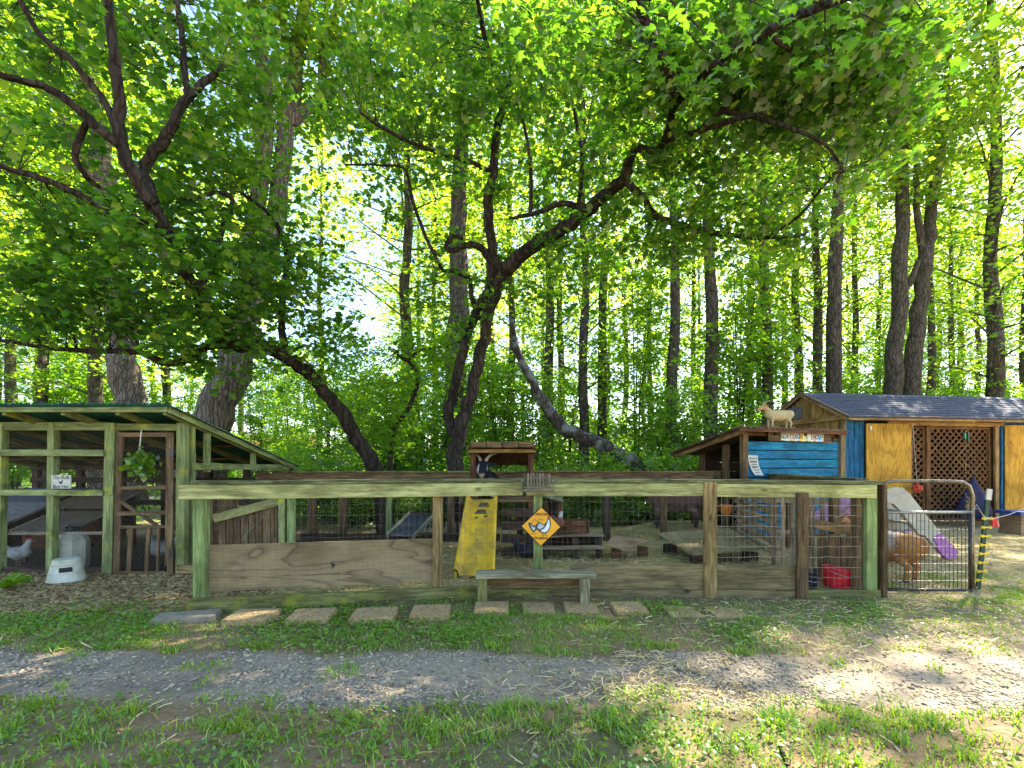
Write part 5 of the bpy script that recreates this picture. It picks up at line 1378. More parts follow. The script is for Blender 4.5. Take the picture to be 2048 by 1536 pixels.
# ------------------------------------------------------------------ gate, T-post
gy_ = 4.76
gate = thing('wire_gate', 'black tube gate with wire grid and arched top beside the pen corner', 'gate', (4.15, gy_, 0))
gl0, gl1 = PX(1757, gy_), PX(1944, gy_)
def gzp(py): return EYE - (py - HOR) / F * gy_
MB().tube([(gl0, gy_, -.02), (gl0, gy_, .5), (gl0, gy_, gzp(1000))], .026, 12).build('gate_post', M_black, gate, smooth=True)
arch = [(gl0, gy_, gzp(1005)), (gl0 + .005, gy_, gzp(985)), (gl0 + .04, gy_, gzp(970)), (gl0 + .10, gy_, gzp(963)), (gl0 + .2, gy_, gzp(962)), (gl1 - .2, gy_, gzp(963)), (gl1 - .09, gy_, gzp(964)), (gl1 - .03, gy_, gzp(972)), (gl1, gy_, gzp(990)), (gl1 + .003, gy_, gzp(1010)), (gl1 + .003, gy_, .4), (gl1 + .003, gy_, .03)]
MB().tube(arch, .018, 10).build('arch_tube', M_bronze, gate, smooth=True)
MB().tube([(gl0 + .02, gy_ - .03, gzp(1024)), (gl1 - .04, gy_ - .03, gzp(1024))], .015, 10).build('top_bar', M_steel, gate, smooth=True)
MB().tube([(gl0 + .02, gy_ - .03, .035), (gl1 - .02, gy_ - .03, .03)], .016, 10).build('bottom_bar', M_black, gate, smooth=True)
MB().tube([(gl1 - .045, gy_ - .03, .03), (gl1 - .045, gy_ - .03, gzp(1024))], .016, 10).build('gate_stile', M_black, gate, smooth=True)
gw = MB()
nvb = 21
for i in range(1, nvb): 
    x = gl0 + .03 + (gl1 - .08 - gl0) * i / nvb
    gw.tube([(x, gy_ - .03, .04), (x, gy_ - .03, gzp(1026))], .003, 5, cap=False)
for j in range(1, 9):
    z = .04 + (gzp(1024) - .04) * j / 9
    gw.tube([(gl0 + .02, gy_ - .034, z), (gl1 - .05, gy_ - .034, z)], .003, 5, cap=False)
gw.build('wire_grid', M_black, gate)
ch = MB()
for k in range(12):
    c = Vector((gl1 - .045, gy_ - .055, gzp(1022) - .025 * k)); ax = Vector((.008, 0, 0)) if k % 2 else Vector((0, .008, 0))
    ch.tube([c + ax * math.cos(t) + Vector((0, 0, .016 * math.sin(t))) for t in np.linspace(0, 6.283, 11)], .0026, 5, cap=False)
ch.build('chain', M_steel, gate)
tie = MB(); tie.tube([(gl1 - .06, gy_ - .05, gzp(1026)), (gl1 - .01, gy_ - .06, gzp(1008)), (gl1 + .03, gy_ - .05, gzp(1022)), (gl1 + .10, gy_ - .03, gzp(1034)), (gl1 + .16, gy_ - .02, gzp(1036))], .004, 6)
tie.tube([(gl1 - .05, gy_ - .055, gzp(1020)), (gl1 + .0, gy_ - .065, gzp(1014)), (gl1 + .06, gy_ - .05, gzp(1030)), (gl1 + .15, gy_ - .02, gzp(1040))], .003, 6)
tie.build('wire_tie', M_steel, gate)
for z in (gzp(1006), .36): MB().box((gl0 - .05, gy_, z), (.12, .03, .035)).build('hinge', M_black, gate)
tp0, tp1 = P(1956, 1182, 4.84), P(1979, 978, 4.84); tp0.z = -.02
tpst = thing('electric_fence_post', 'leaning dark green steel post with white tip and yellow insulators', 'post', tp0)
board('stake', tp0, tp0.lerp(tp1, .9), .012, .045, M_tpost, tpst, up=(1, 0, 0)); board('stake_fin', tp0 + Vector((0, .02, 0)), tp0.lerp(tp1, .9) + Vector((0, .02, 0)), .03, .010, M_tpost, tpst, up=(1, 0, 0))
board('white_tip', tp0.lerp(tp1, .895), tp1, .02, .055, M_whitep, tpst, up=(1, 0, 0))
for k in range(8):
    c = tp0.lerp(tp1, .12 + k * .085)
    q_ = MB(); q_.lathe(c + Vector((-.042, -.018, -.014)), [(.013, 0), (.017, .006), (.017, .022), (.012, .028)], 10)
    q_.box(c + Vector((-.005, -.02, 0)), (.07, .012, .014)); q_.lathe(c + Vector((.034, -.018, -.014)), [(.010, 0), (.013, .006), (.013, .022), (.009, .028)], 10)
    q_.build('insulator', M_yins, tpst)
wz = tp0.lerp(tp1, .12 + 7 * .085)
wr = MB(); wr.tube([wz + Vector((.04, -.03, 0)), wz + Vector((.6, .35, .0)), wz + Vector((3.5, 2.4, .08))], .0022, 4)
tag(wr.build('fence_wire', M_steel, org=wz), 'thin electric wire running right from the leaning green post', 'wire')
fg = wz + Vector((.14, .05, -.0))
flag = thing('red_flag', 'small red plastic flag tied to the electric wire', 'flag', fg)
MB().add([fg + Vector(p) for p in ((-.02, 0, .0), (.02, .0, .005), (.055, .01, -.085), (.03, -.008, -.10), (.0, .012, -.09), (-.025, .0, -.10), (-.02, .02, -.0), (.02, .02, .0), (.05, .03, -.085), (-.02, .022, -.095))],
         [(0, 1, 2, 3, 4, 5), (7, 6, 9, 8), (0, 6, 7, 1), (1, 7, 8, 2), (0, 5, 9, 6)]).build('flag_cloth', M_redp, flag)

# ------------------------------------------------------------------ diamond sign
ds = fl(1083); dsy = ds.y - .075; dsz = EYE - (1053 - HOR) / F * dsy; dsx = PX(1082, dsy)
dsg = thing('chicken_crossing_sign', 'yellow diamond chicken crossing sign on the bright green post', 'sign', (dsx, dsy, dsz - .2))
rl = .02; rr_ = 0.193
def dp(x, z, y=0.0): return Vector((dsx + x * math.cos(rl) + z * math.sin(rl), dsy + y, dsz - x * math.sin(rl) + z * math.cos(rl)))
MB().slab([dp(0, -rr_), dp(rr_, 0), dp(0, rr_), dp(-rr_, 0)], .006).build('plate_border', M_ink, dsg)
k_ = rr_ - .009
MB().slab([dp(0, -k_, -.0075), dp(k_, 0, -.0075), dp(0, k_, -.0075), dp(-k_, 0, -.0075)], .006).build('plate', M_ysign, dsg)
text('CHICKEN', .034, face_cam(dp(-.004, .118, -.009), 0, -rl), M_ink, dsg, sx=.92, bold=.0008)
text('CROSSING', .033, face_cam(dp(-.004, -.112, -.009), 0, -rl), M_ink, dsg, sx=.90, bold=.0008)
def flat(pts, m, y, nm):
    MB().slab([dp(x, z, y) for x, z in pts], .0008).build(nm, m, dsg)
M_hen = paint('grey_white_print', (.50, .52, .54), rough=.5, var=.1); M_henl = paint('white_print', (.74, .74, .72), rough=.5); M_hend = paint('green_black_print', (.035, .06, .05), rough=.5)
flat([(-.125, .03), (-.115, .042), (-.098, .034), (-.075, .008), (-.055, .012), (-.03, .04), (-.012, .045), (.005, .03), (.03, .022), (.052, .05), (.062, .09), (.070, .105), (.080, .098), (.088, .075), (.094, .035), (.092, .0), (.078, -.035), (.055, -.062), (.03, -.068), (.008, -.060), (-.02, -.045), (-.035, -.028), (-.07, -.055), (-.098, -.03), (-.115, .0)], M_hend, -.0085, 'hen_outline')
flat([(-.03, .022), (-.008, .034), (.012, .018), (.035, .012), (.02, -.008), (-.012, -.026), (-.034, -.012)], M_hen, -.0095, 'hen_wing')
flat([(.058, .04), (.068, .075), (.078, .06), (.083, .03), (.082, .0), (.066, -.034), (.04, -.055), (.012, -.052), (-.002, -.036), (.03, -.018), (.05, .01)], M_henl, -.0095, 'hen_breast')
flat([(-.10, .02), (-.075, -.01), (-.055, -.004), (-.062, -.038), (-.085, -.028)], M_hen, -.0095, 'chick_body')
flat([(.066, .098), (.062, .112), (.07, .108), (.074, .116), (.079, .106), (.086, .104), (.08, .092)], M_redp, -.0097, 'hen_comb')
for c_, s_ in ((-.065, .05), (-.005, .058)):
    MB().tube([dp(c_ + x, s_ + z, -.0095) for x, z in ((-.022, -.015), (-.02, .005), (-.006, .016), (.012, .014), (.02, .004), (.014, -.004))], .0022, 5).build('feather_curl', M_hend, dsg)
for x in (.015, .045): MB().tube([dp(x, -.06, -.0095), dp(x + .002, -.085, -.0095), dp(x + .018, -.09, -.0095)], .003, 5).build('hen_leg', M_hend, dsg)
for x in (-.085, -.062): MB().tube([dp(x, -.045, -.0095), dp(x - .004, -.07, -.0095), dp(x + .01, -.076, -.0095)], .0022, 5).build('chick_leg', M_hend, dsg)

# ------------------------------------------------------------------ little slatted bench hung on the rail
mbp = fl(1076); my = mbp.y - .165; mx = PX(1075, my)
mini = thing('miniature_bench', 'miniature weathered slatted bench hung on the top rail', 'ornament', (mx, my, 1.0))
def mz(py): return EYE - (py - HOR) / F * my
M_mini = wood('mini_bench_wood', (.25, .20, .14), (.12, .095, .065), knots=0, vary=.2)
for k in range(9):
    x = mx - .118 + k * .0295
    board('back_slat', (x, my + .05, mz(975)), (x + random.uniform(-.001, .001), my + .07, mz(947 + abs(k - 4) * .25)), .006, .019, M_mini, mini, up=(1, 0, 0), bev=.001, jit=.0006)
board('back_rail', (mx - .13, my + .066, mz(957)), (mx + .13, my + .066, mz(957)), .006, .014, M_mini, mini, bev=.001)
for y in (-.02, .005, .03): board('seat_slat', (mx - .135, my + y, mz(975)), (mx + .135, my + y, mz(975)), .02, .007, M_mini, mini, bev=.001)
board('front_apron', (mx - .14, my - .036, mz(981)), (mx + .14, my - .036, mz(981)), .008, .034, M_mini, mini, bev=.001)
for s in (-1, 1):
    board('arm', (mx + s * .147, my - .04, mz(961)), (mx + s * .147, my + .06, mz(960)), .022, .008, M_pale, mini, bev=.001)
    board('leg', (mx + s * .147, my - .03, mz(985)), (mx + s * .147, my - .03, mz(962)), .012, .012, M_mini, mini, bev=.001, up=(1, 0, 0))

# ------------------------------------------------------------------ bench on the path side
by_ = 4.36
bn = thing('plank_bench', 'low grey plank bench standing outside the fence', 'bench', (PX(1070, by_), by_, 0))
bz_ = .275
board('seat', (PX(953, by_), by_ - .0, bz_), (PX(1189, by_), by_, bz_), .19, .045, M_bench, bn, seg=6)
board('apron', (PX(970, by_), by_ + .06, bz_ - .075), (PX(1172, by_), by_ + .06, bz_ - .075), .025, .09, M_brown, bn)
for px in (966, 1167):
    for yy in (-.06,): board('leg', (PX(px, by_), by_ + yy, -.02), (PX(px, by_), by_ + yy, bz_ - .022), .085, .085, M_bench if px > 1000 else M_mossy, bn, up=(1, 0, 0))
    board('leg', (PX(px, by_), by_ + .075, -.02), (PX(px, by_), by_ + .075, bz_ - .022), .04, .07, M_brown, bn, up=(1, 0, 0))

# ------------------------------------------------------------------ pavers
pav = [(374, 1240, .46, .20, 'grey concrete block lying at the end of the paver row by the wood chips', M_block), (505, 1240, .36, .29, '', M_paver), (624, 1238, .34, .28, '', M_paver), (749, 1236, .36, .28, '', M_paver),
       (862, 1231, .33, .31, '', M_paver), (983, 1223, .30, .30, '', M_paver), (1076, 1220, .28, .29, '', M_paver), (1161, 1219, .29, .29, '', M_paver), (1257, 1219, .29, .29, '', M_paver), (1363, 1224, .29, .28, 'paver half buried in straw and dirt below the tan post', M_paver), (1452, 1226, .29, .28, 'paver almost covered by dirt at the far end of the row', M_paver)]
for i, (px, py, w, d, lb, m) in enumerate(pav):
    p = G(px, py); h = .05 if i < 6 else (.03 if i < 9 else .012)
    b_ = bmesh.new(); bmesh.ops.create_cube(b_, size=1); bmesh.ops.scale(b_, vec=(w, d, .06), verts=b_.verts)
    bmesh.ops.bevel(b_, geom=list(b_.edges), offset=.008, segments=2, affect='EDGES')
    for v in b_.verts: v.co += Vector((random.uniform(-1, 1), random.uniform(-1, 1), random.uniform(-1, 1))) * .0025
    me = bpy.data.meshes.new('paver'); b_.to_mesh(me); b_.free(); me.materials.append(m)
    o = mesh_obj('paver' if i else 'concrete_block', me, None, Matrix.Translation((p.x, p.y, h - .03)) @ Matrix.Rotation(random.uniform(-.06, .06) + (.22 if i == 0 else 0.10 * (i < 5)), 4, 'Z') @ Matrix.Rotation(random.uniform(-.015, .015), 4, 'X'))
    tag(o, lb or 'square tan pebbled paver set in the grass along the fence', 'paver', 'pebbled pavers along the fence')

# ------------------------------------------------------------------ things inside the pen
# plank shelter with slanting top at the left
ps = thing('plank_gate', 'brown upright plank door with slanting pale top board left of the pen', 'plank door', (-3.0, 5.45, 0))
for k in range(9):
    x = -3.32 + k * .085; top = .66 + .17 * k / 8
    board('plank', (x, 5.45 + random.uniform(-.004, .004), .0), (x, 5.45, top), .016, .078, M_brown if k % 3 else M_door, ps, up=(1, 0, 0))
board('top_board', (-3.40, 5.42, .66), (-2.66, 5.42, .86), .03, .10, M_green, ps)
for x, m in ((-2.62, M_coopgreen), (-2.52, M_greenpost)): board('post', (x, 5.43, -.02), (x, 5.43, .92), .07, .07, m, ps, up=(1, 0, 0))
MB().tube([(-2.68, 5.38, .82), (-3.0, 5.37, .5), (-3.05, 5.38, .42)], .004, 5).build('rope', M_pale, ps)
# black meshed ramp
rp = thing('mesh_ramp', 'black mesh ramp with timber sides leaning beside the back rail', 'ramp', (PX(820, 7.1), 7.1, 0))
rq = [P(775, 1070, 6.75), P(826, 1074, 6.75), P(868, 1030, 7.4), P(820, 1026, 7.4)]
MB().slab(rq, .01).build('ramp_mesh', M_scr, rp)
board('side_rail', rq[0], rq[3], .03, .055, M_pale, rp); board('side_rail', rq[1], rq[2], .03, .055, M_pale, rp)
board('end_rail', rq[3], rq[2], .03, .05, M_dark, rp)
for q in (rq[2], rq[3]): board('leg', (q.x, q.y + .03, -.02), (q.x, q.y + .03, q.z - .02), .05, .05, M_brown, rp, up=(1, 0, 0))
for q in (rq[0], rq[1]): board('leg', (q.x, q.y + .03, -.02), (q.x, q.y + .03, q.z - .01), .04, .04, M_brown, rp, up=(1, 0, 0))
pk = thing('picket_edging', 'short pale picket edging standing behind the mesh ramp', 'picket edging', (PX(850, 8.0), 8.0, 0))
for k in range(22):
    x = PX(780 + k * 6.6, 8.0); board('picket', (x, 8.0, -.02), (x + random.uniform(-.01, .01), 8.0, .30 + random.uniform(-.03, .05)), .012, .026, M_pale, pk, up=(1, 0, 0), seg=1)
board('rail', (PX(778, 8.0), 8.02, .12), (PX(925, 8.0), 8.02, .12), .015, .03, M_pale, pk)
tag(MB().lathe((PX(782, 7.0), 7.0, 0.0), [(.05, .0), (.075, .04), (.06, .10), (.03, .12)], 10).build('red_ball', M_redp, org=(PX(782, 7.0), 7.0, 0)), 'small red ball on the ground under the mesh ramp', 'ball')
# play tower
tw_ = thing('play_tower', 'dark wooden play platform with a plank roof behind the yellow slide', 'play tower', (-.13, 6.85, 0))
ty0, ty1 = 6.45, 7.25; tx0, tx1 = PX(946, ty0), PX(1062, ty0)
for (x, y, zt_) in ((tx0, ty0, 1.42), (tx1, ty0, 1.42), (tx0, ty1, 1.26), (tx1, ty1, 1.26)): board('post', (x, y, -.03), (x, y, zt_), .07, .075, M_red, tw_, up=(1, 0, 0))
for k in range(6): board('floor_board', (tx0 - .04, ty0 + .02 + k * .145, .78), (tx1 + .04, ty0 + .02 + k * .145, .78), .138, .025, M_brown, tw_)
for k in range(4):
    z = .10 + k * .175; board('side_board', (PX(1003, ty0), ty0 - .045, z), (tx1 + .02, ty0 - .045, z), .02, .12, M_dark, tw_)
    for x in (tx0 - .045, tx1 + .045): board('side_board', (x, ty0, z), (x, ty1, z), .02, .13, M_dark, tw_)
zr0, zr1 = EYE - (882 - HOR) / F * (ty0 - .15), 1.30
for k in range(4):
    xa = tx0 - .02 + (tx1 - tx0 + .06) * (k + .5) / 4
    board('roof_plank', (xa, ty0 - .16, zr0 - .02), (xa, ty1 + .15, zr1 - .03), .022, (tx1 - tx0) / 4 + .022, M_red, tw_, up=(1, 0, 0))
    board('roof_edge', (xa - .1, ty0 - .19, zr0 - .05), (xa + .1, ty0 - .19, zr0 - .05), .02, .075, M_brown, tw_)
board('roof_batten', (tx0 - .06, ty0 - .10, zr0 - .13), (tx1 + .06, ty0 - .10, zr0 - .13), .03, .05, M_cedar, tw_)
for x in (tx0 - .045, tx1 + .045): board('roof_brace', (x, ty0 - .16, zr0 - .08), (x, ty1 + .1, zr1 - .09), .025, .06, M_red, tw_)
# yellow slide: bed, two raised rims, feet
sd = thing('yellow_slide', 'bright yellow plastic slide coming down from the play platform', 'slide', (-.4, 5.8, 0))
N = 20; bed = []; 
def slide_pt(t): 
    y = 6.42 - 1.08 * t; z = .80 - .80 * t + .11 * math.sin(math.pi * t) * .25 + .13 * max(0, t - .8) ** 1 
    return -.405 - .02 * t, y, z
vs = []; fs = []
profl = [(-.225, .0), (-.225, .075), (-.205, .085), (-.185, .075), (-.165, .012), (-.12, .0), (.12, .0), (.165, .012), (.185, .075), (.205, .085), (.225, .075), (.225, .0)]
for i in range(N + 1):
    x, y, z = slide_pt(i / N); wd = .92 + .10 * i / N
    for (a, h) in profl: vs.append((x + a * wd, y - h * .35, z + h))
K = len(profl)
for i in range(N):
    for k in range(K - 1): fs.append((i * K + k, i * K + k + 1, (i + 1) * K + k + 1, (i + 1) * K + k))
n0 = len(vs); vs += [(x, y + .008, z - .014) for x, y, z in vs]
fs += [tuple(n0 + q for q in reversed(f)) for f in fs[:]]
MB().add(vs, fs).build('slide_bed', M_yellow, sd, smooth=True)
for s in (-1, 1):
    x, y, z = slide_pt(1.0); MB().box((x + s * .21, y + .06, .03), (.03, .16, .10)).build('slide_foot', M_yellow, sd)
fr = MB()
for k in range(16):
    x, y, z = slide_pt(1.0); xx = x - .19 + k * .025; fr.tube([(xx, y - .004, z - .005), (xx + random.uniform(-.006, .006), y - .02, random.uniform(-.005, .03))], .004, 4)
fr.build('frayed_lip', paint('frayed_yellow', (.42, .26, .02), rough=.7), sd)
M_scuff = paint('scuff_grey', (.10, .08, .04), rough=.8)
for (u_, t_, w_, h_, kk) in ((.03, .09, .075, .045, 1), (.0, .20, .08, .045, 1), (-.05, .29, .026, .02, 0), (.07, .27, .030, .02, 0), (-.03, .46, .010, .014, 0), (-.01, .59, .013, .009, 0), (0, .80, .012, .010, 0), (-.02, .36, .005, .005, 0), (-.04, .79, .005, .004, 0)):
    def sl(u, t): 
        x, y, z = slide_pt(t); return (x + u, y - .003, z + .003)
    dt = h_ / 1.3
    poly = [(-w_, dt), (w_, dt), (w_ * .75, -dt), (-w_ * .55, -dt)] if kk else [(-w_, dt * .3), (-w_ * .2, dt), (w_, dt * .4), (w_ * .6, -dt), (-w_ * .5, -dt * .8)]
    MB().add([sl(u_ + a_, t_ + b_) for a_, b_ in poly], [tuple(range(len(poly)))]).build('scuff_mark', M_scuff, sd)
# small stand with a tan top
fs_ = thing('feed_stand', 'small wooden stand with pale flat top behind the diamond sign', 'stand', (PX(1112, 7.2), 7.2, 0))
MB().slab([P(1086, 990, 7.0), P(1126, 1002, 6.9), P(1128, 1000, 7.3), P(1082, 983, 7.3)], .02).build('top', M_pale, fs_)
for px in (1092, 1120): board('leg', (PX(px, 7.15), 7.15, -.02), (PX(px, 7.15), 7.15, .72), .05, .07, M_brown, fs_, up=(1, 0, 0))
board('back_panel', (PX(1104, 7.25), 7.25, .3), (PX(1104, 7.25), 7.25, .72), .015, .2, M_dark, fs_, up=(1, 0, 0))
# plank platforms with a box
pp = thing('plank_platform', 'low plank platform with dark space beneath in the middle of the pen', 'platform', (PX(1145, 6.75), 6.75, 0))
board('deck_board', (PX(1088, 6.7), 6.7, .265), (PX(1206, 6.7), 6.7, .285), .22, .025, M_pallet, pp); board('deck_board', (PX(1088, 6.95), 6.95, .265), (PX(1200, 6.95), 6.95, .28), .22, .025, M_pallet, pp)
board('lower_board', (PX(1080, 6.45), 6.45, .14), (PX(1205, 6.45), 6.45, .15), .20, .025, M_pallet, pp)
for px in (1095, 1150, 1198): board('leg', (PX(px, 6.6), 6.6, -.02), (PX(px, 6.6), 6.6, .25), .06, .08, M_dark, pp, up=(1, 0, 0)); board('leg', (PX(px, 6.42), 6.42, -.02), (PX(px, 6.42), 6.42, .13), .06, .08, M_dark, pp, up=(1, 0, 0))
board('back_board', (PX(1085, 7.0), 7.06, .12), (PX(1205, 7.0), 7.06, .12), .02, .25, M_dark, pp)
wb = thing('wooden_box', 'plain red brown wooden box standing on the plank platform', 'box', (PX(1149, 6.85), 6.85, .28))
zb0 = .285
for (a, b) in (((1124, 6.72), (1174, 6.72)), ((1126, 6.98), (1176, 6.98))): board('side', (PX(a[0], a[1]), a[1], zb0 + .095), (PX(b[0], b[1]), b[1], zb0 + .095), .018, .19, M_red, wb)
for px in (1125, 1174): board('end', (PX(px, 6.85), 6.73, zb0 + .095), (PX(px, 6.85), 6.97, zb0 + .095), .018, .18, M_red, wb)
t1 = thing('tan_ply_sheet', 'tilted tan plywood sheet on blocks between the platform and grey ramp', 'plywood sheet', (PX(1255, 6.4), 6.4, 0))
MB().slab([P(1212, 1090, 6.35), P(1250, 1100, 6.2), P(1302, 1080, 6.6), P(1225, 1070, 6.9)], .016).build('sheet', M_plytan, t1)
for px, y in ((1232, 6.45), (1285, 6.6)): MB().box((PX(px, y), y, .06), (.12, .10, .14)).build('block', M_red, t1)
t2 = thing('grey_ply_ramp', 'broad grey plywood ramp strewn with straw behind the tan post', 'plywood sheet', (PX(1410, 6.5), 6.5, 0))
gq = [P(1384, 1110, 5.95), P(1526, 1096, 6.15), P(1458, 1056, 7.25), P(1314, 1066, 7.0)]
MB().slab(gq, .018).build('sheet', M_plygrey, t2)
for px, y in ((1395, 6.1), (1500, 6.25), (1340, 6.8), (1450, 7.0)): MB().box((PX(px, y), y, .05), (.16, .12, .16 if px < 1480 else .14)).build('block', M_dark, t2)
# buckets
for (px, y, r_b, h_b, m, lb, tilt) in ((1672, 4.84, .145, .20, M_redp, 'red plastic bucket hung tilted inside the fence', .14), (1618, 4.85, .085, .13, M_navy, 'small dark navy rubber tub beside the red bucket', 0)):
    x = PX(px, y); t = thing('bucket', lb, 'bucket', (x, y, 0)); 
    mb = MB(); mb.lathe((0, 0, 0), [(.01, 0.0), (r_b * .78, 0.0), (r_b * .80, .004), (r_b, h_b - .012), (r_b * 1.06, h_b - .01), (r_b * 1.06, h_b), (r_b * .97, h_b), (r_b * .76, .01), (.01, .008)], 28)
    me = bpy.data.meshes.new('bucket_body'); me.from_pydata(mb.v, [], mb.f); me.materials.append(m); me.polygons.foreach_set('use_smooth', [False] * len(me.polygons))
    MM = Matrix.Translation((x, y, .03)) @ Matrix.Rotation(tilt, 4, 'Y')
    mesh_obj('bucket_body', me, t, MM)
    hd = MB().tube([MM @ Vector((r_b * 1.05 * math.cos(a), -r_b * 1.05 * abs(math.sin(a)), h_b - .01 - .05 * math.sin(a))) for a in np.linspace(0, math.pi, 13)], .0035, 5).build('handle', M_steel, t)
# toddler slide behind the gate
ts = thing('toddler_slide', 'faded beige and purple plastic toddler slide behind the gate', 'slide', (5.2, 6.6, 0))
def sidepanel(y, nm):
    pts = [(1766, 1000), (1768, 985), (1790, 974), (1806, 976), (1818, 986), (1898, 1086), (1872, 1096), (1852, 1072), (1838, 1068), (1800, 1020), (1788, 1008), (1778, 1006)]
    return MB().slab([P(a_, b_, 6.35) + Vector((0, y, 0)) for a_, b_ in pts], -.05).build(nm, M_beige, ts)
sidepanel(0, 'side_panel'); sidepanel(.5, 'side_panel')
for k in range(4):
    c = P(1815 + k * 20, 1000 + k * 25, 6.35) + Vector((-.05, .27, 0)); MB().box(c, (.16, .46, .03)).build('step', M_beige, ts)
for y in (0, .5):
    MB().slab([P(a_, b_, 6.33) + Vector((0, y, 0)) for a_, b_ in ((1868, 1075), (1884, 1068), (1916, 1102), (1913, 1116), (1895, 1119), (1878, 1100))], -.07).build('purple_foot', M_purple, ts)
ch0 = [(1770, 992), (1748, 998), (1722, 1014), (1698, 1034), (1676, 1050), (1660, 1056)]
vs = []; fs = []
for i, (a_, b_) in enumerate(ch0):
    for (yy, zz_) in ((-.02, .12), (0, .0), (.48, .0), (.50, .12)): vs.append(P(a_, b_, 6.4) + Vector((0, yy, zz_)))
for i in range(len(ch0) - 1):
    for k in range(3): fs.append((i * 4 + k, i * 4 + k + 1, i * 4 + k + 5, i * 4 + k + 4))
n0 = len(vs); vs += [v + Vector((.01, 0, -.02)) for v in vs]; fs += [tuple(n0 + q for q in reversed(f)) for f in fs[:]]
MB().add(vs, fs).build('chute', M_pinkp, ts, smooth=True)
MB().tube([P(a_, b_ + 9, 6.36) for a_, b_ in ch0], [.05] * 6, 8, flat=.5).build('chute_edge', M_orange, ts, smooth=True)
MB().box(P(1770, 1062, 6.5) + Vector((0, .2, 0)), (.05, .4, .95)).build('support', M_beige, ts)
bb = thing('blue_lid_box', 'tan box with a blue lid at the right of the shed door', 'box', (PX(2044, 8.6), 8.6, 0))
bz0 = EYE - (1030 - HOR) / F * 8.6
MB().add([(PX(2030, 8.6), 8.5, 0), (PX(2085, 8.6), 8.5, 0), (PX(2085, 8.6), 8.9, 0), (PX(2030, 8.6), 8.9, 0), (PX(2034, 8.6), 8.52, bz0), (PX(2080, 8.6), 8.52, bz0), (PX(2080, 8.6), 8.88, bz0), (PX(2034, 8.6), 8.88, bz0)], [(0, 1, 5, 4), (1, 2, 6, 5), (2, 3, 7, 6), (3, 0, 4, 7), (3, 2, 1, 0), (4, 5, 6, 7)]).build('box_body', M_plytan, bb)
MB().box((PX(2057, 8.6), 8.7, bz0 + .035), (.56, .46, .06)).build('lid', paint('blue_lid', (.02, .06, .25), rough=.5), bb)
# orange feed tub against the goat house
ot = Vector((PX(1452, 7.7), 7.7, 0))
tag(MB().lathe(ot + Vector((0, 0, .46)), [(.06, 0), (.085, .14), (.095, .15), (.09, .155), (.07, .02)], 18).build('orange_tub', paint('orange_tub', (.55, .16, .02), rough=.45), org=ot), 'small orange tub hung on the dark goat house wall', 'tub')

# ================================================================== animals
def blob(name, shapes, voxel, m, parent, Mx, colf, smooth_it=4):
    """one continuous body grown from tapered limbs, skinned by voxel remesh"""
    b_ = bmesh.new()
    def sphere(c, r, sc=(1, 1, 1)):
        bmesh.ops.create_icosphere(b_, subdivisions=2, radius=1.0, matrix=Matrix.Translation(c) @ Matrix.Diagonal((r * sc[0], r * sc[1], r * sc[2], 1)))
    for s in shapes:
        if s[0] == 'e': sphere(Vector(s[1]), 1.0, s[2])
        else:
            pts, rads = s[1], s[2]
            for i in range(len(pts) - 1):
                a_, c_ = Vector(pts[i]), Vector(pts[i + 1]); n_ = max(2, int((c_ - a_).length / (min(rads[i], rads[i + 1]) * .55)))
                for k in range(n_ + 1): sphere(a_.lerp(c_, k / n_), rads[i] + (rads[i + 1] - rads[i]) * k / n_)
    me = bpy.data.meshes.new('tmp'); b_.to_mesh(me); b_.free()
    o = bpy.data.objects.new('tmp', me); C.objects.link(o)
    md = o.modifiers.new('r', 'REMESH'); md.mode = 'VOXEL'; md.voxel_size = voxel; md.use_smooth_shade = True
    sm = o.modifiers.new('s', 'SMOOTH'); sm.iterations = smooth_it; sm.factor = .6
    me2 = bpy.data.meshes.new_from_object(o.evaluated_get(bpy.context.evaluated_depsgraph_get()))
    bpy.data.objects.remove(o); bpy.data.meshes.remove(me)
    me2.name = name
    co = np.empty(len(me2.vertices) * 3, np.float32); me2.vertices.foreach_get('co', co); co = co.reshape(-1, 3)
    c4 = np.ones((len(co), 4), np.float32); c4[:, :3] = colf(co)
    at = me2.color_attributes.new('Col', 'FLOAT_COLOR', 'POINT'); at.data.foreach_set('color', c4.ravel())
    me2.materials.clear(); me2.materials.append(m)
    me2.polygons.foreach_set('use_smooth', [True] * len(me2.polygons))
    return mesh_obj(name, me2, parent, Mx)
def lerpc(w, a_, b_): return np.array(a_) * (1 - w[:, None]) + np.array(b_) * w[:, None]
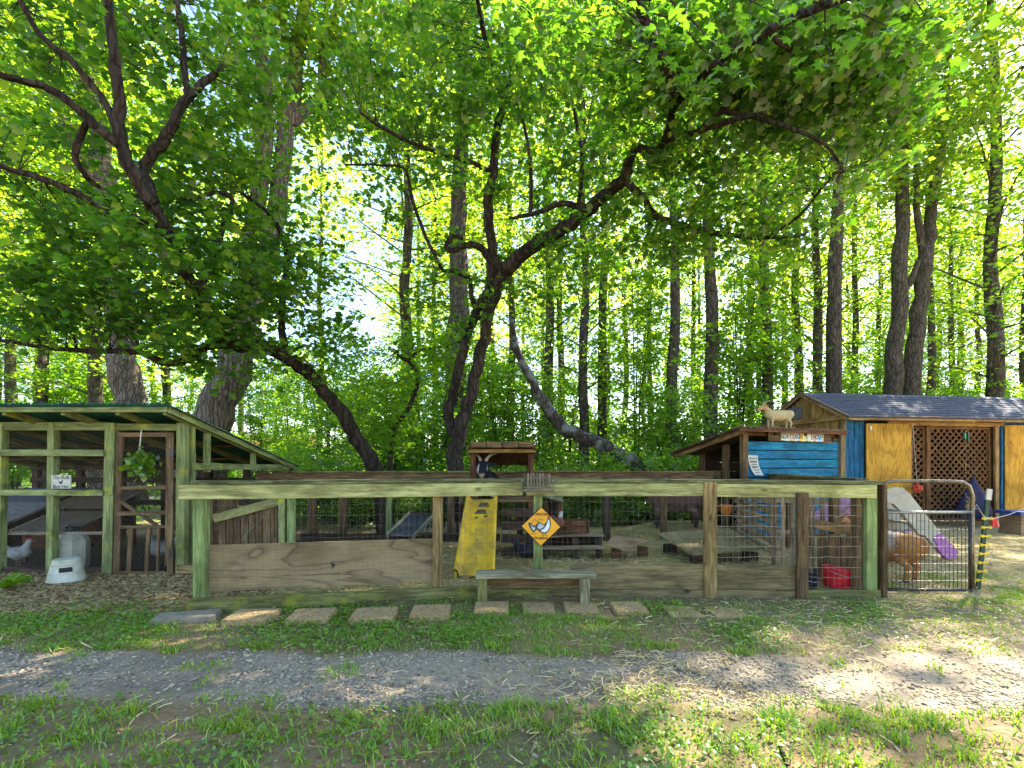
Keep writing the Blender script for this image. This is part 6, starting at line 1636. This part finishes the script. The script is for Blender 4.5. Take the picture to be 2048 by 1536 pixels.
def goat(label, loc, rz, sc, colf, lying=False, horns=True, horn_l=.2, head_turn=0.0, hair=True, m=None, name='goat', cat='goat', fat=1.0):
    t = thing(name, label, cat, loc)
    Mx = Matrix.Translation(Vector(loc)) @ Matrix.Rotation(rz, 4, 'Z') @ Matrix.Scale(sc, 4)
    dz = -.24 if lying else 0.0
    hs = Vector((.46, .0 + .10 * head_turn, .66 + dz)); hd = Vector((.17 * math.cos(head_turn), .17 * math.sin(head_turn), -.085))
    side = Vector((-math.sin(head_turn), math.cos(head_turn), 0))
    S = [('c', [(-.30, 0, .43 + dz), (-.05, 0, .40 + dz), (.14, 0, .405 + dz), (.27, 0, .44 + dz)], [.155 * fat, .185 * fat, .18 * fat, .145]),
         ('c', [(.26, 0, .48 + dz), tuple(hs + Vector((-.03, 0, -.02)))], [.115, .07]), ('c', [tuple(hs), tuple(hs + hd * .55), tuple(hs + hd)], [.078, .062, .042]),
         ('c', [tuple(hs + side * .05 + Vector((-.02, 0, .035))), tuple(hs + side * .17 + Vector((-.03, 0, .02)))], [.026, .018]),
         ('c', [tuple(hs - side * .05 + Vector((-.02, 0, .035))), tuple(hs - side * .17 + Vector((-.03, 0, .02)))], [.026, .018]),
         ('c', [tuple(hs + hd * .75 + Vector((0, 0, -.03))), tuple(hs + hd * .72 + Vector((0, 0, -.11)))], [.018, .008]),
         ('c', [(-.42, 0, .53 + dz), (-.475, 0, .48 + dz), (-.48, 0, .40 + dz)], [.04, .03, .018])]
    for s in (-1, 1):
        if not lying:
            S += [('c', [(.24, s * .085, .40), (.245, s * .09, .22), (.25, s * .09, .05), (.262, s * .09, .012)], [.07, .036, .027, .03]),
                  ('c', [(-.29, s * .085, .43), (-.23, s * .10, .30), (-.335, s * .10, .19), (-.315, s * .10, .05), (-.302, s * .10, .012)], [.115, .065, .034, .027, .03])]
        else:
            S += [('c', [(.22, s * .11, .12), (.38, s * .12, .06), (.26, s * .13, .03)], [.055, .035, .028]), ('c', [(-.28, s * .13, .16), (-.08, s * .2, .08), (-.26, s * .19, .03)], [.10, .05, .03])]
    body = blob('goat_body', S, .013, M_fur, t, Mx, colf)
    if m: body.data.materials.clear(); body.data.materials.append(m)
    if hair:
        me = body.data; nv_ = len(me.vertices); co = np.empty(nv_ * 3, np.float32); me.vertices.foreach_get('co', co); co = co.reshape(-1, 3)
        nr = np.empty(nv_ * 3, np.float32); me.vertices.foreach_get('normal', nr); nr = nr.reshape(-1, 3)
        rh = np.random.default_rng(9); j = rh.integers(0, nv_, 9000); cb, nb = co[j], nr[j]
        dn = nb * .35 + np.array((-.5, 0, -.55)) + rh.normal(0, .25, nb.shape); dn /= np.linalg.norm(dn, axis=1, keepdims=True)
        sdv = np.cross(dn, nb); sdv /= np.linalg.norm(sdv, axis=1, keepdims=True) + 1e-6
        ln_ = rh.uniform(.012, .035, (9000, 1)); pb_ = cb + rh.normal(0, .004, cb.shape)
        V = np.stack([pb_ - sdv * .0014, pb_ + sdv * .0014, pb_ + dn * ln_ + nb * .006], 1).reshape(-1, 3)
        hm = fast_mesh('coat_hair', V, np.arange(27000).reshape(-1, 3), M_fur, col=np.repeat(colf(cb) * rh.uniform(.7, 1.25, (9000, 1)), 3, 0))
        mesh_obj('coat_hair', hm, body, Mx)['kind'] = 'stuff'
    for s in (-1, 1):
        e = hs + hd * .3 + side * s * .062 + Vector((0, 0, .022))
        MB().lathe(Mx @ e, [(.002, -.011 * sc), (.009 * sc, -.006 * sc), (.011 * sc, 0), (.009 * sc, .006 * sc), (.002, .011 * sc)], 8).build('eye', M_ink, t)
        if horns:
            b0 = hs + side * s * .032 + Vector((.0, 0, .06))
            pts = [Mx @ (b0 + Vector((-.06 * q_ * (1 + q_), 0, 0)) + side * s * (.05 * q_ + .09 * q_ * q_) + Vector((0, 0, horn_l * (q_ - .45 * q_ * q_)))) for q_ in np.linspace(0, 1, 7)]
            MB().tube(pts, [.022 * sc, .021 * sc, .019 * sc, .016 * sc, .013 * sc, .009 * sc, .004 * sc], 8).build('horn', paint('horn', (.34, .27, .17), rough=.6), t, smooth=True)
    return t
def coat_tan(co):
    x, y, z = co[:, 0], co[:, 1], co[:, 2]
    c = np.tile(np.array((.44, .20, .065)), (len(co), 1))
    pale = sstep(.30, .16, np.abs(x - .02)) * sstep(.33, .45, z); c = lerpc(pale * .9, c, (.52, .44, .38))
    c = lerpc(sstep(-.34, -.40, x) * .5, c, (.40, .19, .06))
    c = lerpc((sstep(.24, .18, z) * sstep(.05, .12, x)), c, (.03, .02, .015))
    c = lerpc(sstep(.05, .03, z), c, (.10, .05, .03))
    return c
def coat_brown(co):
    x, y, z = co[:, 0], co[:, 1], co[:, 2]
    c = np.tile(np.array((.13, .075, .055)), (len(co), 1))
    c = lerpc(sstep(.30, .24, z) * sstep(.22, .28, z), c, (.30, .24, .2))
    c = lerpc(sstep(.2, .1, z), c, (.03, .022, .018))
    return c
def coat_black(co):
    x, y, z = co[:, 0], co[:, 1], co[:, 2]
    c = np.tile(np.array((.012, .012, .015)), (len(co), 1))
    c = lerpc(sstep(.56, .60, x) * sstep(.34, .30, z), c, (.50, .42, .30))
    c = lerpc(sstep(.30, .34, x) * sstep(.27, .24, z) * sstep(.02, .05, np.abs(y)), c, (.60, .56, .48))
    c = lerpc(sstep(.50, .53, x) * sstep(.045, .055, np.abs(y)) * sstep(.32, .36, z), c, (.55, .52, .48))
    return c
goat('orange brown goat grazing behind the gate with its rump turned out', (4.22, 5.42, 0), R(116), .88, coat_tan, horns=True, horn_l=.12, head_turn=.3, fat=1.12, hair=True)
goat('dark brown goat standing on the straw mound at the back of the pen', (PX(1345, 8.35), 8.3, float(gz(PX(1345, 8.35), 8.3)) - .01), R(172), 1.12, coat_brown, horn_l=.14)
goat('black goat with cream patches and curved horns lying on the play platform', (PX(972, 6.7), 6.92, .81), R(-92), 1.05, coat_black, lying=True, horn_l=.19, head_turn=-.05)
M_wgoat = wood('painted_goat_figure', (.50, .40, .20), (.36, .27, .12), knots=.1, vary=.05)
fgo = goat('tan goat figure with black hooves standing on the goat house roof', P(1573, 857, 8.15) + Vector((0, .25, 0)), R(186), .60,
     lambda co: lerpc(sstep(.07, .05, co[:, 2]), lerpc(sstep(.50, .56, co[:, 2]) * .6, np.tile(np.array((.46, .36, .18)), (len(co), 1)), (.42, .22, .10)), (.02, .02, .02)), horns=True, horn_l=.22, hair=False, name='goat_figure', cat='figure')
def hen(label, loc, rz, sc, base, neck=None, sit=False):
    t = thing('hen', label, 'hen', loc); Mx = Matrix.Translation(Vector(loc)) @ Matrix.Rotation(rz, 4, 'Z') @ Matrix.Scale(sc, 4)
    S = [('c', [(-.10, 0, .21), (0, 0, .19), (.07, 0, .20)], [.07, .10, .085]), ('c', [(-.12, 0, .24), (-.20, 0, .34)], [.06, .022]), ('c', [(.08, 0, .25), (.12, 0, .34)], [.058, .034]), ('c', [(.12, 0, .36), (.135, 0, .365)], [.034, .03]),
         ('e', (-.02, .085, .20), (.10, .028, .06)), ('e', (-.02, -.085, .20), (.10, .028, .06))]
    blob('hen_body', S, .011, M_fur, t, Mx, lambda co: lerpc(sstep(.27, .33, co[:, 2]) * sstep(.0, .06, co[:, 0]), np.tile(np.array(base), (len(co), 1)), neck or base), 3)
    for s in (-1, 1): MB().tube([Mx @ Vector((.0, s * .04, .13)), Mx @ Vector((.005, s * .04, .06)), Mx @ Vector((.0, s * .04, .004)), Mx @ Vector((.045, s * .045, .004))], .007 * sc, 6).build('leg', M_post, t)
    MB().tube([Mx @ Vector((.155, 0, .362)), Mx @ Vector((.195, 0, .352))], [.012 * sc, .002], 6).build('beak', M_post, t)
    MB().slab([Mx @ Vector(p) for p in ((.09, 0, .39), (.10, 0, .415), (.115, 0, .40), (.128, 0, .42), (.14, 0, .40), (.155, 0, .405), (.155, 0, .385))], .008 * sc).build('comb', M_redp, t)
hen('pale grey hen roosting low inside the coop door', (PX(322, 6.1), 6.1, 0.0), R(200), 1.0, (.32, .31, .3))
hen('white hen standing on the floor inside the coop beside the felt hutch', (PX(36, 5.95), 5.95, 0), R(20), .85, (.42, .41, .38))
hen('black hen standing under the diamond sign in the pen', (PX(1052, 6.0), 6.0, 0), R(-30), .95, (.02, .018, .02))
hen('reddish hen with a white neck perched on the plank platform', (PX(1116, 6.62), 6.64, .278), R(60), .85, (.16, .06, .03), (.5, .46, .4))

# ================================================================== ground litter, grass, gravel
def scatter(n, x0, x1, y0, y1, dens, r):
    x = r.uniform(x0, x1, n); y = r.uniform(y0, y1, n)
    k = r.random(n) < dens(x, y)
    return x[k], y[k]
def stuff(name, V, Fc, m, label, cat):
    o = mesh_obj(name, fast_mesh(name, V, Fc, m)); tag(o, label, cat, kind='stuff'); return o
rg = np.random.default_rng(77)
# keep tufts off the pavers
pvx = np.array([G(p[0], p[1]).x for p in pav]); pvy = np.array([G(p[0], p[1]).y for p in pav])
def off_pav(x, y):
    ok = np.ones(len(x), bool)
    for a_, b_, i in zip(pvx, pvy, range(len(pvx))):
        ok &= ~((np.abs(x - a_) < (.22 if i == 0 else .14)) & (np.abs(y - b_) < .13)) | (i > 8)
    return ok
def grass_density(x, y):
    z = zones(x, y)
    tuft = sstep(.42, .58, fbm(x, y, 2.6, 51)); fine = sstep(.42, .60, fbm(x, y, 9.0, 52))
    near = z['near'] * (0.22 + .78 * tuft) * (.15 + .85 * fine)
    strip = z['strip'] * (1 - z['dirt'] * .75) * (1 - .85 * z['chips']) * (.22 + .78 * tuft) * (.3 + .7 * fine) * (1 - .6 * sstep(3.95, 4.25, y))
    right = sstep(3.6, 4.6, x) * sstep(4.2, 4.5, y) * (1 - sstep(5.2, 5.8, y)) * tuft * .7
    path = z['path'] * sstep(.66, .74, fbm(x, y, 2.2, 53)) * .35
    return np.clip(near + strip + right + path, 0, 1)
x, y = scatter(430000, -5.2, 6.4, 1.15, 5.6, grass_density, rg)
k = off_pav(x, y); x, y = x[k], y[k]
n = len(x)
h = rg.uniform(.018, .062, n) * (1 - .42 * sstep(3.2, 3.4, y)) * (.35 + 1.15 * fbm(x, y, 5.0, 54)); az = rg.uniform(0, 6.283, n); ln = rg.uniform(.15, 1.5, n) * h; w = rg.uniform(.0016, .0045, n)
z0 = gz(x, y) - .004
base = np.stack([x, y, z0], -1); dirv = np.stack([np.cos(az), np.sin(az), np.zeros(n)], -1); wv = np.stack([-np.sin(az), np.cos(az), np.zeros(n)], -1) * w[:, None]
mid = base + dirv * (ln * .35)[:, None] + np.array((0, 0, 1.)) * (h * .62)[:, None]; tip = base + dirv * ln[:, None] + np.array((0, 0, 1.)) * h[:, None]
V = np.stack([base - wv, base + wv, mid + wv * .8, mid - wv * .8, tip], 1).reshape(-1, 3)
Fq = (np.arange(n)[:, None, None] * 5 + np.array([(0, 1, 2), (0, 2, 3), (3, 2, 4)])[None]).reshape(-1, 3)
stuff('grass', V, Fq, M_grass, 'patchy short green grass beside the gravel track', 'grass')
# broad weeds and clover
def weed_density(x, y):
    z = zones(x, y); p = sstep(.44, .62, fbm(x, y, 1.7, 61))
    return np.clip((z['near'] * .5 + z['strip'] * 1.0 * (1 - z['dirt'] * .9) * (1 - .7 * z['chips'])) * p, 0, 1)
x, y = scatter(70000, -5.2, 5.5, 1.15, 4.4, weed_density, rg); k = off_pav(x, y); x, y = x[k], y[k]
pos = np.stack([x, y, gz(x, y) + rg.uniform(.008, .045, len(x))], -1)
V, Fq = leaf_verts(pos, rand_normals(len(x), rg, .45), rg.uniform(.014, .034, len(x)), T_oval, rg)
stuff('clover', V, Fq, M_weed, 'low broad leaved weeds growing among the grass', 'weeds')
# gravel
def gravel_density(x, y):
    z = zones(x, y); return np.clip(z['path'] * (1 - .65 * z['dirt']) * (.22 + .78 * sstep(.38, .58, fbm(x, y, 1.9, 71))) + .05 * z['near'] + .05 * z['strip'], 0, 1)
x, y = scatter(130000, -5.4, 6.4, 1.2, 4.3, gravel_density, rg)
octv = np.array([(1, 0, 0), (0, 1, 0), (-1, 0, 0), (0, -1, 0), (0, 0, 1), (0, 0, -1)], float)
octf = np.array([(0, 1, 4), (1, 2, 4), (2, 3, 4), (3, 0, 4), (1, 0, 5), (2, 1, 5), (3, 2, 5), (0, 3, 5)])
def pebbles(x, y, smin, smax, flat, r, name, m, label, cat, zoff=0.0):
    n = len(x); s = r.uniform(smin, smax, n) * r.uniform(.6, 1.2, n)
    jit = 1 + r.uniform(-.35, .35, (n, 6, 3)); v = octv[None] * jit + r.uniform(-.25, .25, (n, 6, 3))
    v[:, :, 2] *= flat; a_ = r.uniform(0, 6.283, n); ca, sa = np.cos(a_)[:, None], np.sin(a_)[:, None]
    vx = v[:, :, 0] * ca * 1.3 - v[:, :, 1] * sa; vy = v[:, :, 0] * sa * 1.3 + v[:, :, 1] * ca
    tl = r.normal(0, .25, (n, 1)); vz = v[:, :, 2] + vx * tl
    V = np.stack([vx * s[:, None] + x[:, None], vy * s[:, None] + y[:, None], vz * s[:, None] + gz(x, y)[:, None] + (s * flat * .35)[:, None] + zoff], -1).reshape(-1, 3)
    Fq = (np.arange(n)[:, None, None] * 6 + octf[None]).reshape(-1, 3)
    return stuff(name, V, Fq, m, label, cat)
x2, y2 = scatter(2600, -5.4, 6.4, 1.2, 4.3, gravel_density, rg)
pebbles(x2, y2, .012, .026, .45, rg, 'loose_stones', M_gravel, 'larger loose stones lying on the wheel track', 'stones')
pebbles(x, y, .004, .0115, .5, rg, 'gravel', M_gravel, 'crushed grey gravel of the wheel track', 'gravel')
# wood chips by the coop
x, y = scatter(15000, -7.0, -2.2, 3.9, 5.7, lambda a_, b_: zones(a_, b_)['chips'], rg)
pebbles(x, y, .014, .034, .28, rg, 'wood_chips', M_chip, 'layer of tan wood chips in front of the coop', 'wood chips')
# straw
def straw_density(x, y):
    z = zones(x, y); p = sstep(.38, .62, fbm(x, y, 1.4, 81))
    tr = z['path'] * np.exp(-((x - 1.1) / 1.0) ** 2) * .8 * sstep(.45, .62, fbm(x, y, 2.5, 83)) 
    return np.clip(z['pen'] * (.35 + .65 * p) + z['yard'] * (.4 + .6 * p) * (1 - .6 * sstep(7.5, 9, y)) + tr + z['dirt'] * .10 * p + z['near'] * .04 + z['strip'] * (.05 + .25 * sstep(.5, 2.5, x)), 0, 1)
x, y = scatter(170000, -4.5, 9.0, 1.3, 9.4, straw_density, rg)
n = len(x); L = rg.uniform(.03, .11, n); az = rg.uniform(0, 6.283, n); w = rg.uniform(.0011, .0026, n); zc = gz(x, y) + rg.exponential(.008, n) + .003; dz_ = rg.normal(0, .012, n)
cx_, sy_ = np.cos(az), np.sin(az)
A0 = np.stack([x - cx_ * L / 2, y - sy_ * L / 2, zc - dz_ * .5], -1); A1 = np.stack([x + sy_ * L * .06, y - cx_ * L * .06, zc + .005], -1); A2 = np.stack([x + cx_ * L / 2, y + sy_ * L / 2, zc + dz_ * .5], -1)
wv = np.stack([-sy_ * w, cx_ * w, rg.normal(0, .001, n)], -1)
V = np.stack([A0 - wv, A0 + wv, A1 + wv, A1 - wv, A2 + wv, A2 - wv], 1).reshape(-1, 3)
Fq = (np.arange(n)[:, None, None] * 6 + np.array([(0, 1, 2, 3), (3, 2, 4, 5)])[None]).reshape(-1, 4)
stuff('straw', V, Fq, M_straw, 'loose straw strewn over the pen and yard floor', 'straw')
# straw lying on the grey ramp
nq = 700; uu, vv = rg.random(nq), rg.random(nq)
q0, q1, q2, q3 = [np.array(tuple(p)) for p in gq]
pp_ = (q0[None] * ((1 - uu) * (1 - vv))[:, None] + q1[None] * (uu * (1 - vv))[:, None] + q2[None] * (uu * vv)[:, None] + q3[None] * ((1 - uu) * vv)[:, None]) + np.array((0, 0, .006))
az = rg.uniform(0, 6.283, nq); L = rg.uniform(.02, .07, nq); d_ = np.stack([np.cos(az) * L / 2, np.sin(az) * L / 2, rg.normal(0, .004, nq)], -1); wv = np.stack([-np.sin(az) * .002, np.cos(az) * .002, np.zeros(nq)], -1)
V = np.stack([pp_ - d_ - wv, pp_ - d_ + wv, pp_ + d_ + wv, pp_ + d_ - wv], 1).reshape(-1, 3)
stuff('straw_wisps', V, np.arange(nq * 4).reshape(-1, 4), M_straw, 'wisps of straw lying on the grey plywood ramp', 'straw')
# dead leaves
def lit_density(x, y):
    z = zones(x, y); return np.clip(.35 * z['near'] + .35 * z['strip'] + .10 * z['path'] + .6 * sstep(4.25, 4.4, y) * (1 - sstep(4.4, 4.7, y)) + z['chips'] * .2, 0, 1) * sstep(.4, .6, fbm(x, y, 2.0, 91))
x, y = scatter(45000, -6, 6.4, 1.2, 5.4, lit_density, rg)
pos = np.stack([x, y, gz(x, y) + rg.uniform(.004, .014, len(x))], -1)
V, Fq = leaf_verts(pos, rand_normals(len(x), rg, .35), rg.uniform(.008, .032, len(x)), T_kite, rg)
stuff('dead_leaves', V, Fq, M_litter, 'small brown dead leaves scattered on the ground', 'dead leaves')
# ivy and seedlings on the woodland floor
def cov_density(x, y): return sstep(8.6, 9.6, y) * sstep(.36, .56, fbm(x, y, .8, 95)) * (1 - sstep(5.5, 6.5, x) * (1 - sstep(11.9, 12.4, y))) * (1 - (x < -3.6) * (y < 9.0))
x, y = scatter(60000, -16, 20, 8.6, 22, cov_density, rg)
k = ~((y > 14) & (y < 18.2) & (x < -3)); x, y = x[k], y[k]
pos = np.stack([x, y, gz(x, y) + rg.uniform(.02, .32, len(x))], -1)
V, Fq = leaf_verts(pos, rand_normals(len(x), rg, .6), rg.uniform(.06, .14, len(x)), T_kite, rg)
stuff('ground_cover', V, Fq, M_under_leaf, 'leafy green ground cover on the woodland floor', 'ground cover')
# hosta clump by the coop
hs0 = G(14, 1180)
hst = thing('hosta_plant', 'broad leaved hosta clump at the corner of the coop', 'plant', hs0)
rdk = random.Random(4)
for k in range(16):
    az = rdk.uniform(0, 6.28); L = rdk.uniform(.12, .28); wd = L * rdk.uniform(.12, .2); h = rdk.uniform(.04, .12)
    dr_ = Vector((math.cos(az), math.sin(az), 0)); sd_ = Vector((-dr_.y, dr_.x, 0)); vs = []; fs = []
    for i in range(6):
        t_ = i / 5; wi = wd * math.sin(math.pi * min(.98, .08 + .9 * t_)) ; c = hs0 + dr_ * L * t_ + Vector((0, 0, h * math.sin(math.pi * .62 * t_) + .01))
        vs += [c - sd_ * wi + Vector((0, 0, .02)), c, c + sd_ * wi + Vector((0, 0, .02))]
    for i in range(5): fs += [(3 * i, 3 * i + 1, 3 * i + 4, 3 * i + 3), (3 * i + 1, 3 * i + 2, 3 * i + 5, 3 * i + 4)]
    MB().add(vs, fs).build('leaf', M_weed, hst, smooth=True)
# twigs on the ground, a stick in the near grass
for (a_, b_, rr, lb) in (((1560, 1500), (1575, 1536), .012, 'short dark stick lying in the near grass'), ((690, 1478), (740, 1462), .004, 'thin pale twig lying in the grass before the track')):
    p0, p1 = G(*a_), G(*b_); z_ = Vector((0, 0, .012))
    tag(MB().tube([p0 + z_, p0.lerp(p1, .5) + z_ * 1.5, p1 + z_], [rr, rr * .9, rr * .6], 6).build('stick', M_bark if rr > .01 else M_pale, org=p0), lb, 'stick')
